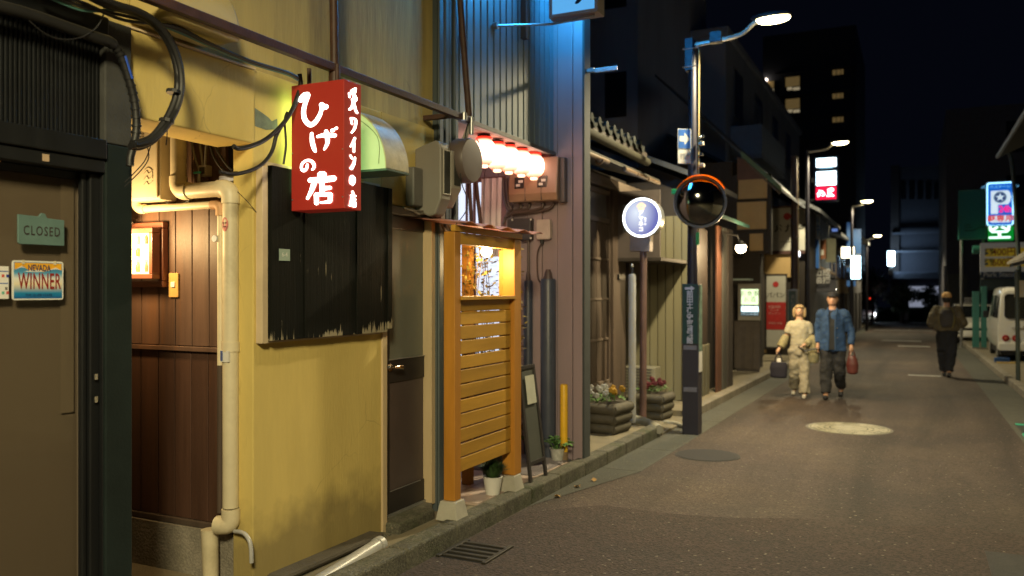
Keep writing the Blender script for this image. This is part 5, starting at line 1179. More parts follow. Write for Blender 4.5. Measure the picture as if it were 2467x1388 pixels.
text('ア', 120 * k_, rm_(468, 450, 1), (1, 0, 0), (0, 0, 1), ink, t, .001, bold=.004); text('マ\nネ\nコ', 118 * k_, rm_(466, 700, 1), (1, 0, 0), (0, 0, 1), ink, t, .001, bold=.0035, line=1.05, split=True)
text('カフェ'.replace('', '\n').strip(), 62 * k_, rm_(566, 640, 1), (1, 0, 0), (0, 0, 1), ink, t, .001, bold=.002, line=1.0)
P1 = gp(1523, 1012, .1)
t = T('white_pipe', 'white capped plastic pipe standing beside the rusty post', 'pipe', P1)
MB().lathe((P1.x, P1.y, 0), [(.048, P1.z - .03), (.048, zat(664, P1.x, P1.y)), (.03, zat(660, P1.x, P1.y))], 16).build('pipe', M('dull_white_pvc', (.50, .49, .46), .5, var=.1), t, smooth=True)
zt = zat(662, P1.x, P1.y); MB().lathe((P1.x, P1.y, zt), [(.022, 0), (.026, .03), (.012, .05), (.018, .08), (.004, .10)], 12).build('tap', rubber, t, smooth=True)
MB().lathe((P1.x, P1.y, zt + .1), [(.014, 0), (.018, .02), (.004, .04)], 10).build('cap', white_paint, t, smooth=True)
# log planters
def planter(c, hw, label, rot, cols, seed):
    t = T('log_planter', label, 'planter', c, 'log planters by the rusty post'); mat = M('log_wood', (.078, .070, .052), .75, var=.25, scale=9, bump=.15, rnd=.1)
    R = Matrix.Translation(c) @ Matrix.Rotation(rot, 4, 'Z'); r = .062
    for k in range(3):
        z = r + k * .112; w = hw * (.92 + .06 * k)
        for i in range(4):
            a = i * pi / 2; m = R @ Matrix.Rotation(a, 4, 'Z'); mb = MB(); mb.m = m
            mb.tube([(-w - .01, -w + r * .4, z), (w + .01, -w + r * .4, z)], r, 10); mb.build('log', mat, t, smooth=True, bevel=.006)
    mb = MB(); mb.m = R; mb.box(-hw + .05, hw - .05, -hw + .05, hw - .05, .04, .335); mb.build('soil', MATS['soil'], t)
    fl = T('flowers', label.replace('log planter of', 'bed of').replace('log planter', 'bed'), 'flowers', Vector(c) + Vector((0, 0, .335)))
    fl['label'] = ('white and yellow pansies growing in the nearer log planter' if seed == 1 else 'dark red pansies growing in the farther log planter')
    random.seed(seed); lf = MB(); fm_ = [MB() for _ in cols]
    for i in range(70):
        x, y = random.uniform(-1, 1) * hw * .85, random.uniform(-1, 1) * hw * .85; z = .335 + random.uniform(.01, .11); q = R @ Vector((x, y, z)); a = random.random() * 6.28
        d = Vector((cos(a), sin(a), random.uniform(.1, .9))).normalized(); w = d.cross(Vector((0, 0, 1))).normalized() * .022; lf.add([q, q + d * .03 + w, q + d * .07, q + d * .03 - w], [(0, 1, 2, 3)])
    for i in range(26):
        x, y = random.uniform(-1, 1) * hw * .85, random.uniform(-1, 1) * hw * .85; q = R @ Vector((x, y, .335 + random.uniform(.08, .19))); j = 0 if len(cols) == 1 else (1 if (R.to_3x3() @ Vector((x, y, 0))).x > hw * .35 else 0)
        lf.tube([q - Vector((0, 0, .1)), q], .003, 4)
        for k in range(5):
            a = k * 1.257 + i; fm_[j].ball(q + Vector((.017 * cos(a), -.008 + .006 * sin(i), .017 * sin(a))), (.019, .008, .019), 7, 4)
    struct(lf.build('leaves', green_leaf, fl), 'stuff')
    for b, m in zip(fm_, cols):
        if b.v: b.build('blossoms', m, fl, smooth=True)['kind'] = 'stuff'
pc = gp(1452, 1020, .1)
planter(Vector((-3.22, 9.15, G(9.15) + .10)), .22, 'log planter of white and yellow flowers near the kerb', -.12, [M('white_petal', (.42, .42, .40), .6), M('yellow_petal', (.40, .22, .015), .6)], 1)
planter(Vector((-3.17, 10.95, G(10.95) + .03)), .20, 'log planter of dark red flowers behind the rusty post', -.08, [M('dark_red_petal', (.10, .008, .016), .6)], 2)
t = T('kerb_ramp_stone', 'rounded pale stone edging behind the planters', 'stone', gp(1600, 1025, .05))
mb = MB(); pth = smoothpath([gp(1520, 1008, .1), gp(1560, 1018, .1), gp(1588, 1035, .1)], 5); mb.tube(pth, .055, 8); mb.build('edging', M('pale_stone', (.33, .31, .24), .85, var=.2, bump=.2), t, smooth=True)
mb = MB(); pth = smoothpath([gp(1600, 1018, .04), gp(1625, 1020, .04), gp(1650, 1028, .03)], 5); mb.tube(pth, .03, 8); mb.build('edging', MATS['pale_stone'], t, smooth=True)

# ---------------------------------------------------------------- street lamps
def street_lamp(px, py_base, hp, label, tgt_px, Ztop, power, spot=152, blend=.35, soft=.10, hd=1.0, bracket=True, base=None, X=None, col=(1, .84, .50)):
    b = base or gp(px, py_base)
    t = T('street_lamp', label, 'street lamp', b, 'street lamps along the lane')
    pm = M('lamp_pole_steel', (.016, .015, .026), .5, metal=.1, var=.15)
    MB().tube([b, Vector((b.x, b.y, Ztop))], [.075 * hd ** .5, .045], 14).build('pole', pm, t, smooth=True)
    hx = X if X is not None else fr(tgt_px, b.y)
    zt = Ztop - .05; dx = hx - b.x
    MB().tube(smoothpath([(b.x, b.y, zt), (b.x + dx * .35, b.y, zt + .02), (b.x + dx * .62, b.y, zt + .06), (b.x + dx * .78, b.y, zt + .17), (b.x + dx * .95, b.y, zt + .20)], 5), .028, 8).build('arm', M('lamp_arm_white', (.5, .48, .44), .35, metal=.2), t, smooth=True)
    hz = zt + .19
    MB().ball((hx - .02, b.y, hz + .035), (.24, .10, .045), 16, 8).build('housing', pm, t, smooth='all')
    MB().ball((hx, b.y, hz - .005), (.20, .085, .055), 16, 8).build('lens', EM('lamp_lens', (1, .84, .42), 30), t, smooth='all')
    if bracket:
        MB().box(b.x - .075, b.x + .02, b.y - .08, b.y + .06, zt - .32, zt + .07).build('control_box', M('lamp_box_blue', (.045, .07, .11), .5), t, bevel=.006)
        MB().box(b.x + .22, b.x + .36, b.y - .06, b.y + .06, zt - .01, zt + .12).build('joint_box', MATS['lamp_box_blue'], t, bevel=.006)
        for z in (zt - .06, zt - .28): MB().tube([(b.x - .1, b.y - .085, z), (b.x + .1, b.y - .085, z)], .008, 6).build('bolt', steel, t)
    lamp_light('street_light', 'SPOT', (hx, b.y, hz - .10), power, col, soft, t, spot=spot).data.spot_blend = blend
    return t, b
L1, bL = street_lamp(1668, 1045, 0, 'tall street lamp beside the convex mirror, brightest in view', 1862, 4.66, 1500)
street_lamp(1945, 0, 0, 'street lamp rising behind the dark utility pole', 2024, 5.3, 1300, base=Vector((fr(1945, 23), 23, G(23))), bracket=False)
street_lamp(2056, 0, 0, 'street lamp beside the lit warm white sign', 2089, 4.75, 900, base=Vector((fr(2052, 33), 33, G(33))), bracket=False)
street_lamp(2085, 0, 0, 'farthest street lamp above the dark trees', 2114, 4.5, 900, base=Vector((fr(2088, 50), 50, G(50))), bracket=False)
street_lamp(0, 0, 0, 'street lamp behind the viewpoint on the right kerb', 0, 4.9, 2550, base=Vector((1.78, -2.4, G(-2.4))), X=1.0, bracket=True, col=(1, .85, .48), spot=178, blend=.4, soft=.6)
# things on the first lamp post
x, y = bL.x, bL.y
t = T('banner_post', 'dark square post casing with green museum direction sign', 'direction sign', Vector((x, y - .02, G(y))))
hw = .098
zt = zat(684, x, y - .1); MB().box(x - hw, x + hw, y - .11, y + .09, G(y) - .02, zt).build('casing', M('indigo_casing', (.03, .028, .042), .5, var=.1), t, bevel=.008)
zg0 = zat(828, x, y - .1)
MB().box(x - hw + .004, x + hw - .004, y - .122, y - .112, zg0, zt - .004).build('panel', M('deep_green_panel', (.008, .055, .055), .4), t, bevel=.002)
ltr = M('pale_letter', (.55, .56, .66), .5)
text('前\n田\n土\n佐\n守\n家\n資\n料\n館', .082, (x, y - .124, (zg0 + zat(704, x, y - .1)) / 2 + .005), (1, 0, 0), (0, 0, 1), ltr, t, .0008, bold=.0022, line=.86, split=True)
ar = MB(); az = zat(695, x, y - .1); ar.add([(x + u, y - .1245, az + v) for u, v in ((-.06, -.014), (.01, -.014), (.01, -.034), (.06, 0), (.01, .034), (.01, .014), (-.06, .014))], [tuple(range(7))]); ar.build('arrow', ltr, t)
for a, b in ((832, 843), (933, 944)): MB().box(x - .08, x + .08, y - .118, y - .112, zat(b, x, y - .1), zat(a, x, y - .1)).build('plate', M('grey_label', (.18, .18, .22), .5), t, bevel=.002)
MB().box(x + hw + .001, x + hw + .006, y - .09, y + .07, zat(845, x, y), zt - .01).build('side_panel', M('side_print', (.14, .22, .18), .5, var=.6, scale=22), t)
MB().box(x + hw + .001, x + hw + .006, y - .09, y + .07, zat(895, x, y), zat(846, x, y)).build('side_label', white_paint, t)
t = T('one_way_sign', 'blue one way sign with white arrow and plate below', 'road sign', Vector((x - .1, y - .1, 3.3)))
ang = .62
Rm = Matrix.Translation((x - .075, y - .10, 0)) @ Matrix.Rotation(ang, 4, 'Z')
za_, zb_2 = zat(361, x, y), zat(313, x, y)
mb = MB(); mb.m = Rm; mb.box(-.085, .085, -.008, 0, za_, zb_2); mb.build('border', M('sign_white', (.34, .34, .32), .5), t)
mb = MB(); mb.m = Rm; mb.box(-.078, .078, -.0095, -.008, za_ + .007, zb_2 - .007); mb.build('panel', M('road_blue', (.010, .07, .26), .4), t)
zm = (za_ + zb_2) / 2; mb = MB(); mb.m = Rm; mb.add([(u, -.0105, zm + v) for u, v in ((-.065, -.032), (.0, -.032), (.0, -.075), (.068, 0), (.0, .075), (.0, .032), (-.065, .032))], [tuple(range(7))]); mb.build('arrow', MATS['sign_white'], t)
zc2, zd2 = zat(396, x, y), zat(363, x, y); mb = MB(); mb.m = Rm; mb.box(-.082, .082, -.008, 0, zc2, zd2); mb.build('plate', MATS['sign_white'], t)
U = Rm.to_3x3() @ Vector((1, 0, 0)); text('自転車\nを除く', .042, Rm @ Vector((0, -.0085, (zc2 + zd2) / 2)), U, (0, 0, 1), M('dark_ink', (.035, .03, .03)), t, .0006, line=.9)
MB().tube([Rm @ Vector((0, .01, za_ - .05)), Rm @ Vector((0, .01, zb_2))], .012, 8).build('stem', steel, t)
for z in (za_ - .02, za_ + .1): MB().tube([Rm @ Vector((0, .01, z)), (x, y, z)], .012, 8).build('clamp', steel, t)
t = T('lamp_fittings', 'small cable boxes and camera strapped high on the lamp post', 'fittings', Vector((x, y - .08, 3.4)))
for a, (px, py, w) in enumerate(((1692, 328, .022), (1690, 345, .03), (1690, 372, .02), (1692, 398, .03))):
    c = B(px, py, y - .06); MB().box(c.x - w, c.x + w * .8, y - .09, y - .02, c.z - w * .8, c.z + w * .6).build('fitting', grey_lt if a % 2 else black_metal, t, bevel=.004)
c = B(1686, 331, y - .08); MB().ball(c, .018, 10, 6).build('camera_dome', chrome, t, smooth='all')
c = B(1681, 280, y - .01); MB().tube([B(1682, 590, y - .08), B(1684, 120, y - .06)], .010, 6).build('cable_tube', M('ochre_tube', (.30, .23, .10), .5), t)
MB().tube([B(1681, 590, y - .09), B(1681, 560, y - .09)], .020, 10).build('green_wrap', M('green_wrap', (.02, .40, .12), .4), t)
# convex mirror
cM = B(1687, 487, y - .16); R3 = 62 / FPX * dep(cM.x, cM.y)
t = T('convex_mirror', 'round convex traffic mirror with orange hood on the post', 'mirror', cM)
Rm = Matrix.Translation(cM) @ Matrix.Rotation(.30, 4, 'Z') @ Matrix.Rotation(.08, 4, 'X')
mb = MB(); mb.m = Rm; mb.lathe((0, 0, 0), [(.02, -.075), (R3 * .3, -.071), (R3 * .6, -.052), (R3 * .82, -.028), (R3 * .93, -.008)], 40, 'y'); mb.build('glass', M('mirror_glass', (.16, .165, .17), .03, metal=1., var=.02), t, smooth='all')
mb = MB(); mb.m = Rm; mb.lathe((0, 0, 0), [(R3 * .92, -.012), (R3, -.016), (R3 * 1.02, .03), (R3 * .85, .075), (.05, .10)], 40, 'y'); mb.build('shell', M('mirror_shell', (.07, .065, .065), .45, metal=.4), t, smooth=True)
mb = MB(); mb.m = Rm; n = 20; V = []
for i in range(n + 1):
    a = pi * (.155 + .69 * i / n); r = R3 * 1.035; d = .02 + .07 * sin(pi * i / n)
    for rr_ in (r, r + .006): V += [(rr_ * cos(a), .05, rr_ * sin(a)), (rr_ * cos(a), -d, rr_ * sin(a))]
F_ = []
for i in range(n): b = 4 * i; F_ += [(b, b + 1, b + 5, b + 4), (b + 2, b + 6, b + 7, b + 3), (b + 1, b + 3, b + 7, b + 5), (b, b + 4, b + 6, b + 2)]
mb.add(V, F_); om = bpy.data.materials.new('orange_hood'); om.use_nodes = True; N = om.node_tree.nodes; L = om.node_tree.links
tr = N.new('ShaderNodeBsdfTranslucent'); tr.inputs[0].default_value = (.95, .40, .02, 1); N['Principled BSDF'].inputs['Base Color'].default_value = (.75, .30, .02, 1); ms = N.new('ShaderNodeMixShader'); ms.inputs[0].default_value = .6
L.new(N['Principled BSDF'].outputs[0], ms.inputs[1]); L.new(tr.outputs[0], ms.inputs[2]); L.new(ms.outputs[0], N['Material Output'].inputs[0]); mb.build('hood', om, t, smooth=True)
MB().tube([cM + Vector((0, .06, 0)), Vector((x, y, cM.z))], .03, 8).build('arm', steel, t)
c = B(1628, 462, y + .1); MB().box(c.x - .05, c.x + .09, y + .08, y + .14, c.z - .03, c.z + .03).build('green_clip', M('green_wrap', (.02, .40, .12)), t, bevel=.005)
# ---------------------------------------------------------------- left side beyond the first lamp
# gable house with timber frame
Y4 = 19.4
t = T('timber_gable_house', 'two storey house with dark timber frame and ochre plaster', 'house', (-2.95, Y4, G(Y4)))
x4 = fr(1857, Y4)
zz4 = lambda py: zat(py, fr(1820, Y4), Y4)
MB().box(-8, -3.75, Y4 + .06, 24.0, -.6, 4.6).build('wall', darkwood, t); MB().box(-3.75, x4 - .02, Y4 + .06, Y4 + .4, 2.45, 4.2).build('wall', darkwood, t); MB().box(-3.75, fr(1831, Y4), Y4 + .06, Y4 + .4, -.6, 2.449).build('wall', darkwood, t)
for (a, b, c, d) in ((1779, 1848, 432, 478), (1776, 1846, 486, 552), (1806, 1838, 563, 604)):
    MB().box(fr(a, Y4), fr(b, Y4), Y4 - .002, Y4 + .055, zz4(d), zz4(c)).build('plaster_panel', wall_brown, t)
for (a, b, c, d) in ((1849, 1859, 420, 612), (1766, 1776, 420, 640)): MB().box(fr(a, Y4), fr(b, Y4), Y4 - .03, Y4 + .05, zz4(d), zz4(c)).build('timber', darkwood, t, bevel=.004)
for (c, d) in ((479, 485), (553, 562), (605, 612)): MB().box(fr(1776, Y4), fr(1848, Y4), Y4 - .025, Y4 + .05, zz4(d), zz4(c)).build('timber', darkwood, t, bevel=.004)
xr0, zr0, xr1, zr1 = fr(1786, Y4 - .3), zat(366, fr(1786, Y4 - .3), Y4 - .3), fr(1881, Y4 - .3), zat(452, fr(1881, Y4 - .3), Y4 - .3)
sl_ = (zr1 - zr0) / (xr1 - xr0)
MB().hexa([(xr1, Y4 - .3, zr1 - .07), (xr1, 24.2, zr1 - .07), (xr0 - 2.0, 24.2, zr0 - 2.0 * sl_ - .07), (xr0 - 2.0, Y4 - .3, zr0 - 2 * sl_ - .07), (xr1, Y4 - .3, zr1), (xr1, 24.2, zr1), (xr0 - 2, 24.2, zr0 - 2 * sl_), (xr0 - 2, Y4 - .3, zr0 - 2 * sl_)]).build('roof', M('dark_roof', (.055, .06, .07)), t)
MB().hexa([(xr1 + .02, Y4 - .34, zr1 - .10), (xr1 + .02, Y4 - .30, zr1 - .10), (xr0, Y4 - .30, zr0 - .10), (xr0, Y4 - .34, zr0 - .10), (xr1 + .02, Y4 - .34, zr1 + .03), (xr1 + .02, Y4 - .30, zr1 + .03), (xr0, Y4 - .30, zr0 + .03), (xr0, Y4 - .34, zr0 + .03)]).build('barge_board', M('green_verge', (.10, .17, .10), .6, var=.2), t)
MB().hexa([(xr1 - .02, Y4 - .345, zr1 - .15), (xr1 - .02, Y4 - .30, zr1 - .15), (xr0, Y4 - .30, zr0 - .16), (xr0, Y4 - .345, zr0 - .16), (xr1 - .02, Y4 - .345, zr1 - .105), (xr1 - .02, Y4 - .30, zr1 - .105), (xr0, Y4 - .30, zr0 - .11), (xr0, Y4 - .345, zr0 - .11)]).build('barge_trim', M('pale_old_wood', (.24, .18, .13)), t)
MB().prism([(x4, zz4(432)), (fr(1776, Y4), zz4(432)), (fr(1776, Y4), zz4(374)), (fr(1790, Y4), zz4(385))], 'y', Y4 + .0, Y4 + .05).build('gable_board', M('brown_gable', (.13, .07, .05), .7, var=.2), t)
t = T('eave_lantern', 'blazing wall lamp under the verdigris canopy', 'wall lamp', B(1785, 597, 13.9))
c = B(1785, 597, 13.9)
MB().ball(c, .085, 14, 8).build('bulb', EM('lantern_glow', (1, .80, .50), 60), t, smooth='all')
MB().tube([c + Vector((-.02, .02, .05)), c + Vector((-.06, .03, .2)), c + Vector((-.3, .03, .26))], .014, 8).build('arm', rubber, t)
MB().lathe((c.x, c.y, c.z + .035), [(.10, 0), (.04, .05), (.03, .08)], 14).build('shade', black_metal, t, smooth=True)
lamp_light('lantern_light', 'POINT', c + Vector((.30, -.22, -.06)), 170, (1, .72, .36), .06, t)
t = T('shop_gate_house', 'low dark wooden front with canopy between posts', 'house', (-3, 17.5, G(17.5)))
MB().box(-6.5, -3.95, 15.05, Y4 - .02, -.6, 2.35).build('front_wall', darkwood, t)
MB().hexa([(-3.5, 15.05, 2.36), (-3.5, Y4 - .03, 2.36), (-6.5, Y4 - .03, 3.1), (-6.5, 15.05, 3.1), (-3.5, 15.05, 2.42), (-3.5, Y4 - .03, 2.42), (-6.5, Y4 - .03, 3.16), (-6.5, 15.05, 3.16)]).build('roof', darkwood, t)
# lit board and its dark stand
YL = 18.2
t = T('menu_lightbox', 'lit pale green and white menu board on a dark stand', 'sign', B(1806, 890, YL))
def fb(p0, p1, q0, q1, Y, d0=.0, d1=.06): return MB().box(fr(p0, Y), fr(p1, Y), Y - d1, Y - d0, zat(q1, fr((p0 + p1) / 2, Y), Y), zat(q0, fr((p0 + p1) / 2, Y), Y))
fb(1780, 1834, 684, 772, YL, 0, .10).build('casing', M('grey_case', (.17, .16, .14), .6), t, bevel=.006)
fb(1788, 1829, 697, 734, YL, .101, .104).build('face', EM('menu_face', (.78, 1, .62), 1.3), t)
fb(1788, 1829, 738, 751, YL, .101, .104).build('face', EM('menu_face_white', (.62, .9, 1), 2.2), t)
fb(1787, 1830, 752, 761, YL, .101, .103).build('strip', M('navy_strip', (.01, .05, .13), .5), t)
cx_ = fr(1808, YL)
text('お食事\nお酒', .13, (cx_, YL - .105, zat(715, cx_, YL)), (1, 0, 0), (0, 0, 1), M('grey_green_ink', (.25, .35, .2), .6), t, .001, line=.95)
text('いらっしゃいませ', .045, (cx_, YL - .105, zat(756.5, cx_, YL)), (1, 0, 0), (0, 0, 1), EM('strip_ink', (.6, .85, 1), .8), t, .001, bold=.001)
cl = MB(); nn = 12
for i in range(nn):
    a, b = 1770 + 62 * i / nn, 1770 + 62 * (i + 1) / nn
    cl.quad(Vector((fr(a, YL), YL - .05 - .015 * sin(i * 1.5), zat(886, -3.3, YL))), Vector((fr(b, YL), YL - .05 - .015 * sin((i + 1) * 1.5), zat(889, -3.3, YL))), Vector((fr(b, YL), YL - .05, zat(773, -3.3, YL))), Vector((fr(a, YL), YL - .05, zat(773, -3.3, YL))))
cl.build('stand_cloth', M('dark_cloth', (.055, .045, .038), .85, var=.2, scale=8), t)
fb(1775, 1830, 775, 895, YL, .0, .03).build('stand', darkwood, t)
fb(1772, 1815, 672, 676, YL, .05, .4).build('awning_strip', M('pale_awning_strip', (.20, .26, .25), .5), t)
# restaurant wall with big script board and tall panel
Y5 = 24.4
t = T('restaurant_house', 'ochre walled restaurant with dark frame behind the couple', 'building', (-2.7, Y5, G(Y5)))
x5 = fr(1947, Y5)
MB().box(-8, x5, Y5 + .06, 31, -.8, 3.9).build('wall', darkwood, t)
fb(1836, 1908, 606, 668, Y5, -.05, .0).build('plaster_panel', wall_brown, t); fb(1836, 1846, 668, 850, Y5, -.05, .0).build('plaster_panel', wall_brown, t)
MB().hexa([(x5 + .35, Y5 - .4, 3.75), (x5 + .35, 31, 3.75), (-8, 31, 7), (-8, Y5 - .4, 7), (x5 + .35, Y5 - .4, 3.85), (x5 + .35, 31, 3.85), (-8, 31, 7.1), (-8, Y5 - .4, 7.1)]).build('roof', M('dark_roof', (.055, .06, .07)), t)
t = T('script_board', 'big white board with red spot and black brush script', 'sign board', B(1898, 600, Y5))
fb(1848, 1946, 496, 612, Y5, .002, .05).build('frame', M('maroon_frame', (.09, .045, .04), .6), t, bevel=.005)
fb(1856, 1940, 501, 604, Y5, .051, .056).build('panel', M('dull_white_board', (.48, .48, .44), .6, var=.06), t)
def disc(px, py, r, Y, mat, par, off):
    c = B(px, py, Y); mb = MB(); mb.add([(c.x + r * cos(i * pi / 12), Y - off, c.z + r * sin(i * pi / 12)) for i in range(24)], [tuple(range(24))]); return mb.build('red_spot', mat, par)
redspot = M('red_spot', (.42, .03, .03), .6); blk = M('brush_black', (.015, .015, .015), .6)
disc(1897, 522, .10, Y5, redspot, t, .0575)
lm = MB(); cz_ = B(1898, 552, Y5)
def bm_(u, v, k): return Vector((fr(u, Y5), Y5 - .058 - .0004 * k, zat(v, fr(1898, Y5), Y5)))
for k, (p_, w_) in enumerate([([(1872, 543), (1873, 552), (1868, 557)], [3, 4, 3]), ([(1879, 541), (1884, 546)], [2, 2]), ([(1880, 550), (1883, 556)], [2.5, 2]), ([(1899, 542), (1898, 553), (1893, 558)], [3, 4, 3]), ([(1893, 547), (1906, 544)], [1.5, 1.5]), ([(1922, 556), (1930, 548), (1938, 542), (1935, 551), (1926, 553)], [2, 2.5, 4, 3, 2]), ([(1880, 583), (1890, 582)], [1.2, 1.2]), ([(1896, 583), (1904, 583)], [1.2, 1.2])]): ribbon(lm, p_, w_, bm_, k)
lm.build('lettering', blk, t)
t = T('red_white_panel', 'tall white and red menu panel behind the blonde woman', 'sign board', B(1870, 838, Y5))
fb(1842, 1898, 660, 842, Y5, .08, .14).build('frame', darkwood, t, bevel=.006)
Yp = Y5 - .142
fb(1847, 1893, 665, 836, Yp, 0, .006).build('panel', M('dull_white_board', (.48, .48, .44)), t); fb(1847, 1893, 728, 794, Yp, .0065, .010).build('red_field', M('signal_red', (.42, .022, .022), .55), t)
disc(1869, 685, .08, Yp, redspot, t, .011)
cx_ = fr(1869, Yp); text('パパン', .17, (cx_, Yp - .009, zat(712, cx_, Yp)), (1, 0, 0), (0, 0, 1), blk, t, .001, sx=1.0)
text('営業時間\nランチ\nディナー', .085, (fr(1866, Yp), Yp - .012, zat(748, cx_, Yp)), (1, 0, 0), (0, 0, 1), M('pale_pink_ink', (.6, .35, .33), .6), t, .001, line=1.1)
text('定休日 水曜', .07, (fr(1868, Yp), Yp - .012, zat(779, cx_, Yp)), (1, 0, 0), (0, 0, 1), MATS['pale_pink_ink'], t, .001)
# utility pole
pu = Vector((fr(1914, 22.3), 22.3, G(22.3)))
t = T('utility_pole', 'dark brown utility pole between lamp and script board', 'pole', pu)
zt = zat(376, pu.x, 22.3); MB().tube([pu, Vector((pu.x, pu.y, zt))], [.10, .085], 14).build('pole', M('pole_brown', (.055, .035, .035), .55, var=.15), t, smooth=True)
MB().tube([(pu.x + .105, pu.y - .05, G(22.3)), (pu.x + .095, pu.y - .05, zt - .05)], .014, 6).build('conduit', M('ochre_tube', (.30, .23, .10)), t)
for py in (505, 575): c = B(1921, py, 22.2); MB().ball(c, .03, 8, 5).build('clamp', chrome, t, smooth='all')
t = T('pole_sign', 'narrow dark green street sign strapped to the utility pole', 'street sign', B(1909, 792, 22.1))
fb(1898, 1922, 697, 795, 22.15, 0, .06).build('panel', M('grey_edge', (.22, .24, .25), .5), t, bevel=.004); fb(1901, 1918, 701, 790, 22.15, .061, .064).build('green_face', M('deep_green_panel', (.008, .055, .055)), t)
text('長\n町\n武\n家\n屋\n敷', .105, (fr(1910, 22.1), 22.083, zat(742, fr(1910, 22.1), 22.1)), (1, 0, 0), (0, 0, 1), M('dim_letter', (.22, .24, .24), .5), t, .001, line=1.05)
# tall sign tower
YT = 27.5
t = T('sign_tower', 'stacked lit sign of two white panels over a red one', 'sign', B(1992, 485, YT))
fb(1962, 2021, 378, 488, YT, 0, .18).build('casing', M('navy_case', (.02, .06, .12), .5), t, bevel=.01)
wl = EM('tower_white', (.72, .92, 1.0), 5)
fb(1968, 2016, 383, 404, YT, .181, .186).build('white_face', wl, t); fb(1968, 2016, 415, 448, YT, .181, .186).build('white_face', wl, t); fb(1976, 2008, 405, 408, YT, .181, .186).build('white_strip', EM('tower_strip', (.3, .6, .8), 1), t)
fb(1967, 2016, 451, 482, YT, .181, .186).build('red_face', EM('tower_red', (1, .01, .06), 1.3), t)
lm = MB()
def tm_(u, v, k): return Vector((fr(u, YT), YT - .19 - .0004 * k, zat(v, fr(1992, YT), YT)))
for k, (p_, w_) in enumerate([([(1971, 468), (1978, 464), (1982, 462)], [3, 4, 3]), ([(1976, 460), (1976, 470), (1972, 474)], [3, 3.5, 2]), ([(1984, 464), (1988, 470), (1982, 473)], [3, 3, 2]), ([(1996, 460), (2004, 457), (2008, 460), (2000, 465)], [3.5, 4, 4, 3]), ([(1997, 466), (2002, 470), (2009, 474)], [4, 4, 3.5]), ([(1994, 474), (2001, 473)], [3, 3])]): ribbon(lm, p_, w_, tm_, k)
lm.build('lettering', EM('tower_letter', (1, .92, .95), 4), t)
fb(1955, 1966, 430, 440, YT, .05, .12).build('arm', steel, t); fb(1940, 1966, 480, 486, YT, .05, .12).build('arm', steel, t)
MB().tube([B(1957, 378, YT - .03), B(1957, 700, YT - .03)], .05, 8).build('mast', M('lamp_pole_steel', (.2, .21, .2)), t)
# row of houses further down
def far_house(name, label, X, y0, y1, h, roofh, wallm, cat='house'):
    t = T(name, label, cat, (X, (y0 + y1) / 2, G(y0)))
    MB().box(-12, X, y0, y1, -1.2, h).build('wall', wallm, t)
    MB().hexa([(X + .5, y0 - .3, h - .06), (X + .5, y1, h - .06), (-8, y1, h + roofh), (-8, y0 - .3, h + roofh), (X + .5, y0 - .3, h + .06), (X + .5, y1, h + .06), (-8, y1, h + roofh + .12), (-8, y0 - .3, h + roofh + .12)]).build('roof', M('dark_roof', (.055, .06, .07)), t)
    for k in range(3):
        a = y0 + .4 + k * (y1 - y0) / 3
        f = MB().box(X + .001, X + .03, a, a + 1.1, 2.1, 3.1).build('window', oldwood, t)
        MB().box(X + .031, X + .036, a + .06, a + 1.04, 2.16, 3.04).build('pane', darkglass, f)
        MB().box(X + .001, X + .04, a - .1, a + 1.3, -.5, 1.5).build('lattice', darkwood, t, bevel=.01)
    return t
far_house('town_house', 'dark town house behind the blue and white banner', -2.75, 31.2, 36.4, 3.6, 1.6, M('grey_render2', (.16, .15, .15), .8, var=.15))
far_house('town_house', 'small house with slanted pale board below the tower sign', -2.8, 36.6, 43, 3.4, 1.6, wall_brown)
far_house('town_house', 'last house of the left row near the junction', -2.7, 43.2, 52, 4.2, 1.8, M('grey_render3', (.20, .20, .22), .8, var=.15))
YBn = 26.5
t = T('blue_banner', 'tall banner white above and blue below on the house corner', 'banner', B(1963, 650, YBn))
fb(1958, 1974, 512, 576, YBn, .02, .05).build('white_cloth', M('banner_white', (.46, .48, .46), .7), t); fb(1953, 1974, 577, 646, YBn, .02, .05).build('blue_cloth', M('banner_blue', (.01, .09, .33), .6), t)
text('酒\n井', .30, (fr(1967, YBn), YBn - .052, zat(540, fr(1967, YBn), YBn)), (1, 0, 0), (0, 0, 1), M('banner_ink', (.08, .17, .30), .6), t, .001, bold=.004, line=1.1, sx=.8)
MB().tube([B(1974, 505, YBn - .03), B(1974, 655, YBn - .03)], .02, 6).build('pole', steel, t)
t = T('shop_awning', 'dark shop awning with pale characters below the banner', 'awning', B(1985, 700, 27.0))
p0, p1, p2, p3 = B(1955, 632, 27.4), B(2014, 662, 27.4), B(2014, 700, 26.6), B(1950, 700, 26.6)
MB().hexa([p3, p2, p1, p0, p3 - Vector((0, 0, .06)), p2 - Vector((0, 0, .06)), p1 - Vector((0, 0, .06)), p0 - Vector((0, 0, .06))]).build('cloth', M('awning_dark', (.035, .035, .045), .8), t)
MB().tube([B(1970, 642, 27.0), B(2012, 662, 27.0)], .045, 8).build('roll_bar', M('pale_old_wood', (.24, .18, .13)), t)
text('山成\n油揚', .24, (fr(1981, 26.55), 26.55, zat(667, fr(1981, 26.55), 26.55)), (1, 0, 0), (0, 0, 1), M('awning_letter', (.42, .42, .42), .6), t, .002, bold=.003, line=.95)
t = T('leaning_board', 'pale slanted board and orange sign on the shop front', 'sign board', B(1995, 628, 28))
fb(1990, 2014, 575, 632, 28, .0, .05).build('board', M('green_grey_board', (.16, .16, .11), .7), t); fb(1975, 1992, 578, 624, 28, .0, .05).build('orange_board', M('orange_board', (.30, .12, .06), .7), t); fb(1976, 1985, 602, 615, 28, .051, .055).build('label', white_paint, t)
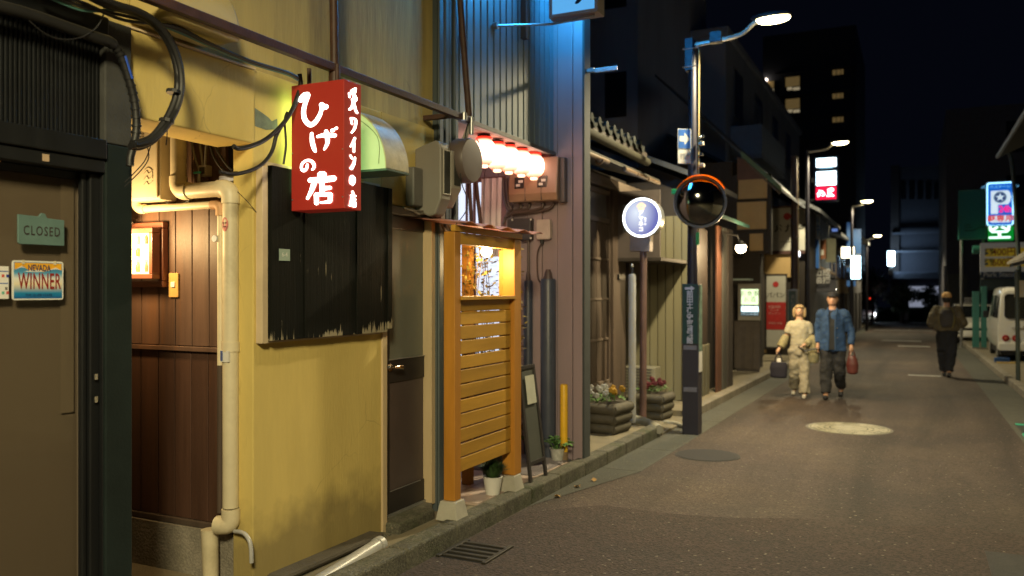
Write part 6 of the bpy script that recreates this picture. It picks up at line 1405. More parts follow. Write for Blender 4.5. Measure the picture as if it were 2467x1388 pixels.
t = T('small_blue_sign', 'small bluish tilted sign lit on the house front', 'sign', B(2010, 556, 29)); fb(2004, 2018, 551, 558, 29, 0, .04).build('panel', EM('dim_blue', (.2, .35, .9), .5), t)
t = T('warm_white_sign', 'square warm white lit sign further down the lane', 'sign', B(2043, 622, 34)); fb(2026, 2061, 594, 624, 34, 0, .2).build('casing', black_metal, t); fb(2028, 2059, 596, 622, 34, .201, .206).build('face', EM('warm_white_face', (1, .92, .70), 4), t)
fb(2018, 2030, 606, 609, 34, .08, .12).build('arm', steel, t)
t = T('cyan_white_sign', 'tall cyan white lit sign beside the square warm one', 'sign', B(2062, 673, 33)); fb(2049, 2076, 615, 674, 33, 0, .2).build('casing', M('navy_case', (.02, .06, .12)), t); fb(2051, 2074, 617, 672, 33, .201, .206).build('face', EM('cyan_white_face', (.62, .92, 1), 6), t)
fb(2040, 2050, 640, 645, 33, .08, .12).build('arm', steel, t)
t = T('blue_door_panels', 'blue lit glazed panels of a shop front down the lane', 'shop front', B(2060, 720, 35))
for a, b, c, d in ((2040, 2052, 536, 600), (2056, 2075, 552, 612), (2040, 2048, 640, 655), (2040, 2062, 676, 690)): fb(a, b, c, d, 35, 0, .05).build('panel', EM('blue_panel', (.04, .12, .30), .35), t)
t = T('shop_lamp', 'small bare lamp on the dark shop front behind the couple', 'lamp', B(2011, 697, 30)); MB().ball(B(2011, 697, 30), .045, 10, 6).build('bulb', EM('small_bulb', (1, .9, .75), 25), t, smooth='all')
MB().tube([B(2011, 697, 30) - Vector((.12, 0, 0)), B(2011, 697, 30)], .015, 6).build('arm', steel, t)
t = T('wall_lamp', 'tiny white lamp beside the utility pole', 'lamp', B(1925, 612, 24.2)); MB().ball(B(1925, 612, 24.2), (.035, .035, .09), 10, 6).build('bulb', EM('wall_bulb', (.9, .9, 1), 3), t, smooth='all')
MB().tube([B(1925, 612, 24.2) - Vector((0, -.2, 0)), B(1925, 612, 24.2)], .012, 6).build('arm', steel, t)
t = T('notice_board', 'yellow notice on the dark shop front behind the man', 'notice', B(1960, 770, 29)); fb(1949, 1972, 732, 775, 29, 0, .03).build('panel', M('dull_yellow', (.28, .22, .06), .6), t)

# ---------------------------------------------------------------- tall buildings behind
def tower(label, px0, px1, Y, pytop, mat, dY=8, X=None):
    xa, xb = fr(px0, Y), fr(px1, Y); zt = zat(pytop, xb, Y)
    t = T('apartment_building', label, 'building', ((xa + xb) / 2, Y, G(Y)))
    MB().box(xa, xb, Y, Y + dY, -2, zt).build('wall', mat, t); return t, xa, xb, zt
t, xa, xb, zt = tower('navy windowless building side above the tiled eave', 1300, 1536, 21, -500, wall_dark, 8)
for i in range(3): MB().box(xb - .9, xb - .3, 20.985, 20.998, 6.2 + i * 2.9, 7.4 + i * 2.9).build('window', darkglass, t)
XB2 = -5.4; YB2 = yat(1748, XB2)
zt = zat(84, XB2, YB2)
t = T('apartment_building', 'dark flat roofed building with balcony behind the mirror', 'building', (XB2, YB2, G(YB2)))
MB().box(-16, XB2, YB2, 46, -2, zt).build('wall', wall_dark, t)
MB().box(-16.1, XB2 + .12, YB2 - .12, 46.1, zt, zt + .25).build('parapet', wall_dark, t, bevel=.03)
for i in range(4):
    a = YB2 + 1.2 + i * 4.2
    for z in (4.3, 7.4):
        f = MB().box(XB2 + .001, XB2 + .05, a, a + 1.6, z, z + 1.7).build('window', M('alu_grey', (.14, .15, .17), .5), t); MB().box(XB2 + .051, XB2 + .056, a + .08, a + 1.52, z + .08, z + 1.62).build('pane', darkglass, f)
a = YB2 + .8
MB().box(XB2 + .001, XB2 + 1.0, a, a + 5.5, 5.9, 6.05).build('balcony_floor', wall_dark, t)
MB().box(XB2 + .94, XB2 + 1.0, a, a + 5.5, 6.051, 7.0).build('balcony_wall', M('pale_blue_wall', (.30, .36, .48), .7, var=.1), t); MB().box(XB2 + .001, XB2 + .939, a, a + .06, 6.051, 7.0).build('balcony_wall', MATS['pale_blue_wall'], t)
for k in range(5): MB().tube([(XB2 + .6, a + 1 + k * .3, 7.0), (XB2 + .6, a + 1 + k * .3, 8.0)], .02, 6).build('laundry_pole', steel, t)
t, xa, xb, zt = tower('apartment block with dim yellow lit windows', 1838, 2062, 62, 60, M('dark_block', (.07, .075, .09), .8, var=.15), 12)
lw = EM('lit_window', (1, .66, .24), .085); lw2 = EM('lit_window_low', (1, .82, .5), .26); dwf = M('window_black', (.01, .01, .01), .5)
for (p0, p1, q0, q1, lo) in ((1891, 1929, 184, 220, 1), (1891, 1929, 237, 274, 1), (2004, 2034, 167, 184, 0), (2004, 2034, 224, 241, 0), (2004, 2034, 281, 298, 0), (1849, 1867, 195, 224, 1)):
    f = fb(p0, p1, q0, q1, 62, .0, .1).build('window', dwf, t)
    fb(p0 + 2, p1 - 2, q0 + 2, q1 - (11 if lo else 3), 62, .101, .12).build('pane', lw, f)
    if lo:
        m_ = (p0 + p1) / 2; fb(p0 + 6, m_ - 1, q1 - 9, q1 - 2, 62, .101, .12).build('pane', lw2, f); fb(m_ + 1, p1 - 2, q1 - 9, q1 - 2, 62, .101, .12).build('pane', lw2, f)
    else:
        for q in (.35, .7): fb(p0 + (p1 - p0) * q, p0 + (p1 - p0) * q + 1.5, q0 + 1, q1 - 1, 62, .121, .16).build('mullion', dwf, f)
MB().ball(B(1845, 193, 61.8), .12, 8, 5).build('stair_lamp', EM('stair_lamp', (1, .85, .7), 10), t)
for q in (150, 205, 260, 315): fb(1870, 2062, q + 18, q + 22, 62, .0, .35).build('floor_slab', MATS['dark_block'], t)
YE = 80
t = T('end_building', 'dark building facing the far end of the lane', 'building', (fr(2215, YE), YE, G(YE)))
fb(2150, 2276, 400, 775, YE, -8, 0).build('wall', M('end_wall', (.10, .11, .15), .8, var=.12), t)
fb(2146, 2166, 400, 770, YE, 0, .5).build('pillar', M('end_pillar', (.09, .08, .085), .8), t)
for q in (560, 604, 655): fb(2150, 2276, q, q + 5, YE, 0.51, .9).build('band', M('end_band', (.16, .18, .24), .7), t)
fb(2148, 2276, 658, 672, YE, .0, 2.2).build('canopy', M('end_band', (.16, .18, .24)), t)
for a in (2176, 2196, 2216, 2236, 2256): fb(a - 6, a + 6, 440, 480, YE, .001, .1).build('window', darkglass, t)
fb(2190, 2262, 690, 740, YE, .001, .12).build('shop_window', EM('bluish_window', (.42, .46, .60), .45), t)
for a in (2186, 2262): fb(a, a + 4, 688, 742, YE, .0, .3).build('window_post', black_metal, t)
fb(2149, 2153, 700, 740, YE, .0, .3).build('lit_strip', EM('warm_strip', (1, .6, .35), .4), t)
t = T('white_lamp_sign', 'upright white lit lamp sign on the far building corner', 'sign', B(2147, 655, YE - 2.5)); fb(2139, 2155, 606, 640, YE - 2.5, 0, .3).build('face', EM('far_white', (.55, .80, 1), 22), t); fb(2142, 2152, 640, 655, YE - 2.5, .05, .25).build('bracket', white_paint, t); fb(2140, 2152, 655, 662, YE - 2.5, -2.4, .25).build('arm', steel, t)
t = T('apartment_building', 'tall dark block behind the parking sign', 'building', (6, 47, G(47)))
MB().box(fr(2280, 46), 22, 46, 60, -2, 10.5).build('wall', M('right_block', (.12, .12, .15), .8, var=.15), t)
for i in range(3):
    for j in range(3): MB().box(4 + i * 3, 5.6 + i * 3, 45.96, 45.995, 3 + j * 2.6, 4.5 + j * 2.6).build('window', darkglass, t)
fb(2283, 2330, 660, 790, 45.9, 0, .1).build('grey_door', M('grey_block_door', (.15, .16, .15), .7), t)
# dark trees at the junction
def tree(x, y, h, r, label, seed):
    random.seed(seed); t = T('street_tree', label, 'tree', (x, y, G(y)), 'dark trees at the junction'); g0 = G(y)
    MB().tube(smoothpath([(x, y, g0), (x + .1, y, g0 + h * .3), (x - .05, y, g0 + h * .6), (x, y, g0 + h * .85)]), [.14 - .11 * i / 15 for i in range(16)], 8).build('trunk', darkwood, t, smooth=True)
    lf = MB()
    for k in range(14):
        a = random.random() * 6.28; c = Vector((x + r * .7 * cos(a) * random.random(), y + r * .5 * sin(a), g0 + h * random.uniform(.35, 1)))
        MB_ = c
        for i in range(70):
            d = Vector((random.gauss(0, 1), random.gauss(0, 1), random.gauss(0, .7))); q = c + d.normalized() * r * .38 * random.random() ** .4; u = Vector((random.gauss(0, 1), random.gauss(0, 1), random.gauss(0, 1))).normalized() * .14; v = u.cross(Vector((.3, .5, 1))).normalized() * .07
            lf.add([q - u, q + v, q + u, q - v], [(0, 1, 2, 3)])
    struct(lf.build('crown', dark_leaf, t), 'stuff')
for i, (px, Y, h, r, lab) in enumerate(((2100, 70, 3.6, 1.7, 'dark street tree left of the lit far window'), (2172, 72, 3.0, 1.5, 'small dark tree before the far lit window'), (2236, 73, 2.8, 1.3, 'low dark tree right of the far lit window'), (2278, 71, 3.2, 1.5, 'dark tree beside the grey far door'), (2070, 66, 4.0, 1.6, 'bushy dark tree behind the farthest lamp'))):
    tree(fr(px, Y), Y, h, r, lab, 20 + i)
t = T('hedge', 'dark low hedge along the far side of the junction', 'hedge', (0, 76, G(76))); random.seed(50); lf = MB()
for i in range(2600):
    q = Vector((random.uniform(fr(2060, 76), fr(2330, 76)), 76 + random.uniform(-.4, .4), G(76) + random.random() * 1.15)); u = Vector((random.gauss(0, 1), random.gauss(0, 1), random.gauss(0, 1))).normalized() * .13; v = u.cross(Vector((.3, .5, 1))).normalized() * .07; lf.add([q - u, q + v, q + u, q - v], [(0, 1, 2, 3)])
struct(lf.build('foliage', dark_leaf, t), 'stuff'); MB().box(fr(2060, 76), fr(2330, 76), 76.1, 76.5, G(76) - .2, G(76) + .95).build('hedge_core', M('hedge_dark', (.012, .018, .010), .9), t)
t = T('utility_cabinet', 'pale utility cabinet standing before the far hedge', 'cabinet', B(2180, 770, 75)); fb(2171, 2189, 741, 771, 75, 0, .5).build('body', M('pale_cabinet', (.26, .28, .32), .6), t, bevel=.03); fb(2174, 2186, 745, 757, 75, .501, .52).build('label_plate', steel, t)
# ---------------------------------------------------------------- right side of the lane
t = T('right_house', 'dark eaved house with pale wall at the right edge', 'house', (2.1, 14, G(14) + .1))
yr1 = 19.3; xr_ = 2.02
MB().box(xr_, 8, 6, yr1, -.4, 2.25).build('lower_wall', M('pale_cream_wall', (.40, .36, .26), .8, var=.1, bump=.1), t)
MB().box(xr_ + .2, 8, 6, yr1 - .1, 2.3, 4.5).build('upper_wall', darkwood, t)
xe = 1.78; ye = yat(2407, xe); ze_ = zat(374, xe, ye)
MB().hexa([(xe, 5, ze_ - .05), (xe, ye, ze_ - .05), (6, ye, ze_ + 1.9), (6, 5, ze_ + 1.9), (xe, 5, ze_ + .03), (xe, ye, ze_ + .03), (6, ye, ze_ + 1.98), (6, 5, ze_ + 1.98)]).build('roof', M('dark_roof', (.055, .06, .07)), t)
MB().tube([(xe - .03, 5, ze_ - .03), (xe - .03, ye, ze_ - .03)], .045, 10).build('gutter_pipe', M('eave_metal', (.25, .26, .28), .35, metal=.6), t, smooth=True)
xl2 = 1.80; yl2 = yat(2432, xl2); zl2 = zat(640, xl2, yl2)
MB().hexa([(xl2, 6, zl2 - .04), (xl2, yl2, zl2 - .04), (xr_ + .2, yl2, zl2 + .25), (xr_ + .2, 6, zl2 + .25), (xl2, 6, zl2 + .02), (xl2, yl2, zl2 + .02), (xr_ + .2, yl2, zl2 + .31), (xr_ + .2, 6, zl2 + .31)]).build('lower_roof', darkwood, t)
tl = None
for i in range(22):
    for j in range(2):
        if tl is None:
            mb = MB(); y0 = yl2 - .24; V = []
            for k in range(7):
                u = k / 6
                for (x, z) in ((0, 0), (.24, .17)): V += [(xl2 - .05 + x, y0 + u * .235, zl2 + .045 + z + .03 * sin(u * pi)), (xl2 - .05 + x, y0 + u * .235, zl2 + .015 + z)]
            F_ = []
            for k in range(6): a = 4 * k; F_ += [(a, a + 4, a + 6, a + 2), (a, a + 1, a + 5, a + 4)]
            mb.add(V, F_ + [(0, 2, 3, 1), (24, 25, 27, 26)]); tl = mb.build('roof_tile', M('pale_roof_tile', (.30, .26, .19), .6, var=.25, rnd=.2), t)
        else: share(tl, (j * .2, -i * .24, j * .14))
t = T('noren_cloth', 'pale cloth hung under the low tiled roof at right', 'curtain', (1.92, 19.0, 1.3))
cv = MB(); nn = 8; Yc = 19.45
for i in range(nn):
    a, b = fr(2443, Yc) + .45 * i / nn, fr(2443, Yc) + .45 * (i + 1) / nn
    cv.quad((a, Yc + .02 * sin(i * 1.7), zat(722, 2.1, Yc) + .05), (b, Yc + .02 * sin((i + 1) * 1.7), zat(722, 2.1, Yc) + .05), (b, Yc, zat(676, 2.1, Yc)), (a + .02 * (i == 0), Yc, zat(676, 2.1, Yc)))
cv.build('cloth', M('pale_noren', (.50, .44, .32), .9, var=.1), t)
pr = gp(2453, 918, .1)
t = T('leaning_pole', 'dark thin pole leaning slightly at the right edge', 'pole', pr)
MB().tube([pr, Vector((fr(2450, pr.y), pr.y, zat(650, 2, pr.y)))], .04, 10).build('lower_tube', M('green_black_pole', (.03, .045, .04), .45), t, smooth=True)
pp = Vector((fr(2436, 24), 24, zat(380, 2.4, 24))); p2 = Vector((fr(2453, 24), 24, zat(600, 2.4, 24)))
MB().tube(smoothpath([Vector((fr(2410, 24), 24, zat(372, 2.4, 24))), pp, p2, Vector((fr(2456, 24), 24, zat(700, 2.4, 24)))], 5), .05, 10).build('upper_tube', M('green_black_pole', (.03, .045, .04)), t, smooth=True)
# parking lot signs
YPk = 33.0
t = T('parking_sign', 'blue lit parking sign with white P and wheel emblem', 'sign', B(2408, 545, YPk))
fb(2374, 2440, 441, 546, YPk, 0, .35).build('casing', M('pale_case', (.35, .38, .42), .5), t, bevel=.02)
def rb(p0, p1, q0, q1, Y, off, mat, name, r):
    xa, xb = fr(p0, Y), fr(p1, Y); xm = (xa + xb) / 2; mb = MB(); pts = rrect(xa, xb, zat(q1, xm, Y), zat(q0, xm, Y), r, 5); mb.add([(p[0], Y - off, p[1]) for p in pts], [tuple(range(len(pts)))]); return mb.build(name, mat, t)
bE = EM('p_blue', (.005, .13, .62), .9); wE = EM('p_white', (.72, .88, 1), .9)
rb(2375, 2439, 442, 545, YPk, .352, EM('p_edge', (.35, .75, 1), 2.4), 'rim', .08); rb(2378, 2436, 445, 544, YPk, .356, bE, 'blue_field', .07)
def zz(py): return zat(py, fr(2408, YPk), YPk)
xl_, xr2 = fr(2385, YPk), fr(2432, YPk); lm = MB()
def pk(pts, off, mat, nm): mb = MB(); mb.add([(fr(u, YPk), YPk - off, zz(v)) for u, v in pts], [tuple(range(len(pts)))]); return mb.build(nm, mat, t)
pk([(2385, 462), (2426, 462), (2431, 468), (2433, 478), (2431, 489), (2426, 495), (2402, 495), (2402, 517), (2385, 517)], .360, wE, 'letter_p')
cw = B(2407, 478, YPk); bl_ = EM('p_navy', (.02, .08, .3), .5)
mb = MB(); mb.add([(cw.x + .20 * cos(i * pi / 12), YPk - .364, cw.z + .20 * sin(i * pi / 12)) for i in range(24)], [tuple(range(24))]); mb.build('wheel', EM('p_grey', (.25, .36, .5), .6), t)
mb = MB(); mb.add([(cw.x + .16 * cos(i * pi / 12), YPk - .367, cw.z + .16 * sin(i * pi / 12)) for i in range(24)], [tuple(range(24))]); mb.build('wheel_hub', bl_, t)
mb = MB(); mb.add([(cw.x + (.155 if i % 2 == 0 else .055) * cos(pi / 2 + i * pi / 5), YPk - .370, cw.z + (.155 if i % 2 == 0 else .055) * sin(pi / 2 + i * pi / 5)) for i in range(10)], [tuple(range(10))]); mb.build('star', wE, t)
text('24h', .31, (fr(2419, YPk), YPk - .372, zz(507)), (1, 0, 0), (0, 0, 1), EM('p_pink', (1, .02, .25), 1.1), t, .001, bold=.012, sx=.8)
text('パークステーション', .125, (fr(2407, YPk), YPk - .362, zz(453)), (1, 0, 0), (0, 0, 1), EM('p_cyan', (.2, .6, 1), .9), t, .001, bold=.002)
rb(2383, 2433, 521, 538, YPk, .362, wE, 'white_band', .06)
text('軽専用', .24, (fr(2408, YPk), YPk - .366, zz(529.5)), (1, 0, 0), (0, 0, 1), EM('p_red', (.75, .05, .06), .8), t, .001, bold=.007, sx=1.1)
t = T('vacancy_sign', 'green lit panel showing a white vacancy character', 'sign', B(2408, 578, YPk))
fb(2380, 2440, 547, 580, YPk, 0, .3).build('panel', EM('vacant_green', (.0, .22, .02), 1.0), t, bevel=.01)
text('空', .62, (fr(2406, YPk), YPk - .305, zz(560)), (1, 0, 0), (0, 0, 1), EM('vacant_white', (.75, 1, .92), 1.7), t, .001, bold=.014, sx=1.15)
fb(2385, 2438, 580, 583, YPk, .05, .25).build('ledge', M('teal_ledge', (.05, .25, .20), .5), t)
t = T('teal_back_board', 'large dark teal panel beside the parking sign', 'board', B(2340, 578, YPk + .5))
YTb = YPk + .5
fb(2308, 2376, 460, 578, YTb, 0, .15).build('panel', M('dark_teal', (.02, .24, .22), .5, var=.06), t); tb = MB(); xa, xb = fr(2308, YTb), fr(2376, YTb); frame(tb, xa, xb, zat(578, xa, YTb), zat(460, xa, YTb), .04, YTb - .2, YTb - .151); tb.build('frame', M('teal_ledge', (.05, .25, .20)), t)
lm = MB()
def ttm(u, v, k): return Vector((fr(u, YTb), YTb - .153 - .0005 * k, zat(v, fr(2340, YTb), YTb)))
for k, (p_, w_) in enumerate([([(2325, 543), (2338, 542)], [2, 2]), ([(2324, 549), (2340, 548)], [2, 2]), ([(2324, 556), (2342, 556), (2352, 553), (2360, 549), (2374, 548)], [3, 3, 2.5, 2, 2])]): ribbon(lm, p_, w_, ttm, k)
lm.build('emblem', M('deep_teal', (.008, .07, .07), .5), t)  # darker teal strokes on the panel
for px in (2316, 2368): MB().tube([Vector((fr(px, YTb + .1), YTb + .1, G(YTb))), Vector((fr(px, YTb + .1), YTb + .1, zat(470, 2, YTb)))], .05, 8).build('post', steel, t)
c = B(2352, 602, YTb - .2); MB().tube([c + Vector((-.12, 0, 0)), c + Vector((.16, 0, 0))], .15, 14).build('floodlight', M('teal_ledge', (.05, .25, .20)), t)
YPr = 32.6
t = T('price_board', 'yellow parking price board showing 400 and 600', 'sign board', B(2415, 700, YPr))
fb(2361, 2470, 585, 662, YPr, 0, .12).build('panel', EM('price_white_glow', (.42, .40, .34), .12, base=(.42, .40, .34)), t)  # faint glow put into the board colours, standing in for lamplight
ye_ = EM('price_yellow_glow', (.50, .33, .02), .22, base=(.5, .33, .02)); nv = M('price_navy', (.05, .08, .09), .6); rd = M('price_red', (.28, .06, .03), .6)
for q0, q1, s_ in ((598, 618, '400円'), (623, 643, '600円')):
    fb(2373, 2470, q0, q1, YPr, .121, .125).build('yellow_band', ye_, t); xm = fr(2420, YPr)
    text(s_, .33, (fr(2418, YPr), YPr - .127, zat((q0 + q1) / 2, xm, YPr)), (1, 0, 0), (0, 0, 1), rd, t, .001, bold=.005, sx=.85)
    text('夜間\n最大' if s_[0] == '4' else '時間\n最大', .14, (fr(2382, YPr), YPr - .127, zat((q0 + q1) / 2, xm, YPr)), (1, 0, 0), (0, 0, 1), nv, t, .001, bold=.004, line=.9)
fb(2361, 2470, 655, 670, YPr, .122, .135).build('navy_band', M('price_band', (.02, .045, .10), .6), t)
text('Park Station', .22, (fr(2412, YPr), YPr - .137, zat(662, fr(2412, YPr), YPr)), (1, 0, 0), (0, 0, 1), M('price_letter', (.5, .52, .55), .6), t, .001, bold=.006)
fb(2361, 2470, 672, 700, YPr, 0, .1).build('lower_panel', M('dark_lower', (.015, .035, .04), .4), t); fb(2450, 2454, 668, 690, YPr, .11, .13).build('lit_strip', EM('cyan_strip', (.05, .3, .6), .7), t)
for px, w in ((2351, 7), (2370, 6)):
    t2 = T('teal_post', ['teal square post left of the parked van', 'teal square post nearer the parked van'][w == 6], 'post', Vector((fr(px, 31), 31, G(31) + .1)), 'teal posts of the car park'); x = fr(px, 31); hw_ = w / FPX * 28; MB().box(x - hw_, x + hw_, 31 - hw_, 31 + hw_, G(31) + .08, zat(690 + (w == 7) * 12, x, 31)).build('shaft', M('teal_post_paint', (.03, .17, .145), .5, var=.1), t2, bevel=.01); MB().box(x - hw_ * 1.15, x + hw_ * 1.15, 31 - hw_ * 1.15, 31 + hw_ * 1.15, G(31) + .05, G(31) + .16).build('foot', concrete, t2)
# pipes on the far right block
for i, px in enumerate((2277, 2317)):
    tag(MB().tube([Vector((fr(px, 45.7), 45.7, G(45))), Vector((fr(px, 45.7), 45.7, zat(640 - 60 * i, 2, 45.7)))], .07, 10).build('drain_pipe', pvc_w, None, smooth=True), ['grey pipe on the far right block behind the walking man', 'grey pipe right of the grey far door'][i], 'pipe')
# van seen from behind
vy, vx0 = 24.8, 1.98
gz = G(vy) + .10; VW, VL, VH = 1.50, 3.5, 1.92
t = T('white_van', 'white van parked tail on beside the car park signs', 'van', (vx0 + VW / 2, vy + VL / 2, gz))
xs = [vx0, vx0 + VW]
def sec(y, top, ins):       # body outline at one station
    b, w = gz + .32, VW / 2; cx = vx0 + w; hh = top
    return [(cx + u * w, y, v) for u, v in ((-.94, b), (-1, b + .14), (-1, b + .62), (-.97, b + .70), (-1 + ins, hh - .13), (-.90 + ins * .6, hh - .04), (-.7, hh), (.7, hh), (.90 - ins * .6, hh - .04), (1 - ins, hh - .13), (.97, b + .70), (1, b + .62), (1, b + .14), (.94, b))]
st = [sec(vy + .03, gz + VH - .10, .10), sec(vy + .14, gz + VH - .01, .11), sec(vy + .5, gz + VH, .11), sec(vy + VL * .7, gz + VH, .11), sec(vy + VL * .82, gz + VH - .10, .13), sec(vy + VL * .98, gz + 1.08, .03), sec(vy + VL, gz + .9, .02)]
mb = MB(); n = 14; V = [p for s_ in st for p in s_]; F_ = [(i * n + j, i * n + j + 1, (i + 1) * n + j + 1, (i + 1) * n + j) for i in range(len(st) - 1) for j in range(n - 1)] + [(i * n + n - 1, i * n, (i + 1) * n, (i + 1) * n + n - 1) for i in range(len(st) - 1)] + [tuple(range(n))[::-1], tuple(range((len(st) - 1) * n, len(st) * n))]
mb.add(V, F_); mb.build('body', white_car, t, smooth=True, bevel=.03)
dgl = M('van_glass', (.012, .014, .016), .08)
mb = MB(); z0, z1 = gz + 1.12, gz + VH - .19; mb.add([(vx0 + .13, vy + .022, z0), (vx0 + VW - .13, vy + .022, z0), (vx0 + VW - .20, vy + .026, z1), (vx0 + .20, vy + .026, z1)], [(0, 1, 2, 3)]); 
mb = MB(); pts = rrect(vx0 + .15, vx0 + VW - .15, z0, z1, .07); mb.add([(p[0], vy + .018, p[1]) for p in pts], [tuple(range(len(pts)))]); mb.build('rear_window', dgl, t)
mb = MB(); mb.tube([(p[0], vy + .018, p[1]) for p in pts + pts[:1]], .014, 6); mb.build('window_seal', rubber, t)
for a, b in ((.45, .95), (1.05, 2.1), (2.2, 2.75)):
    mb = MB(); mb.add([(vx0 + .015 + .0, vy + a, gz + 1.1), (vx0 + .015, vy + b, gz + 1.1), (vx0 + .075, vy + b - .05, gz + VH - .22), (vx0 + .075, vy + a + .05, gz + VH - .22)], [(0, 1, 2, 3)]); o = mb.build('side_window', dgl, t); 
for x in (vx0 + .17, vx0 + .39, vx0 + VW - .17, vx0 + VW - .39):
    tl_ = MB().lathe((x, vy + .02, gz + .60), [(.085, .03), (.085, -.012), (.07, -.02)], 20, 'y').build('tail_light', M('tail_red', (.28, .015, .012), .25), t, smooth=True); MB().lathe((x, vy - .002, gz + .60), [(.035, .0), (.03, -.006)], 14, 'y').build('reflector', M('tail_amber', (.45, .12, .06), .3), tl_)
MB().rbox(vx0 - .01, vx0 + VW + .01, vy - .06, vy + .10, gz + .28, gz + .48, .05).build('bumper', white_car, t, bevel=.02)
MB().box(vx0 + .58, vx0 + .92, vy - .064, vy - .061, gz + .33, gz + .45).build('number_plate', M('plate_yellow', (.6, .45, .05), .5), t)
MB().box(vx0 + .3, vx0 + 1.2, vy + .012, vy + .026, gz + .86, gz + .875).build('tailgate_line', M('seam_grey', (.35, .34, .31), .5), t)
MB().box(vx0 + .55, vx0 + .95, vy + .0, vy + .026, gz + .88, gz + .92).build('handle', M('seam_grey', (.35, .34, .31)), t, bevel=.008)
MB().box(vx0 + .06, vx0 + VW - .06, vy + .08, vy + VL - .3, gz + .16, gz + .34).build('underbody', rubber, t)
for yw in (vy + .62, vy + VL - .6):
    for x in (vx0 + .02, vx0 + VW - .17):
        wh = MB().lathe((x, yw, gz + .27), [(.20, 0), (.265, .02), (.27, .08), (.265, .13), (.20, .15)], 24, 'x').build('wheel', M('tyre', (.018, .018, .018), .8), t, smooth=True); MB().lathe((x, yw, gz + .27), [(.17, -.004), (.17, .154)], 18, 'x').build('rim', steel, wh)
MB().box(vx0 - .16, vx0 - .02, vy + VL * .78, vy + VL * .81, gz + 1.05, gz + 1.25).build('mirror', black_metal, t, bevel=.02)
t = T('wheel_stop', 'blue and yellow wheel stop behind the white van', 'wheel stop', Vector((1.9, 24.2, gz)))
MB().gbox(1.86, 2.2, 24.3, 24.5, .10, .22).build('blue_block', M('block_blue', (.01, .06, .22), .5), t, bevel=.01); MB().gbox(1.90, 2.35, 23.9, 24.2, .10, .125).build('yellow_strip', M('block_yellow', (.36, .24, .04), .6), t)
# white car behind the posts
def car(c, label, cs=1.0, lit=True):
    t = T('parked_car', label, 'car', c); x, y, z = c
    w = .84
    def s_(yy, top, wi): return [(x + u * w * wi, y + yy, z + v) for u, v in ((-.9, .22), (-1, .35), (-1, .72), (-.95, .82), (-.95, top - .02 if top < .95 else .86), (-.76, top), (.76, top), (.95, top - .02 if top < .95 else .86), (.95, .82), (1, .72), (1, .35), (.9, .22))]
    st = [s_(0, .62, .80), s_(.12, .78, .95), s_(.9, .92, 1), s_(1.5, 1.45, 1), s_(2.9, 1.48, 1), s_(3.6, 1.0, .97), s_(3.75, .8, .9)]
    n = 12; V = [p for q in st for p in q]; F_ = [(i * n + j, i * n + (j + 1) % n, (i + 1) * n + (j + 1) % n, (i + 1) * n + j) for i in range(len(st) - 1) for j in range(n)] + [tuple(range(n))[::-1], tuple(range((len(st) - 1) * n, len(st) * n))]
    MB().add(V, F_).build('body', white_car, t, smooth=True, bevel=.04)
    mb = MB(); mb.add([(x - .68, y + .93, z + .95), (x + .68, y + .93, z + .95), (x + .60, y + 1.45, z + 1.40), (x - .60, y + 1.45, z + 1.40)], [(0, 1, 2, 3)]); mb.m = Matrix.Identity(4); o = mb.build('windscreen', dgl, t); o.location.z += .012; o.location.y -= .02
    for s in (-1, 1):
        MB().ball((x + s * .60, y + .03, z + .66), (.16, .07, .08), 12, 6).build('headlight', EM('headlight_dim', (1, .95, .85), .9) if lit else chrome, t, smooth='all')
        MB().ball((x + s * .55, y + .02, z + .36), (.12, .05, .04), 10, 5).build('fog_lamp', black_metal, t, smooth='all')
        for yy in (.75, 2.95): MB().lathe((x + s * .74 - .09, y + yy, z + .29), [(.2, 0), (.29, .02), (.29, .16), (.2, .18)], 20, 'x').build('wheel', M('tyre', (.018, .018, .018)), t, smooth=True)
    MB().box(x - .35, x + .35, y - .02, y + .02, z + .28, z + .40).build('number_plate', white_paint, t)
    MB().box(x - .5, x + .5, y - .005, y + .05, z + .46, z + .58).build('grille', black_metal, t, bevel=.02)
    return t
pc = gp(2344, 818, .1); car(Vector((fr(2349, 37), 37, G(37) + .05)), 'white car facing the lane behind the walking man')
t = T('lot_notice', 'white notice board standing behind the white car', 'notice', Vector((fr(2332, 41.5), 41.5, G(41)))); fb(2322, 2345, 717, 748, 41.5, 0, .04).build('panel', M('notice_white', (.45, .45, .45), .6), t); fb(2332, 2334, 748, 790, 41.5, 0, .04).build('stem', steel, t)
text('月極\n駐車場', .22, (fr(2333, 41.4), 41.455, zat(732, 2.5, 41.4)), (1, 0, 0), (0, 0, 1), M('dark_ink', (.035, .03, .03)), t, .002, line=1.0)
# far vehicle lights at the junction
t = car(Vector((fr(2085, 71), 71, G(71))), 'distant car with lit headlights at the junction', lit=True)
cx_ = fr(2085, 71)
for s in (-1, 1): MB().ball((cx_ + s * .62, 70.9, G(71) + .66), .13, 8, 5).build('headlamp_glow', EM('far_headlight', (.9, .95, 1), 14), t)
MB().ball((fr(2098, 71), 70.9, zat(720, 0, 71)), .12, 8, 5).build('red_lamp', EM('far_red', (1, .05, .02), 4), t)

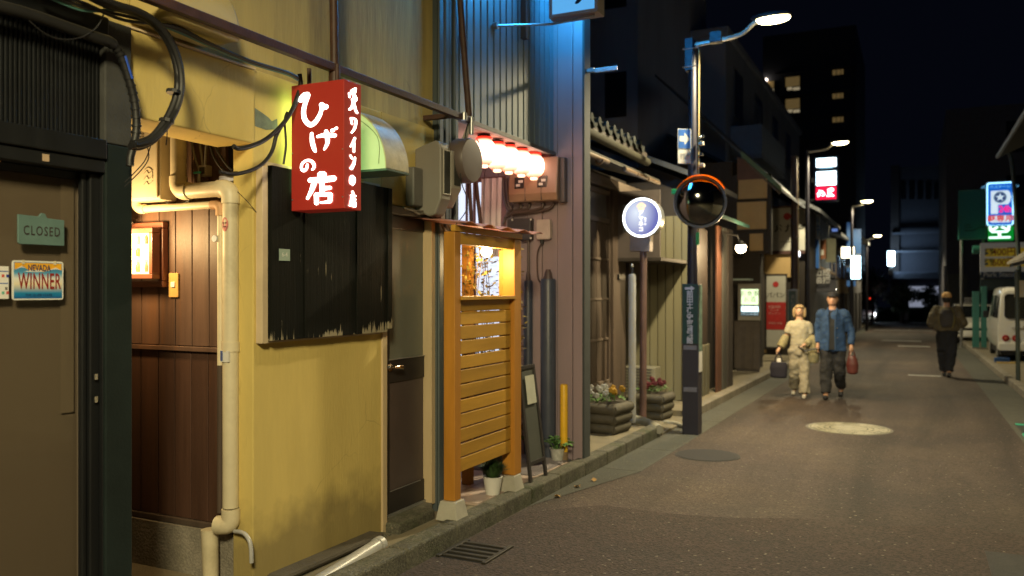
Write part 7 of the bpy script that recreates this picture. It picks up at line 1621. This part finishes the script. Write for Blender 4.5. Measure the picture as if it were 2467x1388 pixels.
# ---------------------------------------------------------------- people
ftex = bpy.data.textures.new('cloth_folds', 'CLOUDS'); ftex.noise_scale = .11; ftex.noise_depth = 2
def solid(name, parts, mat, parent, vox, smooth=3, folds=0.):
    """closed rounded shapes merged into one continuous surface"""
    mb = MB()
    for kind, *a in parts:
        if kind == 't': mb.tube(smoothpath([p[0] for p in a[0]], 3), [r for r in interp([p[1] for p in a[0]], 3)], 12)
        elif kind == 'b': mb.ball(a[0], a[1], 14, 8)
        elif kind == 'r':          # stacked elliptical rings
            rings = a[0]; n = 18; V = []; 
            for (cx, cy, z, rx, ry) in rings: V += [(cx + rx * cos(2 * pi * j / n), cy + ry * sin(2 * pi * j / n), z) for j in range(n)]
            mb.add(V, [(i * n + j, i * n + (j + 1) % n, (i + 1) * n + (j + 1) % n, (i + 1) * n + j) for i in range(len(rings) - 1) for j in range(n)] + [tuple(range(n))[::-1], tuple(range((len(rings) - 1) * n, len(rings) * n))])
    o = mb.build(name, mat, parent)
    m = o.modifiers.new('r', 'REMESH'); m.mode = 'VOXEL'; m.voxel_size = vox; m.use_smooth_shade = True
    if folds:
        d = o.modifiers.new('d', 'DISPLACE'); d.texture = ftex; d.texture_coords = 'GLOBAL'; d.strength = folds; d.mid_level = .45
    s = o.modifiers.new('s', 'SMOOTH'); s.iterations = smooth; s.factor = .5
    dg = bpy.context.evaluated_depsgraph_get(); me = bpy.data.meshes.new_from_object(o.evaluated_get(dg)); o.modifiers.clear(); old = o.data; o.data = me; bpy.data.meshes.remove(old)
    return o
def interp(r, n):
    out = []
    for i in range(len(r) - 1):
        for k in range(n): out.append(r[i] + (r[i + 1] - r[i]) * k / n)
    return out + [r[-1]]
def person(base, H, face, label, pose, skin, cloth):
    """figure built facing -Y (to the viewer) then turned by face"""
    t = T('person', label, 'person', base)
    k = H / 1.75; Rz = Matrix.Rotation(face, 3, 'Z'); b = Vector(base)
    def P(x, y, z): return b + Rz @ Vector((x * k, y * k, z * k))
    sw = pose.get('sw', .19)
    J = dict(pose['J']); J = {n: P(*v) for n, v in J.items()}
    def ring(z, rx, ry, y=0): c = P(0, y, z); return (c.x, c.y, c.z, rx * k, ry * k)
    torso = [ring(.86, .15, .10), ring(.95, .165, .115), ring(1.06, .145, .10), ring(1.22, .165, .115, -.005), ring(1.36, .175, .115), ring(1.43, .15, .095), ring(1.47, .07, .07), ring(1.54, .053, .058, -.005), ring(1.60, .05, .055, -.01)]
    head = [ring(1.54, .045, .05, -.02), ring(1.57, .062, .078, -.025), ring(1.61, .074, .095, -.018), ring(1.66, .080, .103, -.008), ring(1.70, .078, .10, 0), ring(1.735, .062, .08, .003), ring(1.752, .03, .04, .004)]
    parts = [('r', torso), ('r', head), ('b', P(0, -.112, 1.628), .013 * k), ('t', [(P(0, -.100, 1.665), .008 * k), (P(0, -.118, 1.63), .012 * k)]), ('b', P(.078, 0, 1.645), (.012 * k, .02 * k, .03 * k)), ('b', P(-.078, 0, 1.645), (.012 * k, .02 * k, .03 * k)), ('b', P(0, -.104, 1.598), (.022 * k, .010 * k, .010 * k))]
    for s in 'LR':
        parts.append(('t', [(J['sh' + s], .060 * k), (J['el' + s], .043 * k), (J['wr' + s], .028 * k)]))
        parts.append(('t', [(J['hip' + s], .088 * k), (J['kn' + s], .058 * k), (J['an' + s], .040 * k)]))
        w = J['wr' + s]; d = (w - J['el' + s]).normalized(); side = Rz @ Vector((1 if s == 'L' else -1, 0, 0)); fwd = Rz @ Vector((0, -1, 0))
        parts.append(('t', [(w, .026 * k), (w + d * .045 * k, .034 * k), (w + d * .085 * k, .030 * k)]))
        for f in range(4):
            o_ = fwd * (.024 - .016 * f) * k; L_ = (.075, .085, .08, .062)[f] * k; q = w + d * .08 * k + o_
            parts.append(('t', [(q, .0105 * k), (q + d * L_ * .5 - side * .008 * k, .0100 * k), (q + d * L_ * .85 - side * .024 * k, .0085 * k)]))
        q = w + d * .03 * k + fwd * .026 * k; parts.append(('t', [(q, .012 * k), (q + d * .03 * k + fwd * .018 * k - side * .01 * k, .0105 * k), (q + d * .058 * k + fwd * .016 * k - side * .02 * k, .009 * k)]))
        a = J['an' + s]; ft = Rz @ Vector(pose.get('toe' + s, (0, -1, -.25))); parts.append(('t', [(a, .04 * k), (a + ft * .08 * k + Vector((0, 0, -.02 * k)), .035 * k)]))
    solid('body', parts, skin, t, .0085, 2)
    eye = M('eye_dark', (.02, .015, .012), .3); lip = M('lip', (.35, .14, .11), .6); brow = M('brow', (.03, .022, .018), .8)
    for s in (-1, 1):
        MB().ball(P(s * .033, -.098, 1.655), (.014 * k, .006 * k, .006 * k), 10, 6).build('eye', eye, t, smooth='all'); MB().ball(P(s * .034, -.100, 1.677), (.020 * k, .006 * k, .005 * k), 8, 4).build('eyebrow', pose.get('brow', brow), t, smooth='all')
    MB().ball(P(0, -.109, 1.598), (.022 * k, .006 * k, .006 * k), 10, 5).build('mouth', lip, t, smooth='all')
    return t, P, J, ring, k
skin = M('skin', (.42, .24, .155), .55, var=.05); skin_f = M('skin_pale', (.50, .31, .21), .55, var=.05)
def shoe(P, a, ft, k, mat, t, ln=.13):
    d = Vector(ft); solid('shoe', [('t', [(a + d * -.055 * k + Vector((0, 0, -.035 * k)), .040 * k), (a + d * .05 * k + Vector((0, 0, -.040 * k)), .043 * k), (a + d * ln * k + Vector((0, 0, -.046 * k)), .036 * k)])], mat, t, .012, 2)
# man in a blue jacket
pose = dict(J={'shL': (.185, 0, 1.40), 'shR': (-.185, 0, 1.40), 'elL': (.275, .03, 1.12), 'elR': (-.235, .05, 1.12), 'wrL': (.285, -.05, .89), 'wrR': (-.23, -.04, .90), 'hipL': (.09, 0, .90), 'hipR': (-.09, 0, .90), 'knL': (.105, .02, .49), 'knR': (-.10, -.05, .49), 'anL': (.115, .26, .17), 'anR': (-.10, -.12, .085)}, toeL=(.05, -.75, -.65))
mb_ = gp(2006, 962)
t, P, J, ring, k = person(Vector((mb_.x, mb_.y, G(mb_.y))), 1.76, .03, 'man in a blue jacket and dark cap walking beside the blonde woman', pose, skin, None)
blue = M('denim_blue', (.018, .050, .125), .85, var=.2, scale=14, bump=.25, bscale=25); dkc = M('charcoal_trouser', (.022, .022, .024), .9, var=.25, scale=10, bump=.25, bscale=22); tee = M('black_tee', (.015, .016, .018), .9)
jk = [ring(.80, .215, .148), ring(.9, .208, .145), ring(1.05, .196, .138), ring(1.22, .200, .142), ring(1.35, .205, .140), ring(1.43, .175, .115), ring(1.475, .095, .085)]
solid('jacket', [('r', jk)] + [('b', J['sh' + s] + (P(0, 0, 1.4) - J['sh' + s]) * .12 + Vector((0, 0, -.005)), .098 * k) for s in 'LR'] + [('t', [(J['sh' + s] + Vector((0, 0, -.01)), .080 * k), (J['el' + s], .062 * k), (J['wr' + s] + (J['el' + s] - J['wr' + s]) * .08, .050 * k)]) for s in 'LR'], blue, t, .012, 3, .05)
mb = MB()
mb.add([P(-.060, -.172, .83), P(.045, -.174, .83), P(.040, -.168, 1.05), P(.045, -.168, 1.22), P(.060, -.165, 1.36), P(.045, -.110, 1.46), P(-.045, -.110, 1.46), P(-.060, -.165, 1.36), P(-.05, -.168, 1.22), P(-.055, -.168, 1.05)], [tuple(range(10))[::-1]])
mb.build('shirt_front', tee, t); lapel = MB()
for s, q in ((-1, -.062), (1, .055)): lapel.tube([P(q, -.16, 1.38), P(q * .9, -.168, 1.22), P(q * .85, -.168, 1.05), P(q * 1.0, -.172, .82)], .014, 6); lapel.tube([P(q, -.145, 1.38), P(q * 1.2, -.09, 1.465), P(q * 1.1, .02, 1.50)], .018, 6)
lapel.build('jacket_edge', blue, t, smooth=True)
for z in (1.18, 1.02): MB().ball(P(.075, -.150, z), .008, 8, 5).build('button', M('button_brass', (.4, .3, .15), .4, metal=.6), t)
solid('trousers', [('r', [ring(.78, .175, .12), ring(.9, .175, .125), ring(1.0, .16, .115)])] + [('t', [(J['hip' + s], .112 * k), (J['kn' + s], .098 * k), (J['an' + s] + (J['kn' + s] - J['an' + s]) * .08, .080 * k)]) for s in 'LR'], dkc, t, .012, 2, .05)
sh_ = M('black_shoe', (.012, .012, .014), .5)
shoe(P, J['anL'], (.05, -.75, -.65), k, sh_, t); shoe(P, J['anR'], (0, -1, .05), k, sh_, t)
solid('hair', [('r', [ring(1.60, .074, .06, .04), ring(1.66, .086, .085, .022), ring(1.70, .084, .09, .012)])], M('black_hair', (.012, .010, .010), .6), t, .009, 1)
solid('cap', [('r', [ring(1.690, .089, .114, -.004), ring(1.72, .088, .112, 0), ring(1.755, .070, .09, .005), ring(1.772, .035, .045, .008)]), ('r', [ring(1.690, .075, .06, -.09), ring(1.700, .070, .058, -.088)])], M('dark_cap', (.016, .016, .020), .8), t, .008, 1)
bg_ = T('hand_bag', 'dark red bag held in the left hand of the man', 'bag', J['wrL'] + Vector((0, 0, -.42)))
w = J['wrL']; rd_ = M('maroon_leather', (.085, .018, .014), .5, var=.2)
solid('bag', [('r', [(w.x + .02, w.y - .02, w.z - .46, .05, .05), (w.x + .02, w.y - .02, w.z - .43, .085, .06), (w.x + .02, w.y - .02, w.z - .30, .095, .065), (w.x + .015, w.y - .02, w.z - .20, .075, .05), (w.x + .01, w.y - .02, w.z - .15, .04, .03)])], rd_, bg_, .01, 2)
for s in (-1, 1): MB().tube(smoothpath([(w.x + .015 + s * .05, w.y - .02, w.z - .2), (w.x + .01 + s * .035, w.y - .02, w.z - .1), (w.x + .005, w.y - .02, w.z - .075)]), .009, 6).build('handle', rd_, bg_, smooth=True)
# woman with blonde hair
pose = dict(J={'shL': (.155, 0, 1.37), 'shR': (-.155, 0, 1.37), 'elL': (.22, .03, 1.10), 'elR': (-.25, .02, 1.12), 'wrL': (.10, -.17, 1.02), 'wrR': (-.36, -.05, .93), 'hipL': (.085, 0, .90), 'hipR': (-.085, 0, .90), 'knL': (.085, -.06, .49), 'knR': (-.09, .03, .49), 'anL': (.09, -.14, .085), 'anR': (-.10, .24, .16)}, toeR=(-.03, -.75, -.65), brow=M('brow_l', (.2, .13, .06), .8))
wb = gp(1926, 958)
t, P, J, ring, k = person(Vector((wb.x, wb.y, G(wb.y))), 1.555, .12, 'blonde woman in pale clothes walking with a black bag', pose, skin_f, None)
paleT = M('pale_tee', (.38, .35, .26), .9, var=.06, bump=.2, bscale=24); paleP = M('pale_trouser', (.30, .27, .20), .9, var=.14, scale=10, bump=.3, bscale=20); olive = M('olive_shirt', (.27, .24, .135), .9, var=.25, scale=16, bump=.3, bscale=24)
solid('top', [('r', [ring(1.0, .165, .12), ring(1.12, .158, .115), ring(1.26, .178, .128), ring(1.36, .188, .125), ring(1.42, .160, .105), ring(1.468, .09, .082)])] + [('b', J['sh' + s] + (P(0, 0, 1.37) - J['sh' + s]) * .12, .088 * k) for s in 'LR'] + [('t', [(J['sh' + s], .080 * k), (J['sh' + s] + (J['el' + s] - J['sh' + s]) * .6, .070 * k)]) for s in 'LR'], paleT, t, .011, 2, .03)
solid('trousers', [('r', [ring(.80, .175, .13), ring(.92, .175, .125), ring(1.04, .15, .11)])] + [('t', [(J['hip' + s], .115 * k), (J['kn' + s], .092 * k), (J['an' + s] + (J['kn' + s] - J['an' + s]) * .03, .098 * k)]) for s in 'LR'], paleP, t, .012, 2, .05)
solid('draped_shirt', [('t', [(J['elR'] + Vector((.01, 0, .05)), .065 * k), (J['elR'] + (J['wrR'] - J['elR']) * .4, .085 * k), (J['wrR'] + (J['elR'] - J['wrR']) * .12, .075 * k)]), ], olive, t, .012, 2)
solid('draped_shirt', [('t', [(J['elL'] + Vector((0, -.0, .06)), .075 * k), (J['elL'] + Vector((0, -.05, -.05)), .105 * k), (J['elL'] + Vector((.02, -.05, -.26)), .115 * k), (J['elL'] + Vector((.02, -.04, -.38)), .10 * k)]), ('t', [(J['elL'] + Vector((-.02, -.08, -.02)), .075 * k), (J['wrL'] + Vector((.02, -.01, -.0)), .055 * k)])], olive, t, .012, 2)
MB().tube(smoothpath([P(-.02, -.13, .98), P(.06, -.17, .93), P(.10, -.19, .90), P(.2, -.2, .93), P(.33, -.2, .95)]), .012, 6).build('camera_strap', rubber, t, smooth=True)
blond = M('blonde_hair', (.30, .215, .115), .55, var=.3, scale=26, st=(4, 4, .6))
solid('hair', [('r', [ring(1.50, .100, .055, .045), ring(1.56, .104, .075, .034), ring(1.63, .100, .092, .022), ring(1.69, .096, .102, .012), ring(1.735, .082, .098, .0), ring(1.765, .045, .055, .0)]), ('t', [(P(.088, -.05, 1.70), .022), (P(.098, -.045, 1.62), .026), (P(.094, -.035, 1.53), .020)]), ('t', [(P(-.088, -.05, 1.70), .022), (P(-.098, -.045, 1.62), .026), (P(-.094, -.035, 1.53), .020)]), ('t', [(P(-.07, -.088, 1.715), .017), (P(0, -.105, 1.722), .018), (P(.07, -.088, 1.715), .017)])], blond, t, .009, 2)
ws = M('pale_shoe', (.45, .42, .36), .6); shoe(P, J['anL'], (0, -1, .05), k, ws, t); shoe(P, J['anR'], (-.03, -.75, -.65), k, ws, t)
w = J['wrR']; bg_ = T('tote_bag', 'black tote bag hanging from the hand of the woman', 'bag', w + Vector((0, 0, -.5)))
nb = M('navy_black_cloth', (.014, .013, .026), .85, var=.2)
solid('bag', [('r', [(w.x - .01, w.y - .02, w.z - .50, .12, .06), (w.x - .01, w.y - .02, w.z - .47, .14, .075), (w.x - .01, w.y - .02, w.z - .32, .145, .075), (w.x - .01, w.y - .02, w.z - .23, .125, .06)])], nb, bg_, .011, 2)
for s in (-1, 1): MB().tube(smoothpath([(w.x - .01 + s * .06, w.y - .05, w.z - .25), (w.x - .01 + s * .045, w.y - .045, w.z - .15), (w.x - .005, w.y - .03, w.z - .075)]), .010, 6).build('handle', nb, bg_, smooth=True)
MB().box(w.x - .04, w.x + .03, w.y - .03, w.y + .01, w.z - .24, w.z - .17).build('paper_item', white_paint, bg_, bevel=.01)
# man walking away
pose = dict(J={'shL': (.20, 0, 1.40), 'shR': (-.20, 0, 1.40), 'elL': (.31, .05, 1.14), 'elR': (-.31, .05, 1.14), 'wrL': (.21, -.16, 1.08), 'wrR': (-.21, -.16, 1.08), 'hipL': (.09, 0, .90), 'hipR': (-.09, 0, .90), 'knL': (.075, -.04, .49), 'knR': (-.07, .05, .49), 'anL': (.05, -.12, .085), 'anR': (-.045, .16, .10)}, toeR=(0, -.9, -.4))
kb = gp(2281, 908)
t, P, J, ring, k = person(Vector((kb.x, kb.y, G(kb.y))), 1.80, pi - .05, 'man in tan knit hat walking away from the viewer', pose, skin, None)
oj = M('olive_jacket', (.105, .088, .055), .85, var=.3, scale=9, bump=.3, bscale=16); blk_t = M('black_trouser', (.012, .013, .018), .9, var=.3, bump=.2, bscale=20)
solid('jacket', [('r', [ring(.98, .235, .165), ring(1.05, .25, .175), ring(1.2, .245, .175), ring(1.34, .235, .16), ring(1.43, .185, .125), ring(1.48, .09, .08)])] + [('b', J['sh' + s] + (P(0, 0, 1.4) - J['sh' + s]) * .12, .102 * k) for s in 'LR'] + [('t', [(J['sh' + s], .09 * k), (J['el' + s], .078 * k), (J['wr' + s], .07 * k)]) for s in 'LR'], oj, t, .012, 3, .07)
pk_ = solid('backpack', [('r', [ring(1.06, .13, .06, .19), ring(1.12, .15, .08, .19), ring(1.34, .14, .075, .18), ring(1.42, .10, .05, .16)])], M('dark_pack', (.045, .04, .038), .8, var=.2), t, .012, 2)
for s in (-1, 1): MB().tube(smoothpath([P(s * .09, .11, 1.47), P(s * .12, .185, 1.36), P(s * .14, .215, 1.2), P(s * .10, .235, 1.04)]), .012, 6).build('strap', M('olive_strap', (.16, .14, .05), .7), t, smooth=True)
solid('trousers', [('r', [ring(.55, .185, .14), ring(.75, .20, .145), ring(.9, .20, .145), ring(1.03, .19, .14)])] + [('t', [(J['hip' + s], .12 * k), (J['kn' + s], .115 * k), (J['an' + s] + (J['kn' + s] - J['an' + s]) * .08, .078 * k)]) for s in 'LR'], blk_t, t, .012, 2, .05)
shoe(P, J['anL'], Matrix.Rotation(pi, 3, 'Z') @ Vector((0, -1, 0)), k, sh_, t); shoe(P, J['anR'], Matrix.Rotation(pi, 3, 'Z') @ Vector((0, -.9, -.3)), k, sh_, t)
solid('knit_hat', [('r', [ring(1.675, .094, .115, .0), ring(1.72, .096, .118, .002), ring(1.76, .080, .10, .006), ring(1.79, .04, .05, .01)])], M('tan_knit', (.75, .47, .20), .9, var=.15, scale=30, bump=.3), t, .009, 1)
solid('hair', [('r', [ring(1.57, .06, .05, .04), ring(1.63, .085, .075, .03), ring(1.68, .088, .10, .006)])], M('black_hair', (.012, .010, .010)), t, .009, 1)
